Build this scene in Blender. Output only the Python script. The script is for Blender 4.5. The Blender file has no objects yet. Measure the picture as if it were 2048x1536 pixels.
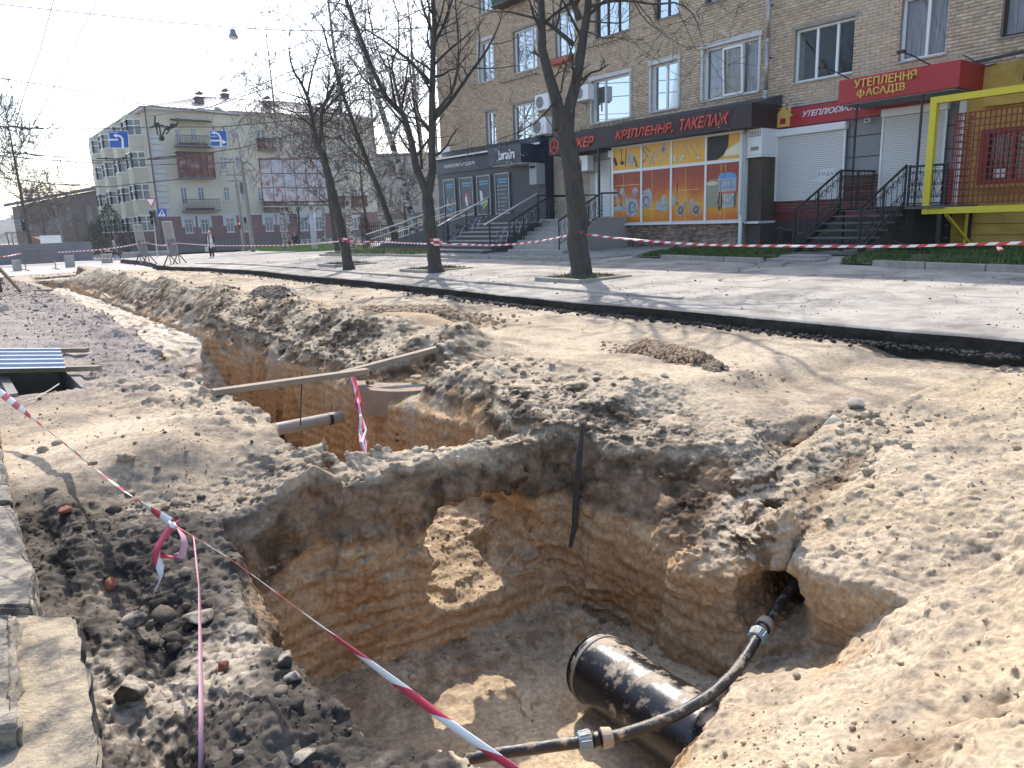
import bpy, math, random
import numpy as np
from mathutils import Vector, Matrix

SC = bpy.context.scene
COL = SC.collection
random.seed(7)
rng = np.random.default_rng(7)

# ---------------------------------------------------------------- camera
FPX = 1500.0
ROLL = math.radians(2.0); PITCH = math.radians(12.3); YAW = math.radians(36.84)
CF = Vector((math.sin(YAW)*math.cos(PITCH), math.cos(YAW)*math.cos(PITCH), -math.sin(PITCH)))
_r = Vector((math.cos(YAW), -math.sin(YAW), 0)); _u = _r.cross(CF)
CR = math.cos(ROLL)*_r - math.sin(ROLL)*_u
CU = math.sin(ROLL)*_r + math.cos(ROLL)*_u
cam_d = bpy.data.cameras.new('camera'); cam = bpy.data.objects.new('camera', cam_d); COL.objects.link(cam)
cam.matrix_world = Matrix(((CR.x, CU.x, -CF.x, 0), (CR.y, CU.y, -CF.y, 0), (CR.z, CU.z, -CF.z, 0), (0, 0, 0, 1)))
cam_d.sensor_width = 36; cam_d.lens = 36*FPX/2048; cam_d.clip_start = .05; cam_d.clip_end = 3000
SC.camera = cam

# ---------------------------------------------------------------- sky, sun, exposure
SUN_AZ = math.radians(31); SUN_EL = math.radians(45)      # azimuth from +Y towards +X
world = bpy.data.worlds.new('World'); SC.world = world; world.use_nodes = True
nt = world.node_tree; nt.nodes.clear()
sky = nt.nodes.new('ShaderNodeTexSky'); sky.sky_type = 'NISHITA'; sky.sun_disc = False
sky.sun_elevation = SUN_EL; sky.sun_rotation = SUN_AZ; sky.air_density = 1.0; sky.dust_density = 1.6; sky.ozone_density = 0.8
bg = nt.nodes.new('ShaderNodeBackground'); bg.inputs['Strength'].default_value = 0.15
wo = nt.nodes.new('ShaderNodeOutputWorld')
nt.links.new(sky.outputs[0], bg.inputs[0]); nt.links.new(bg.outputs[0], wo.inputs[0])
sl = bpy.data.lights.new('sun', 'SUN'); sl.energy = 2.55; sl.angle = math.radians(.5); sl.color = (1, .945, .86)
sun = bpy.data.objects.new('sun', sl); COL.objects.link(sun)
SUND = Vector((math.sin(SUN_AZ)*math.cos(SUN_EL), math.cos(SUN_AZ)*math.cos(SUN_EL), math.sin(SUN_EL)))
sun.rotation_euler = SUND.to_track_quat('Z', 'Y').to_euler(); sun.location = (10, 20, 40)
SC.view_settings.view_transform = 'Standard'; SC.view_settings.look = 'None'
SC.view_settings.exposure = 1.3; SC.view_settings.gamma = 1; SC.view_settings.use_curve_mapping = False
SC.render.engine = 'CYCLES'
SC.cycles.max_bounces = 6; SC.cycles.diffuse_bounces = 3; SC.cycles.glossy_bounces = 3; SC.cycles.transmission_bounces = 4
SC.cycles.transparent_max_bounces = 8; SC.cycles.use_denoising = True

# ---------------------------------------------------------------- measuring helpers (camera stands at the origin)
def ray(px, py): return CF + CR*((px-1024)/FPX) - CU*((py-768)/FPX)
def atX(px, py, X): v = ray(px, py); return v*(X/v.x)
def atY(px, py, Y): v = ray(px, py); return v*(Y/v.y)
def atZ(px, py, Z): v = ray(px, py); return v*(Z/v.z)
def atD(px, py, D): return ray(px, py)*D
def drop(y):
    t = min(1, max(0, (y-22)/38)); return .80*t*t*(3-2*t)
def walk_z(x, y):                                          # height of the pavement surface
    z = -1.2 + .10*min(1, max(0, (x-7.6)/2.2)) + .1*min(1, max(0, (x-9.8)/5))
    return z - drop(y)

# ---------------------------------------------------------------- materials
MATS = {}
def mat(name, col, rough=.8, var=0, vscale=3.0, bump=0, bscale=20.0, col2=None, metal=0, spec=.5, stretch=None, attr=None, vcon=None, detail=5):
    if name in MATS: return MATS[name]
    m = bpy.data.materials.new(name); m.use_nodes = True; t = m.node_tree; N = t.nodes; L = t.links
    b = N['Principled BSDF']; b.inputs['Roughness'].default_value = rough; b.inputs['Metallic'].default_value = metal
    b.inputs['Specular IOR Level'].default_value = spec
    c = (*col, 1); b.inputs['Base Color'].default_value = c
    out = None
    if attr:
        a = N.new('ShaderNodeAttribute'); a.attribute_name = attr; out = a.outputs['Color']
    tc = None
    if var or bump:
        g = N.new('ShaderNodeNewGeometry'); tc = g.outputs['Position']
        if stretch:
            mp = N.new('ShaderNodeMapping'); mp.inputs['Scale'].default_value = stretch; L.new(tc, mp.inputs[0]); tc = mp.outputs[0]
    if var:
        n = N.new('ShaderNodeTexNoise'); n.inputs['Scale'].default_value = vscale; n.inputs['Detail'].default_value = detail; n.inputs['Roughness'].default_value = .65
        L.new(tc, n.inputs['Vector'])
        r = N.new('ShaderNodeMapRange'); r.inputs[1].default_value = (vcon or (.3, .7))[0]; r.inputs[2].default_value = (vcon or (.3, .7))[1]; L.new(n.outputs[0], r.inputs[0])
        x = N.new('ShaderNodeMix'); x.data_type = 'RGBA'
        if out is not None:
            x.blend_type = 'MULTIPLY'; x.inputs[0].default_value = 1
            r.inputs[3].default_value = 1-var; r.inputs[4].default_value = 1+var*.6
            cc = N.new('ShaderNodeCombineColor'); [L.new(r.outputs[0], cc.inputs[i]) for i in range(3)]
            L.new(out, x.inputs[6]); L.new(cc.outputs[0], x.inputs[7])
        else:
            x.inputs[6].default_value = c
            c2 = col2 if col2 else tuple(v*(1-var) for v in col)
            x.inputs[7].default_value = (*c2, 1); L.new(r.outputs[0], x.inputs[0])
        out = x.outputs[2]
    if out is not None: L.new(out, b.inputs['Base Color'])
    if bump:
        n = N.new('ShaderNodeTexNoise'); n.inputs['Scale'].default_value = bscale; n.inputs['Detail'].default_value = 6; n.inputs['Roughness'].default_value = .7
        L.new(tc, n.inputs['Vector'])
        bp = N.new('ShaderNodeBump'); bp.inputs['Strength'].default_value = 1; bp.inputs['Distance'].default_value = bump
        L.new(n.outputs[0], bp.inputs['Height']); L.new(bp.outputs[0], b.inputs['Normal'])
    MATS[name] = m; return m
def glass_mat(name, col=(.03, .035, .04), rough=.03):
    return mat(name, col, rough, spec=.9)

# ---------------------------------------------------------------- objects
def tag(o, label=None, cat=None, group=None, kind=None):
    if label: o['label'] = label
    if cat: o['category'] = cat
    if group: o['group'] = group
    if kind: o['kind'] = kind
    return o
def thing(name, label, cat, loc=(0, 0, 0), group=None, rotz=0):
    o = bpy.data.objects.new(name, None); COL.objects.link(o); o.location = loc; o.rotation_euler = (0, 0, rotz)
    o.empty_display_size = .2
    return tag(o, label, cat, group)
def link_mesh(name, me, m=None, parent=None, world_coords=False):
    o = bpy.data.objects.new(name, me); COL.objects.link(o)
    if m is not None:
        for mm in (m if isinstance(m, (list, tuple)) else [m]): me.materials.append(mm)
    if parent is not None: o.parent = parent
    return o
def np_mesh(name, V, F, m=None, parent=None, smooth=False, col=None):
    """V (n,3), F (m,3|4) numpy arrays -> one mesh object"""
    me = bpy.data.meshes.new(name); V = np.asarray(V, np.float32); F = np.asarray(F, np.int32)
    if parent is not None: V = V - np.array(root_loc(parent), np.float32)
    k = F.shape[1]
    me.vertices.add(len(V)); me.vertices.foreach_set('co', V.ravel())
    me.loops.add(F.size); me.loops.foreach_set('vertex_index', F.ravel())
    me.polygons.add(len(F)); me.polygons.foreach_set('loop_start', np.arange(0, F.size, k, dtype=np.int32))
    me.polygons.foreach_set('loop_total', np.full(len(F), k, np.int32))
    if smooth: me.polygons.foreach_set('use_smooth', np.ones(len(F), bool))
    me.update(calc_edges=True)
    if col is not None:
        a = me.color_attributes.new('Col', 'FLOAT_COLOR', 'POINT')
        a.data.foreach_set('color', np.hstack([col, np.ones((len(col), 1))]).astype(np.float32).ravel())
    return link_mesh(name, me, m, parent)
def root_loc(p):
    l = Vector((0, 0, 0))
    while p is not None: l = l + p.location; p = p.parent
    return l
class MB:
    """collects boxes, bars and tubes; build() links them as ONE mesh object (world coordinates in, parent-relative mesh out)"""
    def __init__(s): s.v = []; s.f = []; s.mi = []; s.cur = 0
    def box(s, x0, y0, z0, x1, y1, z1):
        b = len(s.v); s.v += [(x0, y0, z0), (x1, y0, z0), (x1, y1, z0), (x0, y1, z0), (x0, y0, z1), (x1, y0, z1), (x1, y1, z1), (x0, y1, z1)]
        for q in ((0, 3, 2, 1), (4, 5, 6, 7), (0, 1, 5, 4), (1, 2, 6, 5), (2, 3, 7, 6), (3, 0, 4, 7)): s.f.append(tuple(b+i for i in q)); s.mi.append(s.cur)
        return s
    def hexa(s, P):   # 8 corners, bottom ring then top ring
        b = len(s.v); s.v += [tuple(p) for p in P]
        for q in ((0, 3, 2, 1), (4, 5, 6, 7), (0, 1, 5, 4), (1, 2, 6, 5), (2, 3, 7, 6), (3, 0, 4, 7)): s.f.append(tuple(b+i for i in q)); s.mi.append(s.cur)
        return s
    def bar(s, a, b, w, h=None, up=(0, 0, 1)):
        a = Vector(a); b = Vector(b); h = h or w; d = (b-a).normalized(); u = Vector(up)
        if abs(d.dot(u)) > .98: u = Vector((1, 0, 0))
        r = d.cross(u).normalized()*w/2; u = r.cross(d).normalized()*h/2
        return s.hexa([a-r-u, a+r-u, b+r-u, b-r-u, a-r+u, a+r+u, b+r+u, b-r+u])
    def quad(s, *P):
        b = len(s.v); s.v += [tuple(p) for p in P]; s.f.append(tuple(range(b, b+len(P)))); s.mi.append(s.cur); return s
    def prism(s, poly, axis, a0, a1):
        """poly: 2-D outline (other two axes in xyz order), extruded along axis"""
        n = len(poly); b = len(s.v)
        for a in (a0, a1):
            for p in poly: q = list(p); q.insert(axis, a); s.v.append(tuple(q))
        s.f.append(tuple(b+i for i in range(n))); s.f.append(tuple(b+n+i for i in reversed(range(n)))); s.mi += [s.cur]*2
        for i in range(n):
            j = (i+1) % n; s.f.append((b+i, b+n+i, b+n+j, b+j)); s.mi.append(s.cur)
        return s
    def tube(s, P, R, n=8, cap=True):
        P = [Vector(p) for p in P]; R = R if isinstance(R, (list, tuple)) else [R]*len(P)
        b = len(s.v); d = (P[1]-P[0]).normalized(); u = Vector((0, 0, 1)) if abs(d.z) < .9 else Vector((1, 0, 0))
        for i, p in enumerate(P):
            t = ((P[min(i+1, len(P)-1)]-P[max(i-1, 0)])).normalized()
            r = t.cross(u)
            r = r.normalized() if r.length > 1e-6 else Vector((1, 0, 0)); u = r.cross(t).normalized()
            for k in range(n):
                a = 2*math.pi*k/n; s.v.append(tuple(p+(r*math.cos(a)+u*math.sin(a))*R[i]))
        for i in range(len(P)-1):
            for k in range(n):
                k2 = (k+1) % n; s.f.append((b+i*n+k, b+i*n+k2, b+(i+1)*n+k2, b+(i+1)*n+k)); s.mi.append(s.cur)
        if cap:
            s.f.append(tuple(b+k for k in reversed(range(n)))); s.f.append(tuple(b+(len(P)-1)*n+k for k in range(n))); s.mi += [s.cur]*2
        return s
    def build(s, name, m=None, parent=None, smooth=False, bevel=0, label=None):
        L = root_loc(parent) if parent is not None else Vector((0, 0, 0))
        me = bpy.data.meshes.new(name); me.from_pydata([(x-L.x, y-L.y, z-L.z) for x, y, z in s.v], [], s.f)
        if isinstance(m, (list, tuple)) : me.polygons.foreach_set('material_index', s.mi)
        if smooth: me.polygons.foreach_set('use_smooth', [True]*len(s.f))
        me.update()
        o = link_mesh(name, me, m, parent)
        if bevel:
            bm = o.modifiers.new('bevel', 'BEVEL'); bm.width = bevel; bm.segments = 2; bm.limit_method = 'ANGLE'
        if label: o['label'] = label
        return o
def copy_tree(o, parent=None):
    c = o.copy(); COL.objects.link(c)
    if parent is not None: c.parent = parent
    for ch in o.children: copy_tree(ch, c)
    return c

# ---------------------------------------------------------------- noise on numpy arrays
_T = rng.random((64, 64, 64)).astype(np.float32)
def noise3(P, scale, seed=0):
    o = np.array([seed*7.31+.5, seed*3.77+.2, seed*5.13+.7], np.float32)
    q = P/scale+o+1000; i = np.floor(q).astype(np.int64); f = (q-i).astype(np.float32); f = f*f*(3-2*f)
    i0 = i & 63; i1 = (i+1) & 63; r = 0
    for a in (0, 1):
        wa = f[:, 0] if a else 1-f[:, 0]; xa = (i1 if a else i0)[:, 0]
        for b in (0, 1):
            wb = f[:, 1] if b else 1-f[:, 1]; xb = (i1 if b else i0)[:, 1]
            for c in (0, 1):
                wc = f[:, 2] if c else 1-f[:, 2]; xc = (i1 if c else i0)[:, 2]
                r = r+_T[xa, xb, xc]*(wa*wb*wc)
    return r*2-1
def noise2(x, y, scale, seed=0):
    P = np.stack([x.ravel(), y.ravel(), np.zeros(x.size)], 1).astype(np.float32)
    return noise3(P, scale, seed).reshape(x.shape)
def ss(a, b, x):
    t = np.clip((x-a)/(b-a), 0, 1); return t*t*(3-2*t)
def polydist(x, y, poly):
    """signed distance, negative inside"""
    p = np.array(poly, float); d = np.full(x.shape, 1e9); ins = np.zeros(x.shape, bool)
    for i in range(len(p)):
        a = p[i]; b = p[(i+1) % len(p)]; e = b-a; wx_ = x-a[0]; wy_ = y-a[1]
        t = np.clip((wx_*e[0]+wy_*e[1])/(e@e), 0, 1)
        d = np.minimum(d, (wx_-e[0]*t)**2+(wy_-e[1]*t)**2)
        c = ((a[1] <= y) & (b[1] > y)) | ((b[1] <= y) & (a[1] > y))
        with np.errstate(divide='ignore', invalid='ignore'):
            xi = a[0]+(y-a[1])/(b[1]-a[1] if b[1] != a[1] else 1)*e[0]
        ins ^= c & (x < xi)
    return np.where(ins, -1, 1)*np.sqrt(d)
def segdist(x, y, pts):
    d = np.full(x.shape, 1e9)
    for a, b in zip(pts[:-1], pts[1:]):
        ex, ey = b[0]-a[0], b[1]-a[1]; t = np.clip(((x-a[0])*ex+(y-a[1])*ey)/(ex*ex+ey*ey), 0, 1)
        d = np.minimum(d, np.hypot(x-a[0]-ex*t, y-a[1]-ey*t))
    return d
# ================================================================ the excavated roadbed: one volume, cut open by pits and trenches
PIT = [(1.02, 3.86), (2.0, 3.84), (3.12, 3.7), (3.24, 3.15), (3.2, 2.6), (3.32, 2.25), (3.40, 2.08), (4.5, 2.32), (5.1, 2.1), (5.6, .2), (1.3, .2), (1.08, 1.6), (.98, 2.05), (.84, 2.4), (.92, 3.2)]
TR = [(1.74, 4.22), (1.92, 5.55), (1.86, 6.9), (1.84, 8.6), (2.12, 10.9), (2.2, 13), (2.4, 20), (2.5, 31), (3.5, 31), (3.3, 20), (3.2, 13), (3.2, 10), (3.15, 8), (3.15, 6), (3.24, 5), (3.16, 4.2)]
HOLE = [(2.75, 32), (4.4, 31.5), (4.7, 38), (3.0, 38)]
MAN = [(.37, 7.8), (.9, 7.8), (.9, 9.3), (.37, 9.3)]

def road_top(x, y):
    D = .80*ss(22, 60, y)
    H = -1.36-D+0*x
    # spoil ridge along the right side of the trench
    r = segdist(x, y, [(4.2, 6.6), (3.95, 9), (3.85, 14), (3.9, 22), (4.3, 30)])
    H = H+(.34+.11*noise2(x, y, 1.1, 3))*np.exp(-(r/.42)**2)
    r = segdist(x, y, [(5.0, 8.6), (4.5, 10.6)]); H += .2*np.exp(-(r/.42)**2)
    r = np.hypot((x-3.9)/1.0, (y-5.0)/1.2); H += .05*np.exp(-r**2)
    r = segdist(x, y, [(3.9, 33), (4.9, 36)]); H += .35*np.exp(-(r/.8)**2)
    r = segdist(x, y, [(4.5, 3.6), (4.0, 4.4), (3.9, 5.3)]); H += .06*np.exp(-(r/.5)**2)
    # left bank
    H += .07*np.exp(-(np.hypot((x-1.1)/.55, (y-5.3)/.7))**2)
    H -= .15*ss(4.85, 4.45, y)*ss(1.55, 1.1, x)*ss(.25, .5, x)
    H -= .20*np.exp(-(np.hypot((x-.42)/.22, (y-3.35)/.35))**2)
    H -= .15*ss(3.3, 2.8, y)*ss(.05, .2, x)*ss(1.1, .6, x)+.14*ss(.38, .22, x)*ss(4.9, 4.2, y)
    H += .09*np.exp(-(np.hypot((x-.62)/.14, (y-2.25)/.2))**2)
    H += .06*np.exp(-(np.hypot((x-.8)/.2, (y-1.7)/.3))**2)
    H -= .22*np.exp(-(np.hypot((x-.34)/.07, (y-2.35)/.3))**2)
    H -= .12*np.exp(-((y-4.08)/.22)**2)*ss(1.5, 1.8, x)*ss(3.4, 3.0, x)
    # left bank leans towards the pit edge
    H -= .10*ss(.45, .95, x)*ss(4.0, 3.6, y)*ss(1.0, 1.6, y)
    # road side right of the pit, tracks
    tr = np.sin((x*.94+y*.06)*7.5)*ss(4.8, 5.6, x)*.010+ss(4.6, 5.4, x)*.012*noise2(x, y, .12, 8)
    H += tr + .018*noise2(x, y, .8, 5)+.007*noise2(x, y, .22, 6)
    # loose sand heap at the lower right
    A = -1.80+.39*(x-3.3)-.20*(y-1.87)+.05*noise2(x, y, .5, 9)+.03*noise2(x, y, .2, 10)
    A = np.minimum(A, -1.41+.03*noise2(x, y, .4, 12))
    B = -2.20+.66*(1.87-y)+.22*ss(2.7, 3.4, x)*ss(1.75, 1.2, y)+.035*noise2(x, y, .35, 11)+.02*noise2(x, y, .15, 13)
    B = np.minimum(B, -1.18)
    return H, A, B

UC0 = np.array(atZ(1530, 1035, -1.80)); UC1 = np.array(atZ(1575, 1052, -1.84))
def build_ground():
    def axis(segs):
        a = []
        for x0, x1, d0, d1 in segs:
            n = max(2, int(round((x1-x0)/((d0+d1)/2)))); t = np.linspace(0, 1, n, endpoint=False)
            a.append(x0+(x1-x0)*(t+ (t*t-t)*(d1-d0)/(d0+d1)))
        a.append([segs[-1][1]]); return np.concatenate(a)
    ax = axis([(-1.6, -.2, .08, .03), (-.2, 4.3, .021, .021), (4.3, 7.62, .03, .045)])
    ay = axis([(.2, 4.5, .021, .021), (4.5, 12, .024, .05), (12, 30, .05, .12), (30, 48, .12, .2)])
    az = axis([(-3.0, -2.9, .03, .02), (-2.9, -1.05, .021, .021), (-1.05, -.85, .03, .04)])
    nx, ny, nz = len(ax), len(ay), len(az)
    X, Y = np.meshgrid(ax, ay, indexing='ij')
    H, A, B = road_top(X, Y)
    dpit = polydist(X, Y, PIT); dtr = polydist(X, Y, TR); dh = polydist(X, Y, HOLE); dman = polydist(X, Y, MAN)
    wob = .06*noise2(X, Y, .5, 21)+.03*noise2(X, Y, .17, 22)
    # how far the banks lean out above the sand line
    wp = .12+.95*ss(2.9, 3.3, X)*ss(3.6, 2.9, Y)*ss(2.15, 2.6, Y)+.25*ss(2.9, 3.3, X)*ss(3.2, 3.8, Y)
    wt = .10+ss(2.3, 2.9, X)*(.12+.60*ss(4.6, 5.4, Y)*ss(6.6, 5.8, Y)+.35*np.exp(-((Y-6.4)/.5)**2)+.5*ss(11, 14, Y))
    tf = -2.65+.45*ss(5.6, 4.7, Y)+.95*ss(10.2, 12.9, Y)+.05*noise2(X, Y, .6, 31)          # trench floor
    tf = tf-.80*ss(22, 60, Y)
    pf = -2.76+.02*noise2(X, Y, .5, 32)+.015*noise2(X, Y, .15, 33)
    pf = pf+.12*ss(.35, 0, -dpit)+.34*ss(2.2, 1.8, Y)*ss(2.1, 1.2, X)  # spill near the walls and where the hose lies
    # heaps only exist inside these footprints
    a_side = (3.32+.06*noise2(X, Y, .3, 41))-X                # >0 = air side of heap A
    a_back = Y-(2.2+.7*ss(3.4, 3.9, X))
    b_back = Y-(1.66+(X-1.95)*.30)
    b_left = (1.15+.0*Y)-X
    F = np.empty((nx, ny, nz), np.float32)
    hm = np.hypot(1, .45)
    for k, z in enumerate(az):
        f = z-H
        off = (np.clip(z+2.05, 0, None))*wp+wob
        a = np.minimum(off-dpit, z-pf)
        f = np.maximum(f, a)
        off = (np.clip(z+1.62, 0, None))*wt*1.5+wob*1.5
        a = np.minimum((off-dtr)*.8, z-tf); f = np.maximum(f, a)
        f = np.maximum(f, np.minimum(wob*2-dh, z+3.0))
        f = np.maximum(f, np.minimum(-dman, z+2.1))
        # opening washed through under the bank between pit and trench
        zl = -2.50+np.clip(Y-3.72, 0, 2)*.5+.05*noise2(X, Y, .12, 51)
        r = .40-np.maximum(np.hypot((X-2.50)*.82, (z+2.04-.12*(X-2.4))*1.0), (2.12-X)+.38+.12*(z+2.1))
        a = np.minimum(np.minimum(r+wob*.6, z-zl), np.minimum(Y-3.5, 4.9-Y)); f = np.maximum(f, a)
        # scar in the bank where the concrete ring shows
        r = .44-np.sqrt((X-3.42)**2+((Y-6.35)*.85)**2+((z+1.22)*1.1)**2); f = np.maximum(f, r+wob)
        # loose heaps fill back in
        a = np.maximum(np.maximum((z-A)*.9, a_side+np.clip(-1.9-z, 0, 1)*.12), a_back+np.clip(z+2.2, -1, 1)*.3); f = np.minimum(f, a)
        # service-pipe burrow in the right wall
        t = np.clip((X-3.1)/1.1, 0, 1); cy = 2.12+.33*t; cz = -2.06-.17*t
        r = .13+.09*ss(3.65, 3.3, X)-.02*t-np.hypot(Y-cy, (z-cz)*.9); a = np.minimum(r+wob*.9, np.minimum(X-3.0, 4.25-X)); f = np.maximum(f, a)
        # undercut below the crust above the burrow
        a0 = UC0; e_ = UC1-UC0; tt = np.clip(((X-a0[0])*e_[0]+(Y-a0[1])*e_[1]+(z-a0[2])*e_[2])/(e_@e_), 0, 1)
        r = .085-np.sqrt((X-a0[0]-e_[0]*tt)**2+(Y-a0[1]-e_[1]*tt)**2+(1.25*(z-a0[2]-e_[2]*tt))**2); f = np.maximum(f, r+wob*.7)
        s = np.maximum(np.maximum((z-B)*.83, b_back+(z+2.15)*.55), b_left); f = np.minimum(f, s)
        F[:, :, k] = f
    F[:, :, 0] = -1
    # roughness in a band round the surface
    idx = np.flatnonzero(np.abs(F.ravel()) < .16)
    ii, jj, kk = np.unravel_index(idx, F.shape)
    P = np.stack([ax[ii], ay[jj], az[kk]], 1).astype(np.float32)
    dp2, dt2, H2 = dpit[ii, jj], dtr[ii, jj], H[ii, jj]
    near = np.minimum(np.abs(dp2), np.abs(dt2-.2))
    rough = ss(1.3, .25, near)*ss(-2.35, -1.9, P[:, 2])
    heap = (A[ii, jj] > P[:, 2]-.12) & (P[:, 0] > 3.2) & (P[:, 1] < 2.6) | (B[ii, jj] > P[:, 2]-.12) & (P[:, 1] < 2.1) & (P[:, 0] > 1.1)
    left = ss(1.5, .9, P[:, 0])*ss(6.5, 4.5, P[:, 1])
    sandw = (P[:, 1] > 4.3)*ss(-1.52, -1.62, P[:, 2])
    trside = ss(1.9, .9, dt2)*ss(2.3, 3.2, P[:, 0])
    rough = np.maximum(np.maximum(rough, left*1.1), trside)
    rough = np.where(heap, .35, rough*(1-.8*sandw))+.12
    sm = ss(5.0, 6.2, P[:, 0]); rough = rough*(1-.55*sm)
    wall = ss(-.06, -.2, P[:, 2]-H2)*(1-heap)
    fall = (1-.45*ss(8, 25, P[:, 1]))
    n1 = noise3(P, .33, 1); n2 = noise3(P, .12, 2); n3 = noise3(P, .05, 3)
    # lumps: billowy
    d = n1*.06+(.5-np.abs(n2))*(.045-.075*left)+(.5-np.abs(n3))*(.035-.05*left)
    deep = ss(-1.95, -2.3, P[:, 2])
    zz = P[:, 2]+.10*noise3(P, .8, 6)+.12*(P[:, 0]-2.2)*.5*(P[:, 0] > 3.0)
    strat = (np.sin(zz*62+n1*1.5)*.5+np.sin(zz*139+n1*3)*.35)
    Q = P*np.array([1, 1, .22], np.float32); run = noise3(Q, .09, 7)          # vertical runnels
    w2 = wall*(P[:, 1] > 4.3)
    chunk = (.5-np.abs(noise3(P*np.array([1, 1, 1.5], np.float32), .26, 9)))*.07+(.5-np.abs(noise3(P*np.array([1, 1, 1.6], np.float32), .1, 10)))*.035
    upper = ss(-2.15, -1.85, P[:, 2])
    g = d*rough*fall+wall*(.015*strat*deep+.014*noise3(P, .2, 8)+-chunk*(.25+.9*upper)*(1-w2*.5))+w2*run*.05
    g += wall*(P[:, 1] < 4.3)*(1-heap)*(.016*run+.022*np.maximum(0, noise3(P*np.array([1, 1, .4], np.float32), .4, 11)-.15))
    g += np.where(heap, .012*n2+.016*(.5-np.abs(n3))+.018*n1+.02*np.maximum(0, n1+n2-.5), 0)
    F.ravel()[idx] += g.astype(np.float32)
    # ---- surface nets
    S = F > 0
    cnt = np.zeros((nx-1, ny-1, nz-1), np.uint8)
    cs = [(a, b, c) for a in (0, 1) for b in (0, 1) for c in (0, 1)]
    for a, b, c in cs: cnt += S[a:nx-1+a, b:ny-1+b, c:nz-1+c]
    mixed = (cnt > 0) & (cnt < 8); ci = np.argwhere(mixed).astype(np.int32)
    vid = np.full(mixed.shape, -1, np.int32); vid[mixed] = np.arange(len(ci), dtype=np.int32)
    val = np.stack([F[ci[:, 0]+a, ci[:, 1]+b, ci[:, 2]+c] for a, b, c in cs], 1)
    acc = np.zeros((len(ci), 3), np.float32); n = np.zeros(len(ci), np.float32)
    for p in range(8):
        for ax_ in range(3):
            if cs[p][ax_]: continue
            q = p | (4 >> ax_)
            v0, v1 = val[:, p], val[:, q]; m_ = (v0 > 0) != (v1 > 0)
            t = np.where(m_, v0/np.where(m_, v0-v1, 1), 0)
            for d_ in range(3): acc[:, d_] += np.where(m_, t if d_ == ax_ else cs[p][d_], 0)
            n += m_
    fr = acc/n[:, None]
    V = np.stack([np.interp(ci[:, 0]+fr[:, 0], np.arange(nx), ax), np.interp(ci[:, 1]+fr[:, 1], np.arange(ny), ay), np.interp(ci[:, 2]+fr[:, 2], np.arange(nz), az)], 1).astype(np.float32)
    quads = []
    for ax_ in range(3):
        sl0 = [slice(None)]*3; sl1 = [slice(None)]*3; sl0[ax_] = slice(0, -1); sl1[ax_] = slice(1, None)
        s0, s1 = S[tuple(sl0)], S[tuple(sl1)]; e = np.argwhere(s0 != s1); flag = s0[e[:, 0], e[:, 1], e[:, 2]]
        o1, o2 = [(1, 2), (2, 0), (0, 1)][ax_]
        ok = (e[:, o1] > 0) & (e[:, o2] > 0) & (e[:, o1] < S.shape[o1]-1) & (e[:, o2] < S.shape[o2]-1); e = e[ok]; flag = flag[ok]
        def c_(d1, d2):
            w = e.copy(); w[:, o1] -= d1; w[:, o2] -= d2; return vid[w[:, 0], w[:, 1], w[:, 2]]
        q = np.stack([c_(1, 1), c_(0, 1), c_(0, 0), c_(1, 0)], 1)
        q[flag] = q[flag][:, ::-1]; quads.append(q)
    Q4 = np.concatenate(quads); Q4 = Q4[(Q4 >= 0).all(1)]
    del F, S, cnt, mixed, vid
    # drop the outer skin below ground
    c = V[Q4].mean(1); Q4 = Q4[(c[:, 2] > -2.93)]
    def vnorm(V, Q):
        a = V[Q[:, 2]]-V[Q[:, 0]]; b = V[Q[:, 3]]-V[Q[:, 1]]; nn = np.cross(a, b); N = np.zeros_like(V)
        for i in range(4):
            for d_ in range(3): N[:, d_] += np.bincount(Q[:, i], nn[:, d_], len(V))
        return N/np.maximum(np.linalg.norm(N, axis=1, keepdims=True), 1e-9)
    # finer facets close to the camera
    c = V[Q4].mean(1); nearq = (c[:, 1] < 4.6) & (c[:, 0] < 4.6) & (c[:, 0] > -.3); QN = Q4[nearq]; QF = Q4[~nearq]
    E = np.concatenate([QN[:, [i, (i+1) % 4]] for i in range(4)]); E = np.sort(E, 1)
    key = E[:, 0].astype(np.int64)*len(V)+E[:, 1]; uk, inv = np.unique(key, return_inverse=True)
    mid = .5*(V[uk//len(V)]+V[uk % len(V)]); nQ = len(QN)
    em = (len(V)+inv).reshape(4, nQ); cen = V[QN].mean(1); cid = len(V)+len(uk)+np.arange(nQ)
    V2 = np.concatenate([V, mid, cen]).astype(np.float32)
    QN2 = np.concatenate([np.stack([QN[:, i], em[i], cid, em[(i+3) % 4]], 1) for i in range(4)])
    Q = np.concatenate([QF, QN2]); V = V2
    N = vnorm(V, Q)
    # fine relief
    amp = ss(4.7, 4.3, V[:, 1])*ss(4.7, 4.4, V[:, 0])*ss(-.35, -.2, V[:, 0])
    far_d = np.abs(polydist(V[:, 0], V[:, 1], PIT)); topm = ss(-2.6, -2.2, V[:, 2])
    rg = .35+.65*topm*(1-.45*ss(1.3, 1.6, V[:, 0])*ss(2.3, 2.1, V[:, 1]))
    lf = ss(1.5, 1.0, V[:, 0])*ss(2.7, 2.3, -V[:, 2])
    fine = (.5-np.abs(noise3(V, .055, 61)))*(.010+.004*lf)+(.5-np.abs(noise3(V, .030, 62)))*(.010+.012*lf)+noise3(V, .014, 63)*(.004+.003*lf)
    V = V+N*(fine*amp*rg)[:, None]
    N = vnorm(V, Q)
    return V.astype(np.float32), Q.astype(np.int32), N

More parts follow.
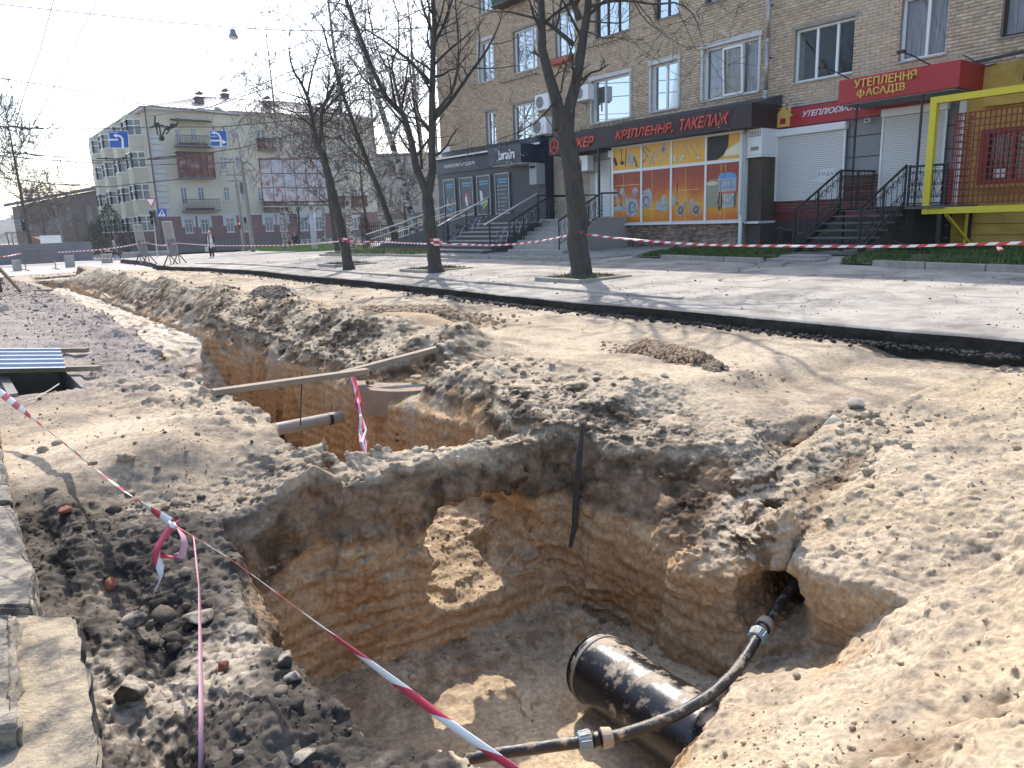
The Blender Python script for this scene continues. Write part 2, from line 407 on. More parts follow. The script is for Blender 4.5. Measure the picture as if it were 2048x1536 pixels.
def ground_colour(V, N):
    x, y, z = V[:, 0], V[:, 1], V[:, 2]
    H, A, B = road_top(x, y)
    P = V; n1 = noise3(P, .7, 71); n2 = noise3(P, .2, 72); n3 = noise3(P, .06, 73); n4 = noise3(P, 2.2, 74); n5 = noise3(P, .03, 75)
    up = np.clip(N[:, 2], 0, 1)
    C = lambda *c: np.array(c, np.float32)[None, :]
    dep = H-z
    def mix(a, b, t): t = np.clip(t, 0, 1)[:, None]; return a*(1-t)+b*t
    dust = mix(C(.475, .385, .28)+0*P, C(.35, .275, .195)+0*P, .5+.9*n1+.7*n2)
    dust = mix(dust, C(.49, .405, .29), ss(.1, .6, n4+.4*n2)*.8)
    dust = mix(dust, C(.225, .185, .145), ss(.05, .6, n2*.6+n3*.4+n1*.35+.25*np.sin((x*.94+y*.06)*7.5)*ss(4.6, 5.4, x))*.8)
    # old road base far left, greyer
    grey = ss(2.6, 1.9, x)*ss(6.5, 9, y); dust = mix(dust, mix(C(.27, .235, .22)+0*P, C(.20, .175, .165)+0*P, .5+n2), grey*.85)
    # crumbled asphalt, left bank close to the camera
    dl = ss(1.5, 1.0, x+.35*n1)*ss(5.0, 4.3, y+.5*n1); dl = np.maximum(dl, ss(5.4, 4.8, y)*ss(4.3, 4.6, y)*ss(1.5, 1.2, x)*ss(.4, .6, x)*ss(.8, .3, up))
    asph = mix(C(.045, .039, .034)+0*P, C(.15, .125, .10)+0*P, .5+.8*n2+.5*n3)
    asph = mix(asph, C(.38, .32, .25), ss(.22, .62, n1*.8+n4*.4+n2*.4+n5*.3)*ss(.5, .9, up))
    top = mix(dust, asph, dl)
    # spoil banks: dark soil lumps with pale dust
    tr = ss(1.9, .5, np.abs(polydist(x, y, TR)))*ss(2.4, 3.0, x)*ss(30, 14, y)
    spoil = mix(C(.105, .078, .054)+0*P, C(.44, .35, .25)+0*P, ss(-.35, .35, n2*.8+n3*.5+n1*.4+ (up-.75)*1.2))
    rp = ss(1.0, .3, np.abs(polydist(x, y, PIT)))*ss(3.0, 3.4, x)*ss(2.1, 2.6, y)
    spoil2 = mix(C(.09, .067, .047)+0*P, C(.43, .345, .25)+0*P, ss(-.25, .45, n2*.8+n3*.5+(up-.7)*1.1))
    top = mix(top, spoil, tr); top = mix(top, spoil2, rp)
    warm = np.exp(-(segdist(x, y, [(5.0, 8.6), (4.4, 11)])/.55)**2); top = mix(top, C(.40, .27, .155), warm*(.6+.5*n3))
    # below the surface: crust, dark soil, then sand
    soil = mix(C(.090, .060, .038)+0*P, C(.26, .175, .11)+0*P, .5+.9*n2+.7*n3)
    soil = mix(soil, C(.27, .20, .14), ss(.35, .8, n1+.4*n3)*.6)
    zz = z+.10*noise3(P, .8, 6)+.06*(x-2.2)*(x > 3.0)
    band = .5+.5*np.sin(zz*62+2*n1); band2 = .5+.5*np.sin(zz*23+3*n4)
    sand = mix(C(.48, .32, .18)+0*P, C(.30, .18, .09)+0*P, band*.7+n3*.3)
    sand = mix(sand, C(.50, .345, .20), band2*.5+n1*.3)
    sand = mix(sand, C(.33, .17, .07), ss(.25, .7, noise3(P*np.array([1, 1, .4], np.float32), .35, 76))*.55)
    line = .46+.12*n1+.07*n2
    far = (y > 4.3).astype(np.float32)
    zdep = -1.36-.8*ss(22, 60, y)-z
    line = np.where(far > 0, .20+.10*n1+.07*n2, line)
    ground = mix(soil, sand, ss(-.04, .05, np.where(far > 0, zdep, dep)-line))
    crust = mix(C(.40, .32, .225)+0*P, C(.13, .105, .08)+0*P, .5+n2+.4*n3)
    ground = mix(crust, ground, ss(.07, .13, dep+.03*n2))
    # grey dust washed down the trench wall
    wash = far*ss(0, .6, noise3(P*np.array([1, 1, .18], np.float32), .12, 7)+.3*n1)*ss(.9, .3, dep)
    ground = mix(ground, C(.42, .345, .26), wash*.75)
    col = mix(top, ground, ss(.03, .08, dep+.01*n2))
    # floors
    fl = mix(C(.58, .45, .30)+0*P, C(.46, .34, .215)+0*P, .5+.7*n2+.5*n1)
    col = mix(col, fl, ss(.7, .9, up)*ss(-2.35, -2.6, z))
    debris = mix(C(.48, .36, .23)+0*P, C(.30, .21, .13)+0*P, .4+n3+.5*n2)
    col = mix(col, debris, ss(.35, .6, up)*ss(-1.75, -1.85, z)*ss(3.2, 3.5, y)*ss(5.2, 4.8, y)*ss(3.1, 2.9, x))
    tfl = mix(C(.60, .52, .42)+0*P, C(.50, .42, .33)+0*P, .5+n2); m_ = ss(.6, .9, up)*ss(.25, .3, dep)*ss(10.5, 12, y)
    col = mix(col, tfl, m_)
    # heaps of loose pale sand
    hs = mix(C(.48, .385, .275)+0*P, C(.35, .275, .195)+0*P, .5+.8*n2+.6*n5)
    hs = mix(hs, C(.44, .34, .22), ss(.1, .7, n1+.3*n2)*.6); hs = mix(hs, C(.27, .225, .175), ss(.25, .7, n2*.6+n3*.5+n5*.3)*.7)
    inA = (x > 3.15)*(y < 2.75+.1*n1)*ss(-.06, .0, z-A)*ss(.5, .7, up)*ss(-.25, .0, 2.55+.4*(x-3.4)-y)
    col = mix(col, hs, inA)
    col = mix(col, hs, (x > 1.0)*ss(-.08, -.03, z-B)*(y < 2.2)*1.0)
    wallA = (x > 3.0)*(y < 2.4)*(z < A-.05)*(z < -1.72); col = mix(col, mix(C(.43, .30, .18)+0*P, C(.30, .16, .07)+0*P, ss(.1, .6, n1+.5*n2)), wallA*ss(.8, .5, up))
    # manhole walls: old concrete
    mm = (polydist(x, y, MAN) < .05)*(dep > .03); col = mix(col, C(.10, .098, .095), mm.astype(np.float32))
    return np.clip(col*(1+.10*n5)[:, None], .01, .9)

GV, GF, GN = build_ground()
GC = ground_colour(GV, GN)
M_earth = mat('earth', (.4, .3, .2), .95, var=.36, vscale=34, bump=.005, bscale=55, attr='Col', spec=.15, detail=9, vcon=(.34, .66))
ground = np_mesh('excavated_ground', GV, GF, M_earth, smooth=False, col=GC)
tag(ground, kind='structure')
print('ground', len(GV), len(GF))

# ---------------------------------------------------------------- loose clods, pebbles and crumbs lying on the ground
def ico(sub):
    import bmesh
    bm = bmesh.new(); bmesh.ops.create_icosphere(bm, subdivisions=sub, radius=1)
    v = np.array([p.co[:] for p in bm.verts], np.float32); f = np.array([[q.index for q in p.verts] for p in bm.faces], np.int32); bm.free(); return v, f
ICO1, ICO2, ICO3 = ico(1), ico(2), ico(3)
def scatter(name, idx, sizes, cols, tmpl, m, flat=.7, sink=.35, lump=.35):
    tv, tf = tmpl; n = len(idx); k = len(tv)
    base = GV[idx]; q = rng.normal(size=(n, 4)); q /= np.linalg.norm(q, axis=1, keepdims=True); w, a, b, c = q.T
    R = np.stack([1-2*(b*b+c*c), 2*(a*b-w*c), 2*(a*c+w*b), 2*(a*b+w*c), 1-2*(a*a+c*c), 2*(b*c-w*a), 2*(a*c-w*b), 2*(b*c+w*a), 1-2*(a*a+b*b)], 1).reshape(n, 3, 3)
    sc = 1+rng.uniform(-.3, .3, (n, 1, 3)); defo = 1+lump*(rng.random((n, k, 1))-.5)*1.4
    v = tv[None]*sc*defo; v = np.einsum('nij,nkj->nki', R, v); v[:, :, 2] *= flat
    s = sizes[:, None, None]; v = v*s+base[:, None, :]; v[:, :, 2] += sizes[:, None]*(flat-sink)
    F = (tf[None]+(np.arange(n)*k)[:, None, None]).reshape(-1, 3); cc = np.repeat(cols, k, 0)
    o = np_mesh(name, v.reshape(-1, 3), F, m, col=cc); tag(o, kind='stuff'); return o
def pick(wt, n):
    wt = wt/wt.sum(); return rng.choice(len(wt), n, p=wt)
gx, gy, gz = GV.T; upm = ss(.35, .8, GN[:, 2]); dd = np.hypot(gx, gy)
dP = polydist(gx, gy, PIT); dT = polydist(gx, gy, TR); Hh, HA, HB = road_top(gx, gy)
topm = (gz > Hh-.1)
z_left = topm*ss(1.5, 1.0, gx)*ss(6.0, 4.3, gy)*(.3+1.2*ss(-.1, .5, noise3(GV, .3, 90)))
z_rim = topm*ss(1.0, .2, np.abs(dP))*(gx > 1.0)*(gy > 2.0)+ss(1.4, .3, np.abs(dT))*topm*(gx > 2.6)*ss(18, 8, gy)
z_bank = (gz > -1.95)*(gx > 3.0)*(gy > 2.2)*(gy < 9)*ss(.9, .2, np.abs(np.minimum(dP, dT)))
z_floor = (gz < -2.55)*(.2+2.2*ss(.32, .05, -dP))+((gy > 3.3)*(gy < 4.9)*(gx > 2)*(gx < 2.9)*(gz < -1.95)*(gz > -2.5))*2.0
z_heap = ((gz > HA-.06)*(gx > 3.3)*(gy < 2.4)+(gz > HB-.06)*(gy < 1.9)*(gx > 1.1))*(.3+1.6*ss(.15, .6, noise3(GV, .5, 91)))
z_road = topm*(gx > 3.4)*.05+topm*(gx < 2.2)*(gy > 5)*.22
dens = (z_left*1.0+z_rim*.9+z_bank*.8+z_floor+z_heap+z_road)*upm
area = np.where((gy < 4.6) & (gx < 4.6), 1, np.minimum(4+np.clip(gy-4.6, 0, 40)*2.2, 30)); dens = dens*area
M_clod = mat('clod', (.3, .25, .2), .95, var=.35, vscale=60, bump=.003, bscale=120, attr='Col', spec=.15)
def clod_cols(i, dark=.0):
    c = GC[i]*rng.uniform(.5, 1.35, (len(i), 1)); lf = (z_left[i] > .5)[:, None]
    g = np.array([.115, .095, .075])*rng.uniform(.6, 2.0, (len(i), 1)); pick_ = (rng.random((len(i), 1)) < .55)&lf
    return np.where(pick_, g, c)
i = pick(dens, 32000); s = np.clip(rng.pareto(3.0, len(i))*.0035+.0028, 0, .022)*(1+.08*np.clip(gy[i]-5, 0, 20)); scatter('crumbs', i, s, clod_cols(i), ICO1, M_clod, .8, .3, .5)
i = pick(dens*(z_heap*0+1)*((z_left+z_rim+z_bank) > .2)+1e-9*dens, 500); s = rng.uniform(.012, .03, len(i)); scatter('clods', i, s, clod_cols(i), ICO2, M_clod, .75, .4, .35)
i = pick((z_left*upm*(gx < 1.0)*(gx > .3)+.05*z_bank*upm)*area, 22); s = rng.uniform(.025, .05, len(i)); scatter('broken_lumps', i, s, clod_cols(i)*.8, ICO2, M_clod, .65, .35, .5)
# ================================================================ pavement, street, far ground
def sheet(name, x0, x1, y0, y1, nx, ny, zf, m, jit=0):
    xs = np.linspace(x0, x1, nx); ys = np.linspace(y0, y1, ny); X, Y = np.meshgrid(xs, ys, indexing='ij')
    Z = zf(X, Y); V = np.stack([X, Y, Z], 2).reshape(-1, 3); a = np.arange(nx*ny).reshape(nx, ny)
    F = np.stack([a[:-1, :-1], a[1:, :-1], a[1:, 1:], a[:-1, 1:]], 2).reshape(-1, 4)
    return tag(np_mesh(name, V, F, m), kind='structure')
def walk_np(X, Y):
    return -1.2+.10*np.clip((X-7.6)/2.2, 0, 1)+.1*np.clip((X-9.8)/5, 0, 1)-0.80*ss(22, 60, Y)
M_walk = mat('dusty_asphalt', (.42, .38, .33), .95, var=.3, vscale=1.3, bump=.008, bscale=38, col2=(.20, .18, .16), spec=.2, detail=14, vcon=(.42, .66))
M_cut = mat('cut_asphalt', (.022, .021, .021), .9, var=.5, vscale=18, bump=.02, bscale=30, col2=(.06, .055, .05), spec=.2)
# strip next to the cut edge: fine grid with a crumbled border and the exposed dark thickness of the asphalt
def edge_x(y): return 7.62+.10*ss(2.5, 8, y)*0+.04*np.sin(y*.9)-.3*ss(6.5, 8.5, y)*ss(12, 9.5, y)*.6+3.8*ss(30, 60, y)
ys = np.concatenate([np.arange(-4, 14, .06), np.arange(14, 66, .2)]); ex = edge_x(ys)
jn = .03*noise2(ys, ys*0, .5, 81)+.02*noise2(ys, ys*0, .14, 82)
offs = np.array([0, .015, .05, .12, .25, .5, 1, 2, 4, 8, 16, 40, 400])
X = ex[:, None]+jn[:, None]*np.exp(-offs*6)[None]+offs[None]; Y = np.repeat(ys[:, None], len(offs), 1)
Z = walk_np(X, Y)+.007*noise2(X, Y, .7, 83)-np.array([.03, .006]+[0]*11)[None]
V = np.stack([X, Y, Z], 2).reshape(-1, 3); a = np.arange(V.shape[0]).reshape(len(ys), len(offs))
F = np.stack([a[:-1, :-1], a[:-1, 1:], a[1:, 1:], a[1:, :-1]], 2).reshape(-1, 4)
pav = np_mesh('pavement', V, F, M_walk); tag(pav, kind='structure')
lv = []
for k in range(7):
    t = k/6; n_ = noise2(ys+k*.31, ys*0+k*3.1, .16, 84)*.05+noise2(ys, ys*0+k, .5, 85)*.04
    lv.append(np.stack([ex+jn+(.0 if k == 0 else -.03*t+.05*math.sin(t*3)+n_*(t < 1)), ys, walk_np(ex, ys)-.028-t*.30], 1))
V = np.stack(lv, 1).reshape(-1, 3); a = np.arange(V.shape[0]).reshape(len(ys), 7)
F = np.stack([a[:-1, :-1], a[1:, :-1], a[1:, 1:], a[:-1, 1:]], 2).reshape(-1, 4)
tag(np_mesh('asphalt_cut_edge', V, F, M_cut), kind='structure')
# dark crumbs of broken asphalt at its foot
n = 1500; yy = np.concatenate([rng.uniform(0, 12, n//2), rng.uniform(0, 30, n-n//2)]); xx = edge_x(yy)-np.abs(rng.normal(0, .13, n))
b = np.stack([xx, yy, -1.36-0.80*ss(22, 60, yy)+.01], 1); s = rng.uniform(.01, .035, n); tv, tf = ICO1
v = (tv[None]*(1+.5*(rng.random((n, 12, 1))-.5))*s[:, None, None]*np.array([1, 1, .7])+b[:, None]).reshape(-1, 3)
o = np_mesh('asphalt_crumbs', v, (tf[None]+(np.arange(n)*12)[:, None, None]).reshape(-1, 3), M_cut); tag(o, kind='stuff')

M_road = mat('dusty_road', (.46, .42, .38), .95, var=.3, vscale=.5, bump=.004, bscale=30, col2=(.33, .31, .29), spec=.2, detail=8)
M_earthp = mat('plain_earth', (.36, .31, .25), .95, var=.4, vscale=1.5, bump=.01, bscale=15, col2=(.2, .17, .14), spec=.1, detail=8)
base = lambda X, Y: -1.37-0.80*ss(22, 60, Y)+0*X
sheet('verge', -400, -1.5, -60, 48.5, 30, 60, lambda X, Y: base(X, Y)+.03, M_earthp)
sheet('road_behind', -1.5, 8, -60, .24, 12, 20, lambda X, Y: base(X, Y), M_road)
def front(X, Y): return -2.17-.02*np.clip(Y-60, 0, 60)*.5-.4*ss(120, 300, Y)+0*X
sheet('crossroad', -300, 300, 47.0, 120, 60, 40, lambda X, Y: np.where(Y < 60, base(X, Y)-.012, front(X, Y)-.005), M_road)
sheet('far_ground', -2500, 2500, 119.9, 2800, 40, 40, lambda X, Y: front(X, Y)-.02, M_earthp)
# hazy wooded ridge with far blocks
M_ridge = mat('far_woods', (.115, .115, .12), 1, var=.4, vscale=.03, col2=(.17, .16, .15), spec=0)
xs = np.linspace(-500, 900, 180); ysr = np.linspace(560, 900, 24); X, Y = np.meshgrid(xs, ysr, indexing='ij')
Z = -3+(20+5*noise2(X, Y, 120, 91)+2.0*noise2(X, Y, 22, 92)+1.0*noise2(X, Y, 6, 93))*ss(555, 690, Y)
a = np.arange(Z.size).reshape(Z.shape); F = np.stack([a[:-1, :-1], a[1:, :-1], a[1:, 1:], a[:-1, 1:]], 2).reshape(-1, 4)
tag(np_mesh('wooded_ridge', np.stack([X, Y, Z], 2).reshape(-1, 3), F, M_ridge), kind='structure')

# ---------------------------------------------------------------- kerbs
M_kerb = mat('kerb_concrete', (.36, .33, .29), .9, var=.35, vscale=6, bump=.006, bscale=40)
def kerb_row(p0, p1, w, h, L, label, group, z0=None, sink=.08, dusty=None, gap=.012, skip=()):
    p0 = Vector(p0); p1 = Vector(p1); d = (p1-p0); n = max(1, int(d.length/L)); d.normalize(); q = Vector((-d.y, d.x, 0))*w/2
    meshes = []
    for k in range(n):
        if k in skip: continue
        a = p0+d*(k*L+gap); b = p0+d*((k+1)*L-gap); j = random.uniform(-.012, .012); ze = random.uniform(-.008, .008)
        za = (walk_z(a.x, a.y) if z0 is None else z0)+ze; zb = (walk_z(b.x, b.y) if z0 is None else z0)+ze
        mb = MB(); c = (a+b)/2; c.z = min(za, zb)
        P = []
        for zz in (-sink, h):
            for p, s in ((a, -1), (b, -1), (b, 1), (a, 1)):
                r = p+q*s*(1 if zz < 0 else .93); P.append((r.x+j*q.x/w*2, r.y+j*q.y/w*2, (za if p is a else zb)+zz))
        o = MB().hexa(P).build('kerb_stone', dusty or M_kerb, bevel=.008)
        od = lambda q: ['first', 'second', 'third', 'fourth', 'fifth', 'sixth', 'seventh', 'eighth', 'ninth', 'tenth', 'eleventh', 'twelfth', 'thirteenth', 'fourteenth', 'fifteenth', 'sixteenth', 'seventeenth', 'eighteenth', 'nineteenth', 'twentieth', 'twenty first', 'twenty second', 'twenty third', 'twenty fourth', 'twenty fifth', 'twenty sixth'][q]
        tag(o, label.replace('#', od(k)), 'kerb stone', group)
kerb_row((8.28, 7.0, 0), (8.62, 33, 0), .15, .035, 1.0, 'sunken kerb stone by the cut asphalt edge, # from the near end', 'old kerb stones beside the cut asphalt edge', dusty=M_walk)
kerb_row((13.05, 4.0, 0), (13.6, 7.9, 0), .12, .10, 1.0, 'grey kerb stone before the caged window lawn, # from the right edge', 'kerb stones edging the shaded lawn')
kerb_row((13.5, 9.3, 0), (13.9, 13.2, 0), .12, .10, 1.0, 'grey kerb stone before the red shop lawn, # counted from the iron stairs', 'kerb stones edging the red shop lawn')
kerb_row((12.7, 13.6, 0), (12.15, 29, 0), .12, .07, 1.0, 'low kerb stone along the shop paving, # counted from the hardware shop end', 'kerb stones along the shop paving')
kerb_row((13.9, 13.3, 0), (16.9, 14.9, 0), .12, .08, 1.0, 'slanting kerb stone at the lawn corner by the printed window, # from the road', 'kerb stones at the lawn corner')
# shop paving and slabs
M_pav = mat('paver', (.30, .275, .25), .9, var=.3, vscale=5, bump=.004, bscale=60)
V, F, CC = [], [], []
for i in range(22):
    for j in range(46):
        x0 = 12.55+i*.31; y0 = 14.0+j*.31+(0 if i % 2 else .15)
        if x0 > 13.9+(y0-13.3)*1.9: continue
        z = walk_z(x0+.15, y0+.15)+.012+random.uniform(-.003, .003); b = len(V)
        for zz in (z-.03, z):
            for dx, dy in ((.006, .006), (.304, .006), (.304, .304), (.006, .304)): V.append((x0+dx, y0+dy, zz))
        for q in ((4, 5, 6, 7), (0, 1, 5, 4), (1, 2, 6, 5), (2, 3, 7, 6), (3, 0, 4, 7)): F.append(tuple(b+t for t in q))
        c = random.uniform(.22, .34); CC += [(c, c*.95, c*.88)]*8
o = np_mesh('shop_paving', np.array(V), np.array(F), mat('paver_tone', (.3, .3, .3), .9, var=.25, vscale=8, attr='Col'), col=np.array(CC)); tag(o, kind='stuff')
for k, (x, y) in enumerate([(13.9, 8.5), (14.45, 8.75)]):
    o = MB().box(x, y-.1, -1.1, x+.52, y+1.0-k*.2, walk_z(x, y)+.05+.03*k).build('paving_slab', M_kerb, bevel=.01)
    tag(o, ['flat concrete slab nearest the road before the black iron stairs', 'raised concrete slab at the foot of the black iron stairs'][k], 'slab')

# ---------------------------------------------------------------- grass
M_soil = mat('lawn_soil', (.07, .06, .04), .95, var=.5, vscale=4, bump=.02, bscale=20, col2=(.12, .12, .06))
M_grass = mat('grass_blade', (.07, .14, .03), .8, attr='Col', var=.2, vscale=9, spec=.2)
def lawn(name, poly, n, h, bright=1.0, zoff=.02, dry=.15):
    p = np.array(poly); x0, y0 = p.min(0); x1, y1 = p.max(0)
    cz = [walk_z(a, b)+zoff for a, b in poly]
    mb = MB(); mb.quad(*[(a, b, z) for (a, b), z in zip(poly, cz)]); tag(mb.build(name+'_soil', M_soil), kind='structure')
    xs = rng.uniform(x0, x1, n*4); ys_ = rng.uniform(y0, y1, n*4); ok = polydist(xs, ys_, poly) < -.03
    dn = noise2(xs, ys_, .7, 95)+.6*noise2(xs, ys_, .2, 96); ok &= (dn > -.12+rng.uniform(-.3, .3, len(xs))); xs = xs[ok][:n]; ys_ = ys_[ok][:n]; m = len(xs)
    z = walk_np(xs, ys_)+zoff-.01; ang = rng.uniform(0, 6.283, m); w = rng.uniform(.006, .014, m)*(1+ys_*.02); hh = h*rng.uniform(.4, 1.2, m)
    lx, ly = rng.normal(0, .5, m)*hh, rng.normal(0, .5, m)*hh
    a = np.stack([xs-np.cos(ang)*w, ys_-np.sin(ang)*w, z], 1); b = np.stack([xs+np.cos(ang)*w, ys_+np.sin(ang)*w, z], 1); c = np.stack([xs+lx, ys_+ly, z+hh], 1)
    V = np.stack([a, b, c], 1).reshape(-1, 3); F = np.arange(3*m).reshape(-1, 3)
    col = np.array([.055, .105, .025])*bright*rng.uniform(.6, 1.4, (m, 1)); col = np.where(rng.random((m, 1)) < dry, np.array([.22, .19, .09])*bright, col)
    tag(np_mesh(name, V, F, M_grass, col=np.repeat(col, 3, 0)), kind='stuff')
lawn('lawn_grass', [(13.12, 3.0), (13.62, 7.7), (15.2, 8.5), (19.3, 9.4), (19.3, 2.5)], 26000, .09)
lawn('corner_lawn_grass', [(13.95, 9.5), (13.98, 13.2), (17.2, 14.9), (19.2, 13.5), (19.3, 10.2), (15.8, 10.2), (15.1, 9.9)], 22000, .09)
def on_walk(px, py):
    z = -1.4
    for _ in range(30): p = atZ(px, py, z); z = .5*z+.5*walk_z(p.x, p.y)
    return (p.x, p.y)
lawn('far_lawn_grass', [on_walk(*q) for q in ((478, 501), (560, 503), (650, 502), (735, 497), (742, 491), (640, 490), (540, 494))], 30000, .11, 2.6, .03, .05)
# litter, twigs and crumbs on the pavement
m = 5200; px_ = 7.9+rng.random(m)**1.3*5.2; py_ = rng.uniform(1.5, 30, m); keep = noise2(px_, py_, 1.4, 98)+.5*noise2(px_, py_, .4, 99) > rng.uniform(-.5, .6, m); px_, py_ = px_[keep], py_[keep]; m = len(px_)
s_ = np.clip(rng.pareto(2.5, m)*.004+.004, 0, .028); tv, tf = ICO1; b_ = np.stack([px_, py_, walk_np(px_, py_)+.003], 1)
v = (tv[None]*(1+.5*(rng.random((m, 12, 1))-.5))*s_[:, None, None]*np.array([1.2, 1, .6])+b_[:, None]).reshape(-1, 3); cc_ = np.where(rng.random((m, 1)) < .6, np.array([.16, .125, .09]), np.array([.34, .30, .25]))*rng.uniform(.6, 1.3, (m, 1))
o = np_mesh('pavement_litter', v, (tf[None]+(np.arange(m)*12)[:, None, None]).reshape(-1, 3), M_clod, col=np.repeat(cc_, 12, 0)); tag(o, kind='stuff')
for k in range(9):   # cracks in the old asphalt
    rs = np.random.default_rng(200+k); x, y = rs.uniform(8.9, 12.2), rs.uniform(2.5, 20); a = rs.uniform(-.5, .5)+(math.pi/2 if k % 3 else 0); V = []
    for i in range(34):
        w = .004+.010*abs(math.sin(i*.35)); V += [(x-w*math.sin(a), y+w*math.cos(a), walk_z(x, y)+.0045), (x+w*math.sin(a), y-w*math.cos(a), walk_z(x, y)+.0045)]
        a += rs.normal(0, .35); a = a*.97; x += .11*math.cos(a); y += .11*math.sin(a)
    o = np_mesh('pavement_crack', np.array(V), np.array([(2*i, 2*i+1, 2*i+3, 2*i+2) for i in range(33)]), M_cut); tag(o, kind='structure')
m = 500; a_ = np.stack([rng.uniform(8, 13, m), rng.uniform(2, 24, m)], 1); an = rng.uniform(0, 3.14, m); l_ = rng.uniform(.04, .25, m); z_ = walk_np(a_[:, 0], a_[:, 1])+.008
A3 = np.stack([a_[:, 0], a_[:, 1], z_], 1); D3_ = np.stack([np.cos(an)*l_, np.sin(an)*l_, 0*l_], 1); W3_ = np.stack([-np.sin(an), np.cos(an), 0*an], 1)*.004
V = np.stack([A3-W3_, A3+W3_, A3+D3_+W3_+[0, 0, .006], A3+D3_-W3_+[0, 0, .006]], 1).reshape(-1, 3); o = np_mesh('fallen_twigs', V, np.arange(4*m).reshape(-1, 4), mat('fallen_twig', (.09, .07, .05), .9)); tag(o, kind='stuff')
lawn('weedy_strip', [(12.6, 29.3), (12.45, 22.8), (14.4, 23.0), (15.5, 27.0), (20, 33.3), (14, 31.5)], 8000, .10, 1.5, .03, .45)

# ================================================================ brick block
FX = 19.4
M_mortar = mat('mortar', (.44, .36, .275), .95, var=.3, vscale=3)
M_brk = mat('yellow_brick', (.4, .3, .2), .9, var=.25, vscale=7, attr='Col', spec=.2)
M_white = mat('white_plastic', (.72, .72, .71), .45)
M_oldwhite = mat('old_white_paint', (.55, .54, .51), .7, var=.3, vscale=14, col2=(.33, .30, .26))
M_trim = mat('painted_surround', (.60, .59, .57), .8, var=.25, vscale=5)
M_plaster = mat('old_grey_plaster', (.30, .28, .25), .9, var=.3, vscale=7)
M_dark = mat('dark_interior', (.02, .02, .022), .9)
M_black = mat('black_iron', (.018, .018, .019), .5)
M_steel = mat('galvanised', (.42, .42, .42), .45, metal=.6, var=.3, vscale=3)
M_brown = mat('brown_frame', (.05, .02, .015), .6)
def glass(name='window_glass', tint=.9):
    if name in MATS: return MATS[name]
    m = bpy.data.materials.new(name); m.use_nodes = True; N = m.node_tree.nodes; L = m.node_tree.links; N.clear()
    o = N.new('ShaderNodeOutputMaterial'); mx = N.new('ShaderNodeMixShader'); t = N.new('ShaderNodeBsdfTransparent'); g = N.new('ShaderNodeBsdfGlossy')
    t.inputs[0].default_value = (tint, tint, tint*1.02, 1); g.inputs['Roughness'].default_value = .02; g.inputs[0].default_value = (.55, .57, .60, 1)
    lw = N.new('ShaderNodeFresnel'); lw.inputs['IOR'].default_value = 1.5
    L.new(lw.outputs[0], mx.inputs[0]); L.new(t.outputs[0], mx.inputs[1]); L.new(g.outputs[0], mx.inputs[2]); L.new(mx.outputs[0], o.inputs[0])
    MATS[name] = m; return m
M_glass = glass()
M_net = mat('net_curtain', (.42, .42, .42), .9, var=.5, vscale=2.2, stretch=(1, 14, .7), col2=(.16, .16, .17))
block = thing('brick_apartment_block', 'yellowish brick apartment block with shops along its ground floor', 'building', (FX, 20, -1))
# openings: (y0, y1, z0, z1, kind, divisions)
def W(px0, py0, px1, py1):     # top-left and bottom-right pixel on the facade
    a = atX(px0, py0, FX); b = atX(px1, py1, FX); return (b.y, a.y, b.z, a.z)
WIN = [((26.39, 27.09, 3.12, 4.48), 'plain', (.5,), 'net'), ((23.6, 25.2, 3.12, 4.5), 'plain', (.33, .7), 'dark'),
       ((18.72, 20.57, 3.26, 4.69), 'trim', (.3,), 'half'), ((16.64, 17.77, 3.3, 4.73), 'trim', (.5,), 'net'),
       ((13.72, 15.67, 3.35, 4.83), 'trim', (.34, .68), 'net'), ((10.93, 12.61, 3.39, 4.74), 'plain', (.36, .70), 'dark'),
       ((8.68, 9.76, 3.44, 4.86), 'plain', (.55,), 'net'), ((5.3, 7.55, 3.55, 4.9), 'brown', (.3, .7), 'net'),
       ((26.36, 27.4, 5.68, 7.25), 'trim', (.5,), 'dark'), ((23.6, 25.05, 5.66, 7.2), 'plain', (.4, .75), 'dark'), ((21.45, 22.5, 5.78, 7.3), 'plain', (.45,), 'net'),
       ((18.78, 20.4, 6.02, 7.5), 'brown', (.33, .66), 'net'), ((16.68, 17.65, 6.04, 7.5), 'brown', (.5,), 'net'), ((13.7, 15.65, 6.06, 7.5), 'brown', (.34, .68), 'dark'),
       ((10.9, 12.6, 6.1, 7.5), 'plain', (.36, .7), 'dark'), ((8.7, 9.8, 6.1, 7.5), 'plain', (.5,), 'dark'), ((5.3, 7.5, 6.1, 7.5), 'plain', (.3, .7), 'dark'),
       ((26.33, 27.25, 8.32, 9.8), 'plain', (.5,), 'dark'), ((23.6, 25.1, 8.4, 9.9), 'plain', (.4,), 'dark'), ((18.8, 20.4, 8.7, 10.2), 'plain', (.4,), 'dark'),
       ((16.7, 17.6, 8.7, 10.2), 'plain', (.5,), 'dark'), ((13.7, 15.6, 8.7, 10.2), 'plain', (.4,), 'dark')]
Y0, Y1, ZB, ZT = -2.0, 30.75, -1.4, 13.2
ys_ = sorted({Y0, Y1, *[w[0][0] for w in WIN], *[w[0][1] for w in WIN]}); zs_ = sorted({ZB, ZT, *[w[0][2] for w in WIN], *[w[0][3] for w in WIN]})
mb = MB()
for a, b in zip(ys_[:-1], ys_[1:]):
    for c, d in zip(zs_[:-1], zs_[1:]):
        if any(w[0][0] <= a+1e-6 and w[0][1] >= b-1e-6 and w[0][2] <= c+1e-6 and w[0][3] >= d-1e-6 for w in WIN): continue
        mb.quad((FX+.012, a, c), (FX+.012, b, c), (FX+.012, b, d), (FX+.012, a, d))
X2 = FX+12
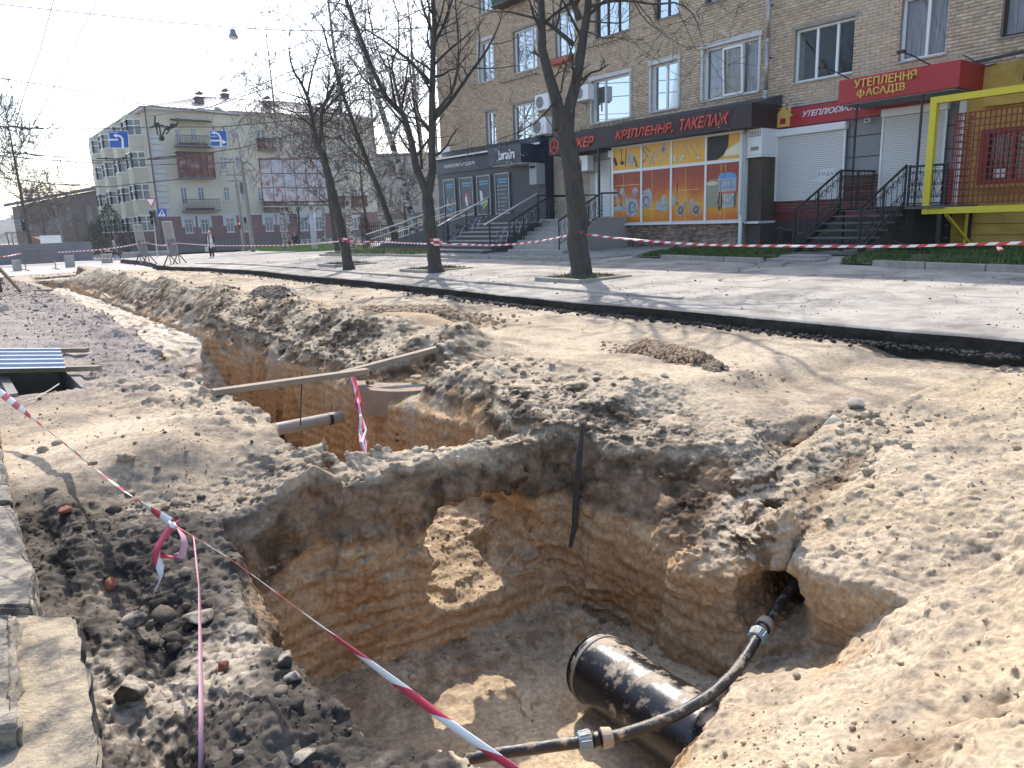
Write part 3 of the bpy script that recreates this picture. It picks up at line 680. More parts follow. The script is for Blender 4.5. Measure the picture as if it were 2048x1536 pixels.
mb.quad((FX+.012, Y1, ZB), (X2, Y1, ZB), (X2, Y1, ZT), (FX+.012, Y1, ZT)).quad((FX+.012, Y0, ZB), (X2, Y0, ZB), (X2, Y0, ZT), (FX+.012, Y0, ZT)).quad((X2, Y0, ZB), (X2, Y1, ZB), (X2, Y1, ZT), (X2, Y0, ZT))
mb.build('wall', M_mortar, block)
mb = MB(); mb.box(FX-.5, Y0-.5, ZT, X2+.5, Y1+.5, ZT+.35); mb.hexa([(FX-.5, Y0-.5, ZT+.36), (X2+.5, Y0-.5, ZT+.36), (X2+.5, Y1+.5, ZT+.36), (FX-.5, Y1+.5, ZT+.36), (FX+5.5, Y0+5, ZT+2.2), (FX+6.5, Y0+5, ZT+2.2), (FX+6.5, Y1-5, ZT+2.2), (FX+5.5, Y1-5, ZT+2.2)])
mb.build('roof', mat('roof_sheet', (.2, .19, .18), .7), block)
# bricks, course by course
BH, BL, J = .078, .262, .011
tones = [(.55, .425, .305), (.535, .41, .285), (.56, .445, .325), (.51, .39, .275), (.54, .405, .285), (.485, .38, .28)]
bricks = []
row = 0; z = 2.75
while z < 9.35:
    off = (BL/2 if row % 2 else 0)+random.uniform(-.02, .02); y = 3.0-off
    holes = [(w[0][0]-.0, w[0][1]+.0) for w in WIN if w[0][2] < z+BH-J-.004 and w[0][3] > z+.004]
    while y < Y1:
        a, b = y+J/2, min(y+BL-J/2, Y1); segs = [(a, b)]
        for h0, h1 in holes:
            segs = [s for p, q in segs for s in ((p, min(q, h0)), (max(p, h1), q)) if s[1]-s[0] > .03]
        for p, q in segs: bricks.append((p, q, z+J/2, z+BH-J/2, random.choice(tones)))
        y += BL
    z += BH; row += 1
def dist_px(b): yy = (b[0]+b[1])/2; zz = b[2]; return (yy*yy*.8+FX*FX*.8+zz*zz)
inview = [b for b in bricks if b[0] > 6.9 and b[2] < 2.75+(b[0]*.19) ]
full = [b for b in bricks if abs((b[1]-b[0])-(BL-J)) < 1e-6 and b[0] > 8 and b[3] < 3.45+.1*0+ (b[0] > 9)*2.4]
full.sort(key=dist_px); near_b = set(id(b) for b in full[:300])
V, F, CC = [], [], []
for b in bricks:
    if id(b) in near_b: continue
    y0, y1, z0, z1, c = b; k = len(V); pr = random.uniform(0, .005); t = random.uniform(.9, 1.08)
    if noise3(np.array([[0, y0, z0]], np.float32), 1.5, 97)[0] > .45: t *= .86
    for x in (FX+.02, FX-pr):
        V += [(x, y0, z0), (x, y1, z0), (x, y1, z1), (x, y0, z1)]
    F += [(k+4, k+7, k+6, k+5), (k, k+4, k+5, k+1), (k+1, k+5, k+6, k+2), (k+2, k+6, k+7, k+3), (k+3, k+7, k+4, k)]
    CC += [tuple(v*t for v in c)]*8
o = np_mesh('brickwork', np.array(V), np.array(F), M_brk, block, col=np.array(CC)); o['kind'] = 'stuff'
tone_m = [mat('yellow_brick_%s' % n, c, .9, var=.2, vscale=7) for n, c in zip(('honey', 'ochre', 'pale', 'tan', 'warm', 'drab'), tones)]
hx = (BL-J)/2; hz = (BH-J)/2
b_me = [None]*6
for b in full[:300]:
    ti = tones.index(b[4])
    if b_me[ti] is None:
        me = bpy.data.meshes.new('brick'); me.from_pydata([(x, y, z) for x in (.02, 0) for y, z in ((-hx, -hz), (hx, -hz), (hx, hz), (-hx, hz))], [], [(4, 7, 6, 5), (0, 4, 5, 1), (1, 5, 6, 2), (2, 6, 7, 3), (3, 7, 4, 0)])
        me.materials.append(tone_m[ti]); b_me[ti] = me
    o = bpy.data.objects.new('brick', b_me[ti]); COL.objects.link(o); o.parent = block
    o.location = Vector((FX-random.uniform(0, .005), (b[0]+b[1])/2, (b[2]+b[3])/2))-block.location

def window(parent, X, y0, y1, z0, z1, style, divs, inside, depth=.14, sub=True, big=True):
    fm = {'plain': M_white, 'trim': M_white, 'brown': M_brown, 'old': M_oldwhite}[style]; d = depth; w = .06 if big else .05
    mb = MB(); fx = X+d
    for a, b, c, e in ((y0, y1, z0, z0+w), (y0, y1, z1-w, z1), (y0, y0+w, z0+w, z1-w), (y1-w, y1, z0+w, z1-w)): mb.box(fx-.03, a, c, fx+.03, b, e)
    ed = [0]+[1-t for t in reversed(divs)]+[1]      # divisions are given from the viewer's left (high y)
    for t in ed[1:-1]: yy = y0+(y1-y0)*t; mb.box(fx-.028, yy-w*.55, z0+w, fx+.028, yy+w*.55, z1-w)
    win = mb.build('window', fm, parent)
    for t0, t1 in zip(ed[:-1], ed[1:]):
        a = y0+(y1-y0)*t0; b = y0+(y1-y0)*t1
        MB().quad((fx+.005, a+w*.5, z0+w*.9), (fx+.005, b-w*.5, z0+w*.9), (fx+.005, b-w*.5, z1-w*.9), (fx+.005, a+w*.5, z1-w*.9)).build('pane', M_glass, win)
    mb = MB()   # reveal and dark room
    rw = X+.5
    mb.quad((X, y0, z0), (rw, y0, z0), (rw, y0, z1), (X, y0, z1)); mb.quad((X, y1, z0), (rw, y1, z0), (rw, y1, z1), (X, y1, z1)); mb.quad((X, y0, z1), (rw, y0, z1), (rw, y1, z1), (X, y1, z1)); mb.quad((X, y0, z0), (rw, y0, z0), (rw, y1, z0), (X, y1, z0))
    mb.build('reveal', M_plaster if style != 'trim' else M_trim, win)
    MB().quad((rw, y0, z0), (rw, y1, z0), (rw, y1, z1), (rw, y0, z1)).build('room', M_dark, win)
    if inside != 'dark':
        a, b = (y0, y1) if inside == 'net' else (y0, y0+(y1-y0)*1)
        n = 14; V = [(fx+.10+.015*math.sin(i*2.3), a+(b-a)*i/n, zz) for zz in (z0+w, z1-w) for i in range(n+1)]
        MB_ = MB(); MB_.v = V; MB_.f = [(i, i+1, n+2+i, n+1+i) for i in range(n)]; MB_.mi = [0]*n
        MB_.build('curtain', M_net if inside == 'net' else mat('pale_blind', (.50, .50, .44), .9), win)
    MB().box(X-.05, y0-.04, z0-.035, fx-.03, y1+.04, z0+.0).build('sill', M_oldwhite if style != 'brown' else M_plaster, win)
    if style == 'trim':
        mb = MB(); t = .07
        mb.box(X-.05, y1, z0, X-.004, y1+t, z1); mb.box(X-.05, y0-t, z0, X-.004, y0, z1); mb.box(X-.07, y0-t-.04, z1, X-.004, y1+t+.04, z1+.12)
        mb.build('surround', M_trim, win)
    elif style == 'plain' and big:
        MB().box(X-.012, y0-.1, z1, X-.004, y1+.1, z1+.09).build('lintel', M_plaster, win)
    return win
for (a, b, c, d), st, dv, ins in WIN: window(block, FX, a, b, c, d, st, dv, ins)
# a tilted sash in the wide window above the hardware shop
o = MB().hexa([(FX+.05, 14.3, 3.42), (FX+.09, 14.3, 3.42), (FX+.09, 14.95, 3.42), (FX+.05, 14.95, 3.42), (FX-.02, 14.3, 4.7), (FX+.02, 14.3, 4.7), (FX+.02, 14.95, 4.7), (FX-.02, 14.95, 4.7)]).build('tilted_sash', M_glass, block)
mb = MB()
for a, b in (((FX+.07, 14.3, 3.42), (FX, 14.3, 4.7)), ((FX+.07, 14.95, 3.42), (FX, 14.95, 4.7)), ((FX+.07, 14.3, 3.42), (FX+.07, 14.95, 3.42)), ((FX, 14.3, 4.7), (FX, 14.95, 4.7))): mb.bar(a, b, .06)
mb.build('sash_frame', M_white, block)

# window box brackets (rusty hooks), green balcony box, red flower box
def hooks(y0, y1, z, label):
    mb = MB(); n = int((y1-y0)/.22)
    for i in range(n+1):
        y = y0+(y1-y0)*i/n; mb.tube([(FX, y, z), (FX-.14, y, z+.01), (FX-.24, y+.03, z+.03), (FX-.25, y, z+.12+.05*random.random())], .010, 4)
    mb.tube([(FX-.2, y0-.1, z+.02), (FX-.22, (y0+y1)/2, z), (FX-.2, y1+.1, z+.03)], .010, 4)
    tag(mb.build('flower_rack', mat('rust', (.07, .035, .022), .9)), label, 'flower rack')
hooks(18.3, 20.9, 3.05, 'empty rusty flower rack under the white framed window above the hardware sign')
hooks(18.8, 20.9, 5.75, 'empty rusty flower rack under the old brown framed window')
hooks(23.4, 25.6, 5.38, 'empty rusty flower rack under the upper open window left of the forked tree')
t = thing('flower_box', 'small red flower box under a white upper window behind the forked tree', 'flower box', (FX-.2, 22, 5.5))
MB().box(FX-.28, 21.5, 5.52, FX-.02, 22.6, 5.72).build('box', mat('red_plastic', (.35, .05, .035), .5), t, bevel=.01)
MB().box(FX-.26, 21.52, 5.70, FX-.04, 22.58, 5.735).build('soil', M_soil, t)
t = thing('balcony_box', 'dark green window box at the top edge beside the forked tree', 'window box', (FX-.3, 24.5, 8.2))
mb = MB(); [mb.box(FX-.55, 24.0+i*.24, 8.25, FX-.52, 24.2+i*.24, 9.0) for i in range(7)]; mb.build('slats', mat('green_paint', (.02, .07, .04), .6), t)
MB().box(FX-.55, 23.95, 8.15, FX-.01, 25.7, 8.22).build('shelf', M_black, t)
def ac(px, py, X, wd, ht, label, z=None):
    c = atX(px, py, X); y, z = c.y, c.z
    t = thing('air_conditioner', label, 'air conditioner', (X, y, z-ht/2), group=None)
    MB().box(X, y-wd/2, z-ht/2, X+.30, y+wd/2, z+ht/2).build('casing', M_white, t, bevel=.015)
    mb = MB(); r = ht*.38; cy = y+wd*.14
    mb.prism([(cy+r*math.cos(a*.2618), z+r*math.sin(a*.2618)) for a in range(24)], 0, X-.012, X-.002)
    mb.build('fan_opening', mat('grille_grey', (.12, .12, .13), .6), t)
    mb = MB()
    for k in range(1, 5):
        P = [(X-.02, cy+r*k/4.2*math.cos(a*.3927), z+r*k/4.2*math.sin(a*.3927)) for a in range(17)]; mb.tube(P, .006, 4, False)
    mb.build('fan_guard', M_white, t)
    mb = MB()
    for s in (-1, 1): mb.bar((X+.02, y+s*wd*.35, z-ht/2-.03), (FX, y+s*wd*.35, z-ht/2-.03), .04); mb.bar((FX-.03, y+s*wd*.35, z-ht/2-.03), (FX-.03, y+s*wd*.35, z-ht/2-.35), .04)
    mb.build('bracket', M_oldwhite, t)
ac(1083, 204, 18.95, .8, .56, 'white air conditioner box, upper of the two beside the forked trunk')
ac(1078, 253, 18.95, .85, .62, 'white air conditioner box with three-blade fan, lower of the two beside the forked trunk')
ac(1162, 186, 18.95, .7, .5, 'white air conditioner box just right of the forked trunk above the hardware sign')
ac(1160, 327, 18.55, .75, .52, 'cream air conditioner box under the hardware shop sign beside the trunk')
# rain pipes
def rainpipe(px, X, y, z0, z1, label, r=.055, kick=True):
    t = thing('downpipe', label, 'downpipe', (X, y, z0)); n = 0; z = z1
    while z > z0+.01:
        zz = max(z0, z-1.35); MB().tube([(X, y, z), (X, y, zz+.0)], r, 10).build('pipe_section', M_steel, t, smooth=True)
        MB().tube([(X, y, z-.03), (X, y, z-.11)], r*1.16, 10).build('collar', M_steel, t); MB().bar((X, y, z-.5), (FX+.02, y, z-.5), .03).build('clamp', M_black, t); z = zz-.005
    if kick: MB().tube([(X, y, z0), (X-.02, y, z0-.06), (X-.12, y, z0-.16)], r*1.1, 10).build('shoe', M_steel, t)
rainpipe(0, 19.2, 13.32, 1.05, 12.8, 'long grey galvanised downpipe between the hardware shop and the red shop')
rainpipe(0, 19.3, 30.95, -.9, 12.8, 'grey downpipe at the left corner of the brick block')
MB().box(FX-.03, 29.95, 3.15, FX-.005, 30.62, 3.38).build('sign_plate', M_white); o = bpy.data.objects['sign_plate']; o.name = 'street_number_plate'; tag(o, 'small white address plate on the brick corner above the phone shop', 'address plate')

# ---------------------------------------------------------------- lettering
def text_mesh(body, name, X, y_left, y_right, z0, z1, m, parent, ex=.01, shear=0, bold=0, rise=0, face='-x', narrow=None):
    cu = bpy.data.curves.new(name, 'FONT'); cu.body = body; cu.extrude = .02; cu.offset = bold; cu.shear = shear; cu.resolution_u = 2; cu.space_character = narrow or 1
    ob = bpy.data.objects.new(name, cu); COL.objects.link(ob); bpy.context.view_layer.update()
    me = bpy.data.meshes.new_from_object(ob.evaluated_get(bpy.context.evaluated_depsgraph_get())); bpy.data.objects.remove(ob)
    n = len(me.vertices); co = np.empty(n*3, np.float32); me.vertices.foreach_get('co', co); co = co.reshape(-1, 3)
    lo, hi = co.min(0), co.max(0); u = (co[:, 0]-lo[0])/(hi[0]-lo[0]); v = (co[:, 1]-lo[1])/(hi[1]-lo[1]); w = (co[:, 2]-lo[2])/(hi[2]-lo[2])
    L = np.array(root_loc(parent))
    if face == '-x': P = np.stack([X-ex+(1-w)*ex, y_left+(y_right-y_left)*u, z0+(z1-z0)*v+rise*u], 1)
    else: P = np.stack([y_left+(y_right-y_left)*u, X-ex+(1-w)*ex, z0+(z1-z0)*v+rise*u], 1)
    me.vertices.foreach_set('co', (P-L).astype(np.float32).ravel()); me.update()
    return link_mesh(name, me, m, parent)
# ================================================================ phone and computer shop (navy)
M_navy = mat('navy_panel', (.022, .032, .055), .45, var=.15, vscale=2)
M_navy2 = mat('navy_box', (.018, .03, .06), .4)
M_lett = mat('white_letters', (.75, .76, .78), .5)
t = thing('computer_shop', 'navy blue shop front cladding with small white lettering about computers and gadgets', 'shop front', (19, 26, -1))
MB().box(18.97, 22.75, -1.3, 19.39, 30.45, 2.15).build('cladding', M_navy, t)
MB().box(18.9, 22.75, 2.152, 19.39, 30.5, 2.78).build('sign_band', M_navy2, t)
mb = MB()
mb.hexa([(18.72, 22.7, 2.785), (19.385, 22.7, 2.785), (19.385, 30.6, 2.785), (18.72, 30.6, 2.785), (18.72, 22.7, 2.81), (19.385, 22.7, 3.12), (19.385, 30.6, 3.12), (18.72, 30.6, 2.81)]); mb.build('canopy_roof', M_navy2, t)
for k in range(26): MB().hexa([(18.70, 22.72+k*.3, 2.815), (19.38, 22.72+k*.3, 3.13), (19.38, 22.97+k*.3, 3.13), (18.70, 22.97+k*.3, 2.815), (18.70, 22.72+k*.3, 2.84), (19.38, 22.72+k*.3, 3.16), (19.38, 22.97+k*.3, 3.16), (18.70, 22.97+k*.3, 2.84)]).build('roof_tile', M_navy, t)
MB().box(18.66, 22.7, 2.77, 18.715, 30.62, 2.83).build('gutter', M_white, t)
text_mesh("КОМП'ЮТЕРИ ТА ГАДЖЕТИ", 'lettering', 18.9, 29.75, 27.3, 2.36, 2.53, M_lett, t, bold=.01, narrow=.95)
t = thing('brain_sign', 'projecting navy sign box with white brain lettering over the shop door', 'sign', (18.4, 24, 2.1))
MB().box(18.0, 22.98, 2.12, 19.39, 25.1, 2.80).build('box', M_navy2, t, bevel=.008)
text_mesh('brain', 'lettering', 18.0, 24.35, 23.35, 2.29, 2.66, M_lett, t, bold=.012, narrow=.9, ex=.03)
MB().box(18.1, 23.05, 2.09, 18.96, 25.0, 2.118).build('soffit', M_white, t)
posters = [((28.98, 29.91), 'blue rim of a phone lens', 0), ((27.57, 28.59), 'pink and white gadgets', 1), ((26.28, 27.26), 'white and green devices', 2), ((24.97, 25.94), 'list of white round bullet points', 3)]
M_post = mat('poster_navy', (.05, .065, .085), .4)
cyan = mat('poster_cyan', (.08, .35, .55), .5); pink = mat('poster_pink', (.5, .08, .16), .5); greenp = mat('poster_green', (.35, .5, .12), .5); orangep = mat('poster_orange', (.45, .15, .05), .5); pwhite = mat('poster_white', (.6, .6, .62), .5)
def ring(mb, X, cy, cz, ry, rz, w, n=20, a0=0, a1=360):
    for i in range(n):
        A = math.radians(a0+(a1-a0)*i/n); B = math.radians(a0+(a1-a0)*(i+1)/n)
        f = lambda a, k: (X, cy+(ry+k)*math.cos(a), cz+(rz+k)*math.sin(a)); mb.quad(f(A, -w), f(B, -w), f(B, w), f(A, w))
for (y0, y1), d, k in posters:
    t = thing('shop_poster', ['framed navy poster with a blue ringed gadget, leftmost on the phone shop', 'framed navy poster with pink and white gadgets, second from the left corner', 'framed navy poster with white and green devices, third from the left corner', 'framed navy poster listing bullet points beside the phone shop door'][k], 'poster', (18.93, (y0+y1)/2, .25))
    z0, z1 = .27, 1.9
    mb = MB(); [mb.box(18.90, a, b, 18.968, c, e) for a, b, c, e in ((y0, z0, y1, z0+.04), (y0, z1-.04, y1, z1), (y0, z0+.04, y0+.04, z1-.04), (y1-.04, z0+.04, y1, z1-.04))]; mb.build('frame', M_steel, t)
    MB().box(18.93, y0+.04, z0+.04, 18.967, y1-.04, z1-.04).build('sheet', M_post, t); yc = (y0+y1)/2; Xp = 18.926
    mb = MB(); mb.box(Xp, y0+.15, 1.62, 18.929, y1-.15, 1.68); mb.box(Xp, y0+.2, 1.52, 18.929, y1-.2, 1.57); mb.build('headline', cyan, t)
    if k == 0:
        mb = MB(); ring(mb, Xp, yc, .85, .26, .3, .03, 24, 200, 520); mb.build('print_ring', cyan, t); mb = MB(); ring(mb, Xp, yc-.05, .8, .14, .2, .025, 16, 20, 250); mb.build('print_strap', orangep, t)
        mb = MB(); ring(mb, Xp, yc, .95, .2, .2, .015, 16); mb.build('print_lens', pwhite, t)
    elif k == 1:
        mb = MB(); ring(mb, Xp, yc, .95, .22, .25, .045, 18, -60, 220); mb.build('print_band', pink, t)
        MB().quad((Xp, yc+.2, .75), (Xp, yc-.08, .65), (Xp, yc-.02, 1.1), (Xp, yc+.25, 1.15)).build('print_phone', pwhite, t)
    elif k == 2:
        MB().quad((Xp, yc+.28, .7), (Xp, yc+.02, .6), (Xp, yc+.14, 1.25), (Xp, yc+.32, 1.3)).build('print_phone', pwhite, t)
        mb = MB(); mb.quad((Xp, yc+.1, .48), (Xp, yc-.3, .8), (Xp, yc-.16, 1.0), (Xp, yc+.12, .75)); mb.build('print_case', greenp, t)
    else:
        for i in range(7):
            z = 1.4-i*.16; mb = MB(); mb.prism([(y1-.2+.035*math.cos(a*.785), z+.035*math.sin(a*.785)) for a in range(8)], 0, Xp, 18.929); mb.build('bullet', pwhite, t)
            MB().box(Xp, y0+.15+.1*(i % 3), z-.018, 18.929, y1-.32, z+.018).build('line', mat('poster_grey', (.3, .31, .33), .6), t)
# doorway of the phone shop
t = thing('phone_shop_door', 'white framed glass door with stickers at the top of the phone shop steps', 'door', (19.2, 23.6, -.05))
MB().box(19.22, 22.76, -.05, 19.385, 25.0, 2.05).build('wall_panel', mat('pale_wall', (.42, .42, .41), .8), t)
mb = MB(); [mb.box(19.12, a, b, 19.218, c, e) for a, b, c, e in ((23.35, 1.75, 24.35, 1.83), (24.28, -.05, 24.35, 1.75), (23.35, -.05, 23.42, 1.75), (23.42, -.05, 24.28, .12))]; mb.build('frame', M_white, t)
MB().box(19.15, 23.42, .12, 19.2, 24.28, 1.75).build('leaf', mat('door_glass', (.02, .022, .026), .08, spec=.8), t)
for i, (y, z, w_, h_) in enumerate([(24.0, 1.1, .2, .13), (23.8, .85, .15, .2), (24.05, .7, .16, .12), (23.75, 1.35, .12, .1)]): MB().box(19.14, y-w_/2, z, 19.149, y+w_/2, z+h_).build('sticker', [M_white, pwhite, M_lett, pwhite][i], t)
MB().tube([(19.1, 23.5, .7), (19.06, 23.5, .72), (19.06, 23.5, 1.2), (19.1, 23.5, 1.22)], .018, 6).build('handle', M_steel, t)
t = thing('shop_wall_box', 'narrow grey shop pillar box beside the phone shop door', 'wall cabinet', (18.6, 22.85, 1.2))
MB().box(18.55, 22.77, 1.3, 19.2, 23.2, 2.08).build('box', mat('cabinet_grey', (.33, .34, .35), .6), t, bevel=.01)
MB().box(18.54, 22.82, 1.9, 18.549, 23.15, 2.0).build('vent', M_dark, t)

# steps of the phone shop
M_stone = mat('step_stone', (.33, .31, .285), .85, var=.3, vscale=8, bump=.004, bscale=50); M_side = mat('dark_render', (.09, .09, .095), .9, var=.3, vscale=4)
def steps(name, label, cat, x0, y0, y1, n, zb, zt, tread, m, side, xl, tile=None, ylean=.0):
    t = thing(name, label, cat, (x0, (y0+y1)/2, zb)); r = (zt-zb)/n
    for k in range(n):
        xa = x0+k*tread; xb = x0+(k+1)*tread if k < n-1 else xl; z = zb+(k+1)*r; ya, yb = y0-ylean*k, y1-ylean*k
        s = MB().box(xa, ya, z-.05, xb+.03, yb, z).build('step', m, t, bevel=.006)
        MB().box(xa+.02, ya+.01, zb-.2, xb+.02 if k < n-1 else xl-.01, yb-.01, z-.052).build('riser', side, t)
        if tile:
            w = (yb-ya)/tile
            for q in range(tile): MB().box(xa+.008, ya+q*w+.006, z-r+.012, xa+.019, ya+(q+1)*w-.006, z-.055).build('tile', m, t)
    return t
st = steps('phone_shop_steps', 'wide grey stone steps rising to the phone shop door', 'steps', 13.95, 19.95, 22.9, 7, -1.03, -.06, .32, M_stone, M_side, 19.2, ylean=-.02)
MB().box(16.2, 22.9, -1.2, 18.96, 25.9, -.06).build('landing', M_side, st)
def rail(name, label, pts, posts, m=M_black, r=.025, fill=None, base=None, parent=None):
    t = thing(name, label, 'railing', pts[0]); MB().tube(pts, r, 8).build('handrail', m, t, smooth=True)
    for a, b in posts: MB().bar(a, b, .035).build('post', m, t)
    if fill: fill(t)
    return t
def scroll(c, r, turns, X, ysgn=1, z2=0, n=14, lean=0):
    P = []
    for i in range(n+1):
        a = turns*2*math.pi*i/n; k = r*(1-.75*i/n); P.append((X, c[0]+ysgn*k*math.cos(a), c[1]+k*math.sin(a)+lean*ysgn*k*math.cos(a)))
    return P
def scrolls_x(t, A, B, h, n, m=M_black, inner=.8):
    """wrought panels between two floor points A and B, height h: uprights and paired scrolls"""
    A = Vector(A); B = Vector(B); d = B-A
    for k in range(n):
        p = A+d*((k+.5)/n); u = (d/n); Lh = u.length*.5; U = u.normalized(); mb = MB()
        for zc, s in ((h*.82, 1), (h*.5, 1), (h*.2, -1)):
            for sg in (-1, 1):
                P = []
                for i in range(9):
                    a = i/8*2*math.pi*1.1; rr = Lh*.5*(1-.7*i/8); q = p+U*(sg*(Lh*.5-rr*math.cos(a))*1.0); P.append((q.x, q.y, q.z+zc+s*rr*math.sin(a)))
                mb.tube(P, .009, 4, False)
        mb.tube([p, p+Vector((0, 0, h))], .009, 4); 
        for sg in (-1, 1): mb.tube([p+U*(-sg*Lh*.9)+Vector((0, 0, h*.78)), p+Vector((0, 0, h*.45)), p+U*(-sg*Lh*.9)+Vector((0, 0, h*.15))], .008, 4, False)
        mb.build('scroll_panel', m, t)
M_rail = mat('polished_rail', (.45, .45, .45), .3, metal=.8)
for k, (y, lab) in enumerate([(22.8, 'left bright handrail with curled iron leaves on the phone shop steps'), (20.0, 'right bright handrail with curled iron leaves on the phone shop steps')]):
    t = thing('stair_rail', lab, 'railing', (14.1, y, -1)); P0 = Vector((14.1, y, -.12)); P1 = Vector((16.3, y-.02, .84))
    MB().tube([P0, P1], .03, 8).build('handrail', M_rail, t); MB().bar((14.3, y, -1.0), (14.3, y, -.05), .035).build('post', M_black, t); MB().bar((16.3, y, -.06), (16.3, y, .84), .035).build('post', M_black, t); MB().bar((15.3, y, -.45), (15.3, y, .4), .03).build('post', M_black, t)
    for i in range(7):
        mb = MB(); b = Vector((14.4+i*.27, y, -.95+i*.125)); s = 1 if i % 2 else -1
        mb.tube([b, b+Vector((.1, 0, .35)), b+Vector((.3, .02*s, .6)), b+Vector((.42, 0, .55)), b+Vector((.4, 0, .45))], .012, 4)
        mb.tube([b+Vector((.1, 0, .3)), b+Vector((-.05, 0, .45)), b+Vector((-.12, 0, .4))], .010, 4); mb.build('iron_leaf', M_rail if i % 3 else M_black, t)
t = thing('landing_rail', 'black curled iron landing railing in front of the phone shop door', 'railing', (16.9, 21, 0))
MB().tube([(16.35, 20.05, .78), (17.6, 20.05, .78), (19.1, 20.05, .78)], .022, 6).build('handrail', M_black, t)
for x in (16.4, 17.7, 19.0): MB().bar((x, 20.05, -.06), (x, 20.05, .78), .03).build('post', M_black, t)
mb = MB()
for i in range(9):
    cx = 16.6+i*.28; P = [(cx+(.13-.09*j/12)*math.cos(j*.7), 20.05, .36+(.28-.2*j/12)*math.sin(j*.7)) for j in range(13)]; mb.tube(P, .009, 4, False)
mb.build('scrolls', M_black, t)
# wheelchair ramp
t = thing('wheelchair_ramp', 'long grey concrete wheelchair ramp with pale handrails left of the phone shop steps', 'ramp', (16.6, 28, -1))
MB().prism([(24.9, -1.35), (31.9, -1.35), (31.9, -1.2), (31.4, -1.12), (24.9, -.06)], 0, 15.9, 17.3).build('slope', M_stone, t)
MB().prism([(24.9, -1.35), (32.0, -1.35), (32.0, -1.13), (24.9, .05)], 0, 15.78, 15.88).build('side_curb', M_side, t)
for X in (15.83, 17.2):
    MB().tube([(X, 31.8, -.40), (X, 28.5, .05), (X, 25.0, .62), (X, 24.2, .70)], .025, 8).build('handrail', M_rail, t)
    MB().tube([(X, 31.4, -.62), (X, 25.0, .35)], .018, 6).build('handrail', M_rail, t)
    for y in (31.6, 29.4, 27.2, 25.0): z = -1.1+(31.9-y)*.15; MB().bar((X, y, z), (X, y, z+.72), .03).build('post', M_black, t)

# ================================================================ hardware shop (dark brown sign, printed window)
M_sign = mat('dark_brown_sign', (.028, .016, .018), .55); M_redl = mat('red_letters', (.62, .075, .05), .5)
M_clad = mat('grey_tile_wall', (.12, .125, .14), .8)
t = thing('hardware_sign', 'dark brown sign box with red stencil lettering above the printed shop window', 'sign', (18.3, 16, 2.2))
MB().box(18.0, 12.9, 2.24, 19.385, 18.98, 2.86).build('box', M_sign, t, bevel=.006)
text_mesh('КРІПЛЕННЯ,', 'lettering', 18.0, 18.0, 15.62, 2.36, 2.68, M_redl, t, shear=.25, bold=.02, ex=.03)
text_mesh('ТАКЕЛАЖ', 'lettering', 18.0, 15.35, 13.62, 2.40, 2.72, M_redl, t, shear=.25, bold=.02, ex=.03)
for k in range(17): # stencil gaps cut across the letters
    y = 17.86-k*.262
    MB().hexa([(17.966, y, 2.34), (17.969, y, 2.34), (17.969, y+.018, 2.34), (17.966, y+.018, 2.34), (17.966, y-.11, 2.75), (17.969, y-.11, 2.75), (17.969, y-.092, 2.75), (17.966, y-.092, 2.75)]).build('stencil_gap', M_sign, t)
t = thing('anchor_sign', 'shorter dark sign with red hexagon emblem, half hidden by the forked tree', 'sign', (18.4, 20.5, 2.2))
MB().box(18.2, 18.99, 2.22, 19.385, 21.6, 2.84).build('box', M_sign, t, bevel=.006)
text_mesh('АНКЕР', 'lettering', 18.2, 20.75, 19.2, 2.36, 2.68, M_redl, t, shear=.25, bold=.02, ex=.03)
mb = MB(); cy, cz = 21.25, 2.52
H6 = [(cy+.22*math.cos(math.radians(90+60*i)), cz+.26*math.sin(math.radians(90+60*i))) for i in range(6)]
for i in range(6): mb.bar((18.18, *H6[i]), (18.18, *H6[(i+1) % 6]), .035)
for i in (0, 2, 4): mb.bar((18.18, cy, cz), (18.18, cy+(H6[i][0]-cy)*.75, cz+(H6[i][1]-cz)*.75), .03)
mb.build('emblem', M_redl, t)
t = thing('shop_awning_roof', 'dark felt roof strip on top of the hardware sign boxes', 'awning', (18.8, 16, 2.9))
MB().hexa([(18.02, 12.92, 2.865), (19.38, 12.92, 2.865), (19.38, 18.95, 2.865), (18.02, 18.95, 2.865), (18.4, 12.92, 2.92), (19.38, 12.92, 3.14), (19.38, 18.95, 3.14), (18.4, 18.95, 2.92)]).build('felt', mat('roof_felt', (.05, .055, .065), .8), t)
MB().hexa([(18.25, 19.0, 2.85), (19.38, 19.0, 2.85), (19.38, 21.7, 2.85), (18.25, 21.7, 2.85), (18.5, 19.0, 2.9), (19.38, 19.0, 3.10), (19.38, 21.7, 3.10), (18.5, 21.7, 2.9)]).build('felt', MATS['roof_felt'], t)
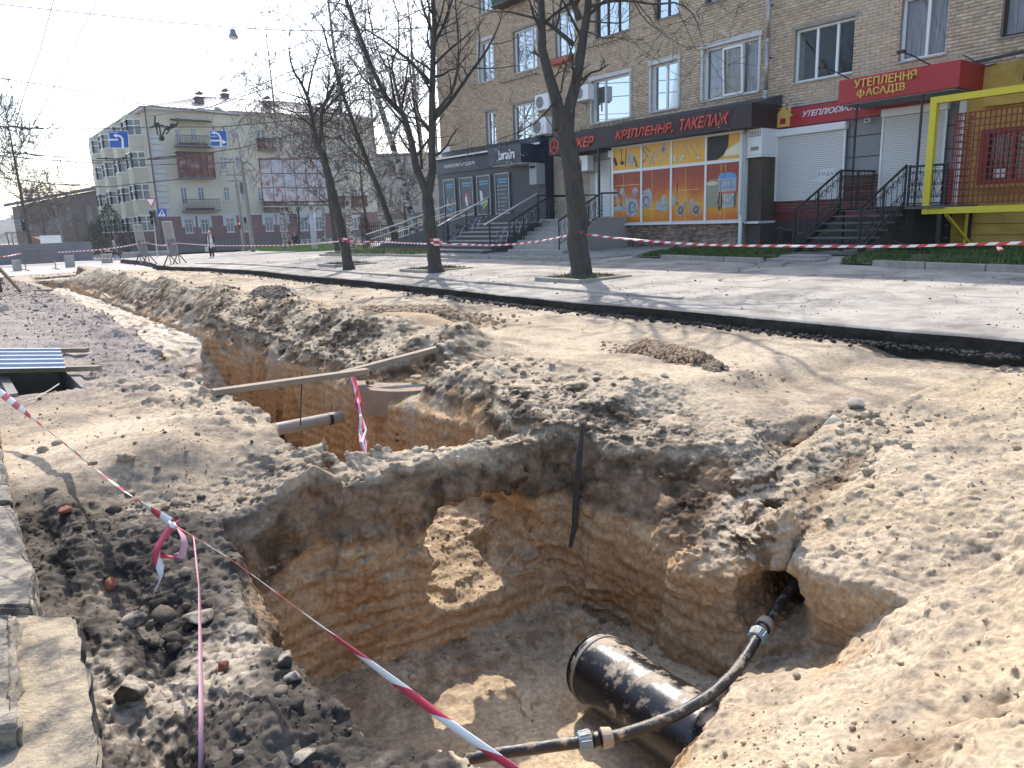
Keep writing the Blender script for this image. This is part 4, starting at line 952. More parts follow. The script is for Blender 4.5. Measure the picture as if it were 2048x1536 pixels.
# printed window
def print_mat(name, seed, top=False):
    m = bpy.data.materials.new(name); m.use_nodes = True; T = m.node_tree; N = T.nodes; L = T.links; b = N['Principled BSDF']; b.inputs['Roughness'].default_value = .35
    g = N.new('ShaderNodeNewGeometry'); sx = N.new('ShaderNodeSeparateXYZ'); L.new(g.outputs['Position'], sx.inputs[0])
    mr = N.new('ShaderNodeMapRange'); mr.inputs[1].default_value = -.3; mr.inputs[2].default_value = 1.6 if not top else 2.3; L.new(sx.outputs[2], mr.inputs[0])
    n = N.new('ShaderNodeTexNoise'); n.inputs['Scale'].default_value = .8; L.new(g.outputs['Position'], n.inputs['Vector'])
    ad = N.new('ShaderNodeMath'); ad.operation = 'MULTIPLY_ADD'; ad.inputs[1].default_value = .5; L.new(n.outputs[0], ad.inputs[0]); L.new(mr.outputs[0], ad.inputs[2])
    cr = N.new('ShaderNodeValToRGB'); L.new(ad.outputs[0], cr.inputs[0]); e = cr.color_ramp.elements
    cs = [(.0, (.36, .05, .01)), (.35, (.50, .085, .01)), (.60, (.62, .22, .015)), (.80, (.64, .30, .02)), (1.05, (.46, .08, .012)), (1.3, (.28, .03, .01))] if not top else [(.8, (.60, .13, .01)), (1.1, (.75, .38, .03)), (1.4, (.70, .36, .03))]
    e[0].position = 0; e[0].color = (*cs[0][1], 1); e[1].position = 1; e[1].color = (*cs[-1][1], 1)
    for p, c in cs[1:-1]: q = e.new(p/1.35); q.color = (*c, 1)
    L.new(cr.outputs[0], b.inputs['Base Color']); return m
M_print = print_mat('orange_print', 0); M_printt = print_mat('orange_print_upper', 0, True)
SX = 18.42
t = thing('hardware_shop_window', 'white framed shop window printed with nuts, bolts and rope reels on orange', 'shop window', (SX, 16, -.3))
colsY = [18.60, 17.30, 16.06, 14.74, 13.50]; zl = (-.22, 1.40, 1.50, 2.22)
MB().box(SX+.05, 13.42, -.22, 19.385, 18.68, 2.235).build('bay', M_white, t)
for i in range(4):
    y1, y0 = colsY[i]-.035, colsY[i+1]+.035
    MB().box(SX+.03, y0, zl[0]+.03, SX+.048, y1, zl[1]).build('pane', M_print, t); MB().box(SX+.03, y0, zl[2], SX+.048, y1, zl[3]-.04).build('pane', M_printt, t)
for y in colsY: MB().box(SX, y-.035, -.22, SX+.047, y+.035, 2.22).build('mullion', M_white, t)
MB().box(SX-.003, 13.45, 1.405, SX+.047, 18.63, 1.495).build('transom', M_white, t); MB().box(SX-.003, 13.45, 2.18, SX+.047, 18.63, 2.238).build('transom', M_white, t)
MB().box(SX-.10, 13.35, -.29, SX+.06, 18.75, -.225).build('sill', M_white, t)
# printed motifs (flat print)
M_chrome = mat('print_chrome', (.50, .51, .52), .35, var=.55, vscale=9, col2=(.16, .16, .17)); M_chd = mat('print_dark_metal', (.10, .10, .11), .4); M_blk = mat('print_black', (.015, .013, .012), .5)
M_glow = mat('print_yellow', (.85, .62, .16), .5); M_rope = mat('print_rope', (.36, .33, .22), .6, var=.4, vscale=30); M_blue = mat('print_blue', (.10, .28, .55), .5)
PX = SX+.026
class Flat(MB):
    lay = 0
    def poly(s, pts, m): Flat.lay += 1; x = PX-.0004*(Flat.lay % 12); s2 = MB(); s2.quad(*[(x, a, b) for a, b in pts]); s2.build('print', m, t)
    def disc(s, cy, cz, ry, rz, m, n=18, rot=0): s.poly([(cy+ry*math.cos(2*math.pi*i/n)*math.cos(rot)-rz*math.sin(2*math.pi*i/n)*math.sin(rot), cz+ry*math.cos(2*math.pi*i/n)*math.sin(rot)+rz*math.sin(2*math.pi*i/n)*math.cos(rot)) for i in range(n)], m)
    def stick(s, a, b, w, m):
        d = Vector((b[0]-a[0], b[1]-a[1])).normalized()*w/2; s.poly([(a[0]-d.y, a[1]+d.x), (b[0]-d.y, b[1]+d.x), (b[0]+d.y, b[1]-d.x), (a[0]+d.y, a[1]-d.x)], m)
f = Flat()
for y in (18.1, 16.85, 15.5, 14.2, 14.05): f.stick((y, -.17), (y, 1.38), .012, M_glow)
for z, a, b in ((1.0, 18.5, 17.4), (.72, 15.9, 15.0), (.2, 17.1, 16.2), (.95, 14.6, 13.7)): f.stick((a, z), (b, z), .012, M_glow)
def mpx(px, py): p = atX(px, py, PX); return (p.y, p.z)
def hexnut(cy, cz, r, rot=0):
    f.poly([(cy+r*math.cos(rot+i*math.pi/3), cz+r*1.05*math.sin(rot+i*math.pi/3)) for i in range(6)], M_chrome); f.disc(cy, cz, r*.52, r*.58, M_chd); f.disc(cy-.02, cz-.01, r*.36, r*.42, M_chrome)
def bolt(a, b, w, head):
    f.stick(a, b, w, M_chrome); d = Vector((b[0]-a[0], b[1]-a[1])).normalized(); n = 7
    for i in range(n): q = (a[0]+(b[0]-a[0])*(i+.5)/n, a[1]+(b[1]-a[1])*(i+.5)/n); f.stick((q[0]-d.y*w*.5, q[1]+d.x*w*.5), (q[0]+d.y*w*.5, q[1]-d.x*w*.5), .012, M_chd)
    f.disc(a[0], a[1], head, head, M_chrome, 6)
q4 = lambda x, y: mpx(1060+x/4.042, 180+y/4.042)
bolt(q4(690, 830), q4(720, 910), .14, .12); bolt(q4(745, 820), q4(800, 930), .13, .12); bolt(q4(850, 820), q4(850, 870), .15, .14)
f.stick(q4(672, 960), q4(770, 950), .2, M_chrome); f.disc(*q4(690, 935), .05, .05, M_chd); f.disc(*q4(735, 928), .05, .05, M_chd)
a = q4(825, 950); hexnut(a[0], a[1], .32, .2)
a = q4(950, 890); f.poly([(a[0]+.08-.3*math.cos(i*math.pi/3), a[1]+.05+.34*math.sin(i*math.pi/3+.3)) for i in range(6)], M_chrome); hexnut(a[0]+.06, a[1]-.02, .27, .5)
bolt(q4(1040, 940), q4(1110, 930), .2, .16); a = q4(1085, 920); f.disc(*a, .15, .27, M_chrome)
f.stick(q4(1140, 900), q4(1175, 900), .28, M_chrome); f.stick(q4(1190, 750), q4(1190, 930), .03, M_blk); bolt(q4(1192, 900), q4(1192, 830), .04, .02)
for x_, y_ in ((1218, 970), (1342, 965)): a = q4(x_, y_); f.disc(*a, .15, .17, M_chrome); f.disc(a[0], a[1]-.01, .12, .135, M_chd); f.stick((a[0]-.07, a[1]+.02), (a[0]+.07, a[1]-.02), .025, M_chrome); f.stick((a[0], a[1]+.07), (a[0], a[1]-.07), .025, M_chrome)
bolt(q4(1265, 900), q4(1240, 960), .07, .07); bolt(q4(1310, 900), q4(1275, 1010), .07, .08)
# rope reels
for top_, bot_, half, m in (((1470, 755), (1470, 900), .24, M_rope), ((1470, 850), (1470, 935), .27, M_rope)):
    a = q4(*top_); b = q4(*bot_); f.poly([(a[0]-half, a[1]), (a[0]+half, a[1]), (b[0]+half, b[1]), (b[0]-half, b[1])], m); f.disc(a[0], a[1], half, .06, mat('print_cream', (.55, .52, .40), .6)); f.disc(b[0], b[1], half, .06, m)
a = q4(1595, 700); b = q4(1595, 820); f.poly([(a[0]-.32, a[1]), (a[0]+.32, a[1]), (b[0]+.30, b[1]), (b[0]-.30, b[1])], M_chrome); f.disc(a[0], a[1], .32, .12, M_blue); f.disc(a[0], a[1]+.01, .06, .02, M_chrome)
for k in range(5): f.stick((a[0]-.3, a[1]-.1-k*.055), (a[0]+.3, a[1]-.12-k*.055), .012, M_blue)
a = q4(1535, 900); b = q4(1655, 890); f.poly([(a[0], a[1]+.2), (b[0], b[1]+.2), (b[0], b[1]-.18), (a[0], a[1]-.2)], M_chrome); f.disc(a[0], a[1], .09, .27, M_blk); f.disc(a[0]+.01, a[1], .04, .12, M_chd); f.disc(b[0], b[1], .05, .24, M_chd)
# tools in the upper row
f.stick(q4(740, 480), q4(740, 600), .03, M_blk); f.stick(q4(778, 480), q4(770, 620), .03, M_blk); f.disc(*q4(745, 590), .09, .06, M_blk); f.disc(*q4(810, 560), .14, .2, M_chrome); f.stick(q4(680, 550), q4(700, 610), .12, M_blk); f.stick(q4(840, 540), q4(865, 620), .08, M_chd)
for a_, b_, w_ in (((905, 470), (960, 545), .03), ((930, 460), (975, 500), .03), ((1010, 480), (965, 610), .05), ((1045, 470), (1000, 600), .05), ((905, 590), (935, 560), .04), ((1110, 520), (1050, 580), .05), ((900, 510), (950, 540), .05)): f.stick(q4(*a_), q4(*b_), w_, M_chd if w_ < .05 else M_chrome)
f.disc(*q4(1080, 475), .11, .14, M_chrome); f.disc(*q4(1080, 475), .05, .06, M_chd)
for a_, b_ in (((1170, 440), (1205, 490)), ((1245, 430), (1290, 520)), ((1290, 430), (1350, 530)), ((1345, 460), (1380, 465)), ((1350, 410), (1350, 460)), ((1378, 410), (1378, 460))): f.stick(q4(*a_), q4(*b_), .025, M_chrome)
for x_, y_ in ((1172, 540), (1235, 535), (1165, 565), (1225, 560), (1360, 548)): a = q4(x_, y_); f.disc(*a, .07, .08, M_chrome, 12); f.disc(*a, .045, .05, M_glow, 12)
a = q4(1490, 450); f.poly([(14.70, 2.17), (14.70, 1.51), (14.35, 1.51), (14.12, 1.62), (13.98, 1.85), (13.96, 2.17)], M_blk); f.disc(a[0], a[1]+.02, .2, .24, M_chd, 20); f.disc(a[0], a[1]+.02, .17, .2, M_blk, 20); f.disc(a[0]+.02, a[1], .06, .07, M_chd, 12)
f.poly([q4(1500, 545), q4(1695, 415), q4(1695, 520)], mat('print_spark', (.75, .7, .5), .5))
# stone cladding under the window: thin split tiles
M_split = mat('split_stone', (.25, .2, .16), .85, attr='Col', var=.25, vscale=9)
V, F, CC = [], [], []
def split_wall(X, y0, y1, zb, zt, h=.045, axis='x'):
    z = zb
    while z < zt-.01:
        y = y0-random.uniform(0, .1)
        while y < y1:
            w = random.uniform(.10, .24); a, b = max(y, y0)+.003, min(y+w, y1)-.003; pr = random.uniform(0, .018); c = random.choice([(.30, .19, .14), (.24, .15, .12), (.36, .27, .21), (.40, .32, .26), (.18, .12, .10), (.33, .24, .2)]); k = len(V)
            if b > a:
                for x in (X+.02, X-pr):
                    for p, q in ((a, z+.002), (b, z+.002), (b, z+h-.003), (a, z+h-.003)): V.append((x, p, q) if axis == 'x' else (p, x, q))
                F.extend([(k+4, k+7, k+6, k+5), (k, k+4, k+5, k+1), (k+1, k+5, k+6, k+2), (k+2, k+6, k+7, k+3), (k+3, k+7, k+4, k)]); CC.extend([c]*8)
            y += w
        z += h
MB().box(18.5, 13.44, -1.3, 19.385, 18.66, -.24).build('plinth', M_mortar, t)
split_wall(18.48, 13.44, 18.66, -1.15, -.25)
split_wall(17.42, 18.0, 18.68, -.99, -.04, axis='x'); split_wall(19.15, 18.7, 19.3, 0, 2.0)
# south cheek of the stairs
for k in range(7):
    pass
o = np_mesh('stone_cladding', np.array(V), np.array(F), M_split, t, col=np.array(CC)); o['kind'] = 'stuff'
# stairs to the hardware shop
st = steps('hardware_shop_steps', 'pale tiled steps rising behind the forked tree to the hardware shop door', 'steps', 14.55, 16.75, 19.4, 8, -1.02, 0.0, .33, mat('pale_tile', (.40, .375, .34), .7, var=.2, vscale=6), mat('pale_riser', (.30, .28, .26), .8), 19.2, tile=5, ylean=-.17)
MB().box(17.45, 18.0, -1.2, 19.2, 21.6, -.01).build('landing', M_clad, st)
t = thing('hardware_shop_door', 'white roller shutter entrance beside the printed hardware shop window', 'roller shutter', (19.2, 18.9, 0))
MB().box(19.28, 18.3, 0, 19.385, 20.6, 2.22).build('wall_panel', mat('pale_wall', (.4, .4, .4), .8), t)
n = 22
for k in range(n): MB().box(18.78, 18.69, .02+k*.088, 18.80+.0, 19.02, .02+(k+1)*.088-.008).build('slat', M_white, t)
MB().box(18.7, 18.665, 1.97, 18.95, 19.1, 2.2).build('shutter_box', M_white, t, bevel=.02); MB().box(18.82, 18.69, 0, 18.9, 19.1, 1.97).build('backing', M_mortar, t)
for k in range(22): MB().box(19.24, 19.35, .02+k*.088, 19.26, 20.3, .02+(k+1)*.088-.008).build('slat', M_white, t)
t = thing('canopy_post', 'thin black canopy post in front of the hardware shop door', 'post', (18.05, 18.85, 0)); MB().bar((18.05, 18.85, -.02), (18.05, 18.85, 2.23), .06).build('shaft', M_black, t); MB().box(17.98, 18.78, -.02, 18.12, 18.92, .0).build('foot', M_black, t)
for y0_, xs, lab in ((16.95, (14.6, 17.3), 'right black iron stair railing of the hardware shop steps'), (19.35, (14.6, 17.1), 'left black iron stair railing of the hardware shop steps')):
    t = thing('stair_rail', lab, 'railing', (14.7, y0_, -1)); a = Vector((xs[0], y0_, -.85)); b = Vector((xs[1]+.1, y0_+1.1, -.02))
    MB().tube([a+Vector((0, 0, .8)), b+Vector((0, 0, .78)), b+Vector((.7, 0, .78))], .026, 8).build('handrail', M_black, t); MB().tube([a+Vector((0, 0, .12)), b+Vector((0, 0, .12))], .012, 6).build('lower_rail', M_black, t)
    for k in range(4): p = a+(b-a)*k/3; MB().bar(p+Vector((0, 0, -.1)), p+Vector((0, 0, .8)), .03).build('post', M_black, t)
    for k in range(12):
        p = a+(b-a)*(k+.5)/12; mb = MB(); mb.tube([p+Vector((0, 0, .1)), p+Vector((0, 0, .78))], .008, 4); d = (b-a)/12
        mb.tube([p+Vector((0, 0, .2)), p+d*.5+Vector((0, 0, .32)), p+Vector((0, 0, .42)), p-d*.4+Vector((0, 0, .52)), p+Vector((0, 0, .62))], .008, 4); mb.build('scroll', M_black, t)
# white cabinet, boarded corner and plastic drain at the right of the printed window
t = thing('white_wall_cabinet', 'white vented cabinet above a boarded corner right of the printed window', 'cabinet', (18.9, 13.3, 1.4))
MB().box(18.5, 13.43-.52, 1.55, 19.38, 13.40, 2.235).build('casing', M_white, t, bevel=.01)
for r_ in range(3):
    for k in range(8): MB().box(18.492, 12.95+k*.05, 2.03+r_*.05, 18.499, 12.975+k*.05, 2.055+r_*.05).build('slot', M_dark, t)
MB().box(18.49, 13.0, 1.66, 18.499, 13.25, 1.76).build('plate', M_plaster, t)
MB().box(18.6, 12.93, -.25, 19.38, 13.38, 1.5).build('corner_board', mat('weathered_board', (.10, .075, .055), .8, var=.5, vscale=5, stretch=(1, 1, .15)), t); MB().box(18.5, 12.9, 1.48, 19.38, 13.4, 1.545).build('ledge', M_white, t); MB().box(18.45, 12.9, -.32, 19.38, 13.36, -.255).build('ledge', M_white, t); MB().box(18.6, 12.93, -1.2, 19.38, 13.38, -.33).build('base', mat('grey_base', (.11, .09, .085), .9, var=.4, vscale=10), t)
t = thing('plastic_drain', 'white plastic drain pipe at the right edge of the printed window', 'drain pipe', (18.35, 13.42, -1)); M_wpipe = mat('pvc', (.62, .61, .58), .5)
MB().tube([(18.5, 13.45, 2.2), (18.36, 13.45, 2.12), (18.33, 13.44, 2.0), (18.33, 13.44, .0), (18.34, 13.43, -.12)], .05, 10).build('upper_pipe', M_wpipe, t, smooth=True)
MB().tube([(18.34, 13.43, -.08), (18.28, 13.36, -.2), (18.2, 13.3, -.3), (18.2, 13.3, -1.02), (18.1, 13.28, -1.08)], .055, 10).build('lower_pipe', M_wpipe, t, smooth=True)

# ================================================================ insulation shop (red signs, grey wall, shutters)
M_red = mat('red_sign', (.36, .018, .022), .45); M_redd = mat('red_paint_base', (.13, .015, .02), .6, var=.3, vscale=3); M_yel = mat('yellow_letters', (.66, .42, .10), .55)
M_gw = mat('grey_render', (.27, .275, .285), .85, var=.15, vscale=2.5)
t = thing('insulation_shop_front', 'grey rendered shop front with dark red brick tiles and crazy paved base', 'shop front', (19.3, 11, -1))
MB().box(19.33, 8.15, .0, 19.39, 13.28, 2.74).build('render', M_gw, t)
for z in (1.28, 1.80): MB().box(19.322, 8.2, z, 19.329, 13.27, z+.02).build('joint', M_dark, t)
MB().box(19.26, 8.15, -.26, 19.385, 13.65, .0).build('base_band', M_redd, t); MB().box(19.3, 8.15, -1.3, 19.385, 13.65, -.262).build('base_wall', mat('dark_mortar', (.045, .04, .04), .9), t)
# red brick tiles
rb = []; row = 0; z = .01
while z < .80:
    y = 8.2-(.13 if row % 2 else 0)
    while y < 13.6:
        a, b = max(y+.006, 8.2), min(y+.256, 13.62)
        for p, q in ((a, b),):
            segs = [(p, q)]
            for h0, h1 in ((10.88, 12.92), (8.42, 9.95)):
                segs = [s for u, v in segs for s in ((u, min(v, h0)), (max(u, h1), v)) if s[1]-s[0] > .03] if not (h0 > 10 and z+.07 < .26) else segs
            rb += [(u, v, z, z+.070) for u, v in segs]
        y += .262
    z += .084; row += 1
M_rb = [mat('red_tile_%s' % n, c, .7) for n, c in (('deep', (.13, .022, .02)), ('wine', (.10, .018, .02)), ('rust', (.17, .035, .025)))]
MB().box(19.30, 8.2, .0, 19.329, 13.62, .83).build('tile_mortar', mat('pale_mortar', (.30, .26, .24), .9), t)
rb.sort(key=lambda b: b[0]); mb = MB()
for k, (a, b, c, d) in enumerate(rb):
    if k < 280: MB().box(19.285, a, c, 19.299, b, d).build('brick', random.choice(M_rb), t)
    else: mb.box(19.285, a, c, 19.299, b, d)
if mb.v: mb.build('brick_rest', M_rb[0], t)['kind'] = 'stuff'
# crazy paving stones on the base
pts = [(random.uniform(8.3, 13.6), random.uniform(-1.15, -.3)) for _ in range(46)]
for _ in range(8):   # relax
    pts = [(min(13.6, max(8.3, a+sum((a-c)/((a-c)**2+(b-d)**2+.01)*.004 for c, d in pts if (c, d) != (a, b) and abs(a-c) < .8))), min(-.3, max(-1.12, b+sum((b-d)/((a-c)**2+(b-d)**2+.01)*.003 for c, d in pts if (c, d) != (a, b) and abs(a-c) < .8)))) for a, b in pts]
M_craz = mat('crazy_stone', (.055, .048, .045), .85, var=.3, vscale=8); MB().box(19.285, 8.2, -1.25, 19.299, 13.62, -.27).build('crazy_joint', mat('crazy_mortar', (.20, .19, .16), .9), t)
for i, p in enumerate(pts):
    poly = [(8.2, -1.25), (13.62, -1.25), (13.62, -.27), (8.2, -.27)]
    for j, q in enumerate(pts):
        if i == j or abs(p[0]-q[0]) > 1.6: continue
        mx, mz = (p[0]+q[0])/2, (p[1]+q[1])/2; nx_, nz_ = q[0]-p[0], q[1]-p[1]; l = math.hypot(nx_, nz_); nx_ /= l; nz_ /= l; off = .012
        new = []
        for a, b in zip(poly, poly[1:]+poly[:1]):
            da = (a[0]-mx)*nx_+(a[1]-mz)*nz_+off; db = (b[0]-mx)*nx_+(b[1]-mz)*nz_+off
            if da <= 0: new.append(a)
            if da*db < 0: s_ = da/(da-db); new.append((a[0]+(b[0]-a[0])*s_, a[1]+(b[1]-a[1])*s_))
        poly = new
        if not poly: break
    if len(poly) > 2: MB().prism(poly, 0, 19.262, 19.284).build('stone', M_craz, t)
MB().box(19.25, 12.35, -.85, 19.261, 12.62, -.55).build('vent_grille', M_dark, t)
t = thing('flat_red_sign', 'flat red fascia sign with a yellow house emblem and slanted white words', 'sign', (19.2, 12, 2.2))
MB().box(19.2, 8.6, 2.24, 19.32, 13.28, 2.74).build('board', M_red, t)
MB().box(19.17, 10.4, 2.745, 19.34, 13.30, 2.78).build('flashing', M_steel, t)
text_mesh('УТЕПЛЮЄМО НА ДОВГО', 'lettering', 19.2, 12.15, 9.6, 2.42, 2.6, M_lett, t, shear=.3, bold=.012, ex=.012, narrow=.9)
mb = MB(); hx = lambda a, b: (19.18, 12.72+a, 2.26+b)
for P_ in ([(-.2, 0), (.2, 0), (.2, .28), (-.2, .28)],):
    mb.prism([(12.72+a, 2.26+b) for a, b in P_], 0, 19.17, 19.199)
mb.prism([(12.72-.3, 2.52), (12.72+.3, 2.52), (12.72, 2.80)], 0, 19.165, 19.195); mb.box(19.165, 12.5, 2.62, 19.195, 12.58, 2.80); mb.build('house_emblem', M_yel, t); MB().box(19.155, 12.64, 2.34, 19.164, 12.80, 2.48).build('emblem_window', M_red, t)
t = thing('red_canopy_sign', 'red projecting canopy with large raised yellow letters over the black iron stairs', 'sign', (18.6, 9, 2.4))
MB().box(18.0, 7.72, 2.46, 19.385, 10.46, 3.02).build('box', M_red, t, bevel=.006)
MB().box(18.05, 7.8, 2.43, 19.3, 10.4, 2.457).build('soffit', M_gw, t)
text_mesh('УТЕПЛЕННЯ', 'lettering', 18.0, 10.05, 8.62, 2.78, 2.97, M_yel, t, bold=.012, ex=.04, rise=.0)
text_mesh('АСАДІВ', 'lettering', 18.0, 9.75, 8.85, 2.54, 2.74, M_yel, t, bold=.012, ex=.04); text_mesh('О', 'lettering', 18.0, 9.97, 9.785, 2.575, 2.71, M_yel, t, bold=.012, ex=.04); MB().box(17.955, 9.863, 2.54, 17.999, 9.892, 2.74).build('letter_bar', M_yel, t)
for i, (y, lab) in enumerate(((10.2, 'rusty floodlight arm above the left end of the red canopy'), (8.35, 'rusty floodlight arm above the right part of the red canopy'))):
    tt = thing('floodlight_arm', lab, 'lamp arm', (18.1, y, 3)); MB().tube([(18.1, y, 3.0), (17.7, y+.25, 3.22), (17.45, y+.38, 3.3)], .014, 6).build('arm', M_black, tt); MB().box(17.4, y+.3, 3.27, 17.5, y+.46, 3.33).build('bracket', M_brown, tt)
def shutter(label, X, y0, y1, z0, z1, n, paper=False):
    t = thing('roller_shutter', label, 'roller shutter', (X, (y0+y1)/2, z0)); h = (z1-z0-.2)/n
    MB().box(X+.03, y0, z0, X+.06, y1, z1-.2).build('backing', mat('shutter_shadow', (.35, .35, .35), .8), t)
    me = None
    for k in range(n):
        if me is None: o = MB().box(X, y0+.05, z0+.0, X+.028, y1-.05, z0+h-.012).build('slat', mat('shutter_white', (.66, .66, .65), .6), t, bevel=.004); me = o
        else: c = me.copy(); COL.objects.link(c); c.location = (random.uniform(-.002, .002), 0, k*h)
    for y in (y0, y1-.05): MB().box(X-.02, y, z0, X+.055, y+.05, z1-.2).build('guide', M_white, t)
    MB().box(X-.08, y0-.02, z1-.2, X+.1, y1+.02, z1).build('housing', M_white, t, bevel=.03)
    return t
shutter('wide white roller shutter with a torn paper notice in the grey wall', 19.2, 10.88, 12.92, .27, 2.2, 34)
sd = shutter('tall white roller shutter door under the red canopy', 19.2, 8.42, 9.95, .03, 2.36, 40)
t = thing('paper_notice', 'torn white paper notice with the letters ЕНДА taped to the wide shutter', 'notice', (19.17, 11.4, .7))
MB().quad((19.175, 11.62, .80), (19.172, 11.12, .82), (19.172, 11.14, 1.04), (19.175, 11.60, 1.02)).build('sheet', mat('paper', (.68, .68, .68), .8), t); MB().quad((19.174, 11.75, .74), (19.176, 11.35, .70), (19.174, 11.33, .795), (19.174, 11.78, .80)).build('torn_sheet', MATS['paper'], t)
text_mesh('ЕНДА', 'lettering', 19.172, 11.58, 11.16, .86, .97, M_black, t, ex=.003, narrow=1.5)
for (y, z, lab) in ((12.9, 2.17, 'small white alarm box under the left end of the flat red sign'), (9.45+.9, 2.15, 'small security camera between the two shutters')):
    tt = thing('wall_sensor', lab, 'security camera', (19.2, y, z)); MB().box(19.2, y-.06, z-.04, 19.32, y+.06, z+.05).build('body', M_white, tt); MB().box(19.18, y-.03, z-.02, 19.199, y+.03, z+.03).build('lens', M_dark, tt)
for (x, y, z0, lab) in ((18.05, 10.0, .0, 'left thin black canopy post over the iron stairs'), (18.05, 8.48, .0, 'right thin black canopy post over the iron stairs')):
    tt = thing('canopy_post', lab, 'post', (x, y, z0)); MB().bar((x, y, z0), (x, y, 2.43), .04).build('shaft', M_black, tt); MB().box(x-.06, y-.06, z0-.02, x+.06, y+.06, z0).build('foot', M_black, tt)
# black iron stairs
t = thing('iron_stairs', 'open black iron staircase with stone treads up to the shuttered red shop', 'stairs', (16, 9.2, -1)); M_tread = mat('dark_tread', (.10, .10, .10), .7)
n = 7; A0 = Vector((15.6, 0, -.93)); A1 = Vector((17.5, 0, .0))
for k in range(n):
    p = A0+(A1-A0)*k/(n-1); q = p+Vector((.3, 0, 0)); MB().box(p.x, 8.45, p.z-.04, q.x, 10.05, p.z).build('tread', M_tread, t, bevel=.004)
MB().box(17.5, 7.6, -.06, 19.24, 10.05, 0).build('platform', M_tread, t)
for y in (8.5, 10.0): MB().bar(A0+Vector((0, y, -.08)), A1+Vector((0, y, -.08)), .05, .12).build('stringer', M_black, t)
for x, y in ((17.6, 7.7), (17.6, 9.95), (19.1, 7.7)): MB().bar((x, y, -1.1), (x, y, -.06), .08).build('leg', M_black, t)
MB().box(17.65, 8.3, -1.1, 19.2, 8.45, -.06).build('side_plate', M_dark, t)
def slope_rail(lab, y, x0, z0, x1, z1, top):
    t = thing('stair_rail', lab, 'railing', (x0, y, z0)); a = Vector((x0, y, z0)); b = Vector((x1, y, z1)); h = Vector((0, 0, .9))
    MB().tube([a+h, b+h], .026, 8).build('handrail', M_black, t); MB().tube([a+Vector((0, 0, .1)), b+Vector((0, 0, .1))], .02, 6).build('lower_rail', M_black, t)
    for k in range(3): p = a+(b-a)*k/2; MB().bar(p-Vector((0, 0, .08)), p+h, .04).build('post', M_black, t)
    n = 8
    for k in range(n):
        p = a+(b-a)*(k+.5)/n; d = (b-a)/n; mb = MB(); mb.tube([p+Vector((0, 0, .1)), p+h], .009, 4)
        for zc in (.25, .68):
            for sg in (-1, 1):
                P = [p+d*sg*(.45-.42*(1-.6*i/9)*math.cos(i*.72))+Vector((0, 0, zc+.11*(1-.6*i/9)*math.sin(i*.72))) for i in range(10)]; mb.tube(P, .008, 4, False)
        mb.build('scroll_panel', M_black, t)
slope_rail('left sloping scrollwork railing of the black iron stairs', 10.05, 15.75, -.9, 17.6, .0, 1)
slope_rail('right sloping scrollwork railing of the black iron stairs', 8.5, 15.75, -.9, 17.6, .0, 1)
t = thing('landing_rail', 'scrollwork landing railing in front of the tall shutter door', 'railing', (17.6, 8, 0))
MB().tube([(17.6, 8.45, .86), (17.6, 7.62, .86)], .024, 8).build('handrail', M_black, t); MB().tube([(17.6, 8.45, .06), (17.6, 7.62, .06)], .02, 6).build('lower_rail', M_black, t)
for y in (8.42, 7.64): MB().bar((17.6, y, 0), (17.6, y, .9), .04).build('post', M_black, t)
scrolls_x(t, (17.6, 8.42, .06), (17.6, 7.64, .06), .8, 5)
t = thing('landing_rail', 'low scroll topped railing on the left side of the iron stair platform', 'railing', (17.7, 10.05, 0))
MB().tube([(17.6, 10.05, .9), (19.2, 10.05, .9)], .024, 8).build('handrail', M_black, t)
for x in (17.65, 18.4, 19.15): MB().bar((x, 10.05, 0), (x, 10.05, .9), .035).build('post', M_black, t)
scrolls_x(t, (17.7, 10.05, .06), (19.15, 10.05, .06), .84, 8)

# ================================================================ yellow shop with red caged window
M_yw = mat('yellow_wall', (.64, .42, .09), .8, var=.25, vscale=2.5, col2=(.42, .27, .06)); M_yf = mat('yellow_frame', (.62, .50, .03), .5); M_rg = mat('red_bars', (.22, .025, .02), .5)
t = thing('yellow_shop_front', 'yellow painted shop front with a red framed window at the right edge', 'shop front', (19.2, 7, -1))
MB().box(19.2, 3.0, -1.3, 19.385, 8.13, 3.0).build('wall', M_yw, t); MB().box(19.12, 8.0, -.05, 19.198, 8.14, 2.3).build('white_edge', M_white, t); MB().box(19.02, 3.5, 2.1, 19.198, 7.6, 2.32).build('beam', M_yw, t)
for z in (-.95, -.7, -.45, -.2): MB().box(19.19, 3.0, z, 19.199, 8.0, z+.015).build('joint', M_rg, t)
MB().box(18.4, 3.2, 2.45, 19.19, 6.65, 3.35).build('dark_sign', M_sign, t)
mb = MB(); y0, y1, z0, z1 = 5.9, 7.62, .42, 1.62
[mb.box(19.08, a, b, 19.198, c, e) for a, b, c, e in ((y0, z0, y1, z0+.12), (y0, z1-.12, y1, z1), (y0, z0+.12, y0+.14, z1-.12), (y1-.16, z0+.12, y1, z1-.12))]; wd = mb.build('window', M_rg, t)
MB().box(19.14, y0+.14, z0+.12, 19.16, y1-.16, z1-.12).build('pane', mat('shop_glass', (.03, .035, .03), .05, spec=.9), wd); MB().box(19.09, 6.9, z0+.12, 19.138, 6.97, z1-.12).build('sash_bar', M_rg, wd)
mb = MB(); [mb.box(19.12, 6.98+k*.06, .95, 19.139, 7.0+k*.06, 1.45) for k in range(7)]; mb.build('inner_blind', mat('dull_white', (.3, .3, .28), .8), wd); MB().box(19.12, 7.05, .56, 19.139, 7.3, .75).build('card', M_white, wd)
MB().box(18.98, y0-.05, z0-.06, 19.198, y1+.05, z0).build('window_ledge', M_yw, t)
t = thing('window_cage', 'dark red welded grid cage in front of the red framed window', 'window cage', (18.3, 7, 0))
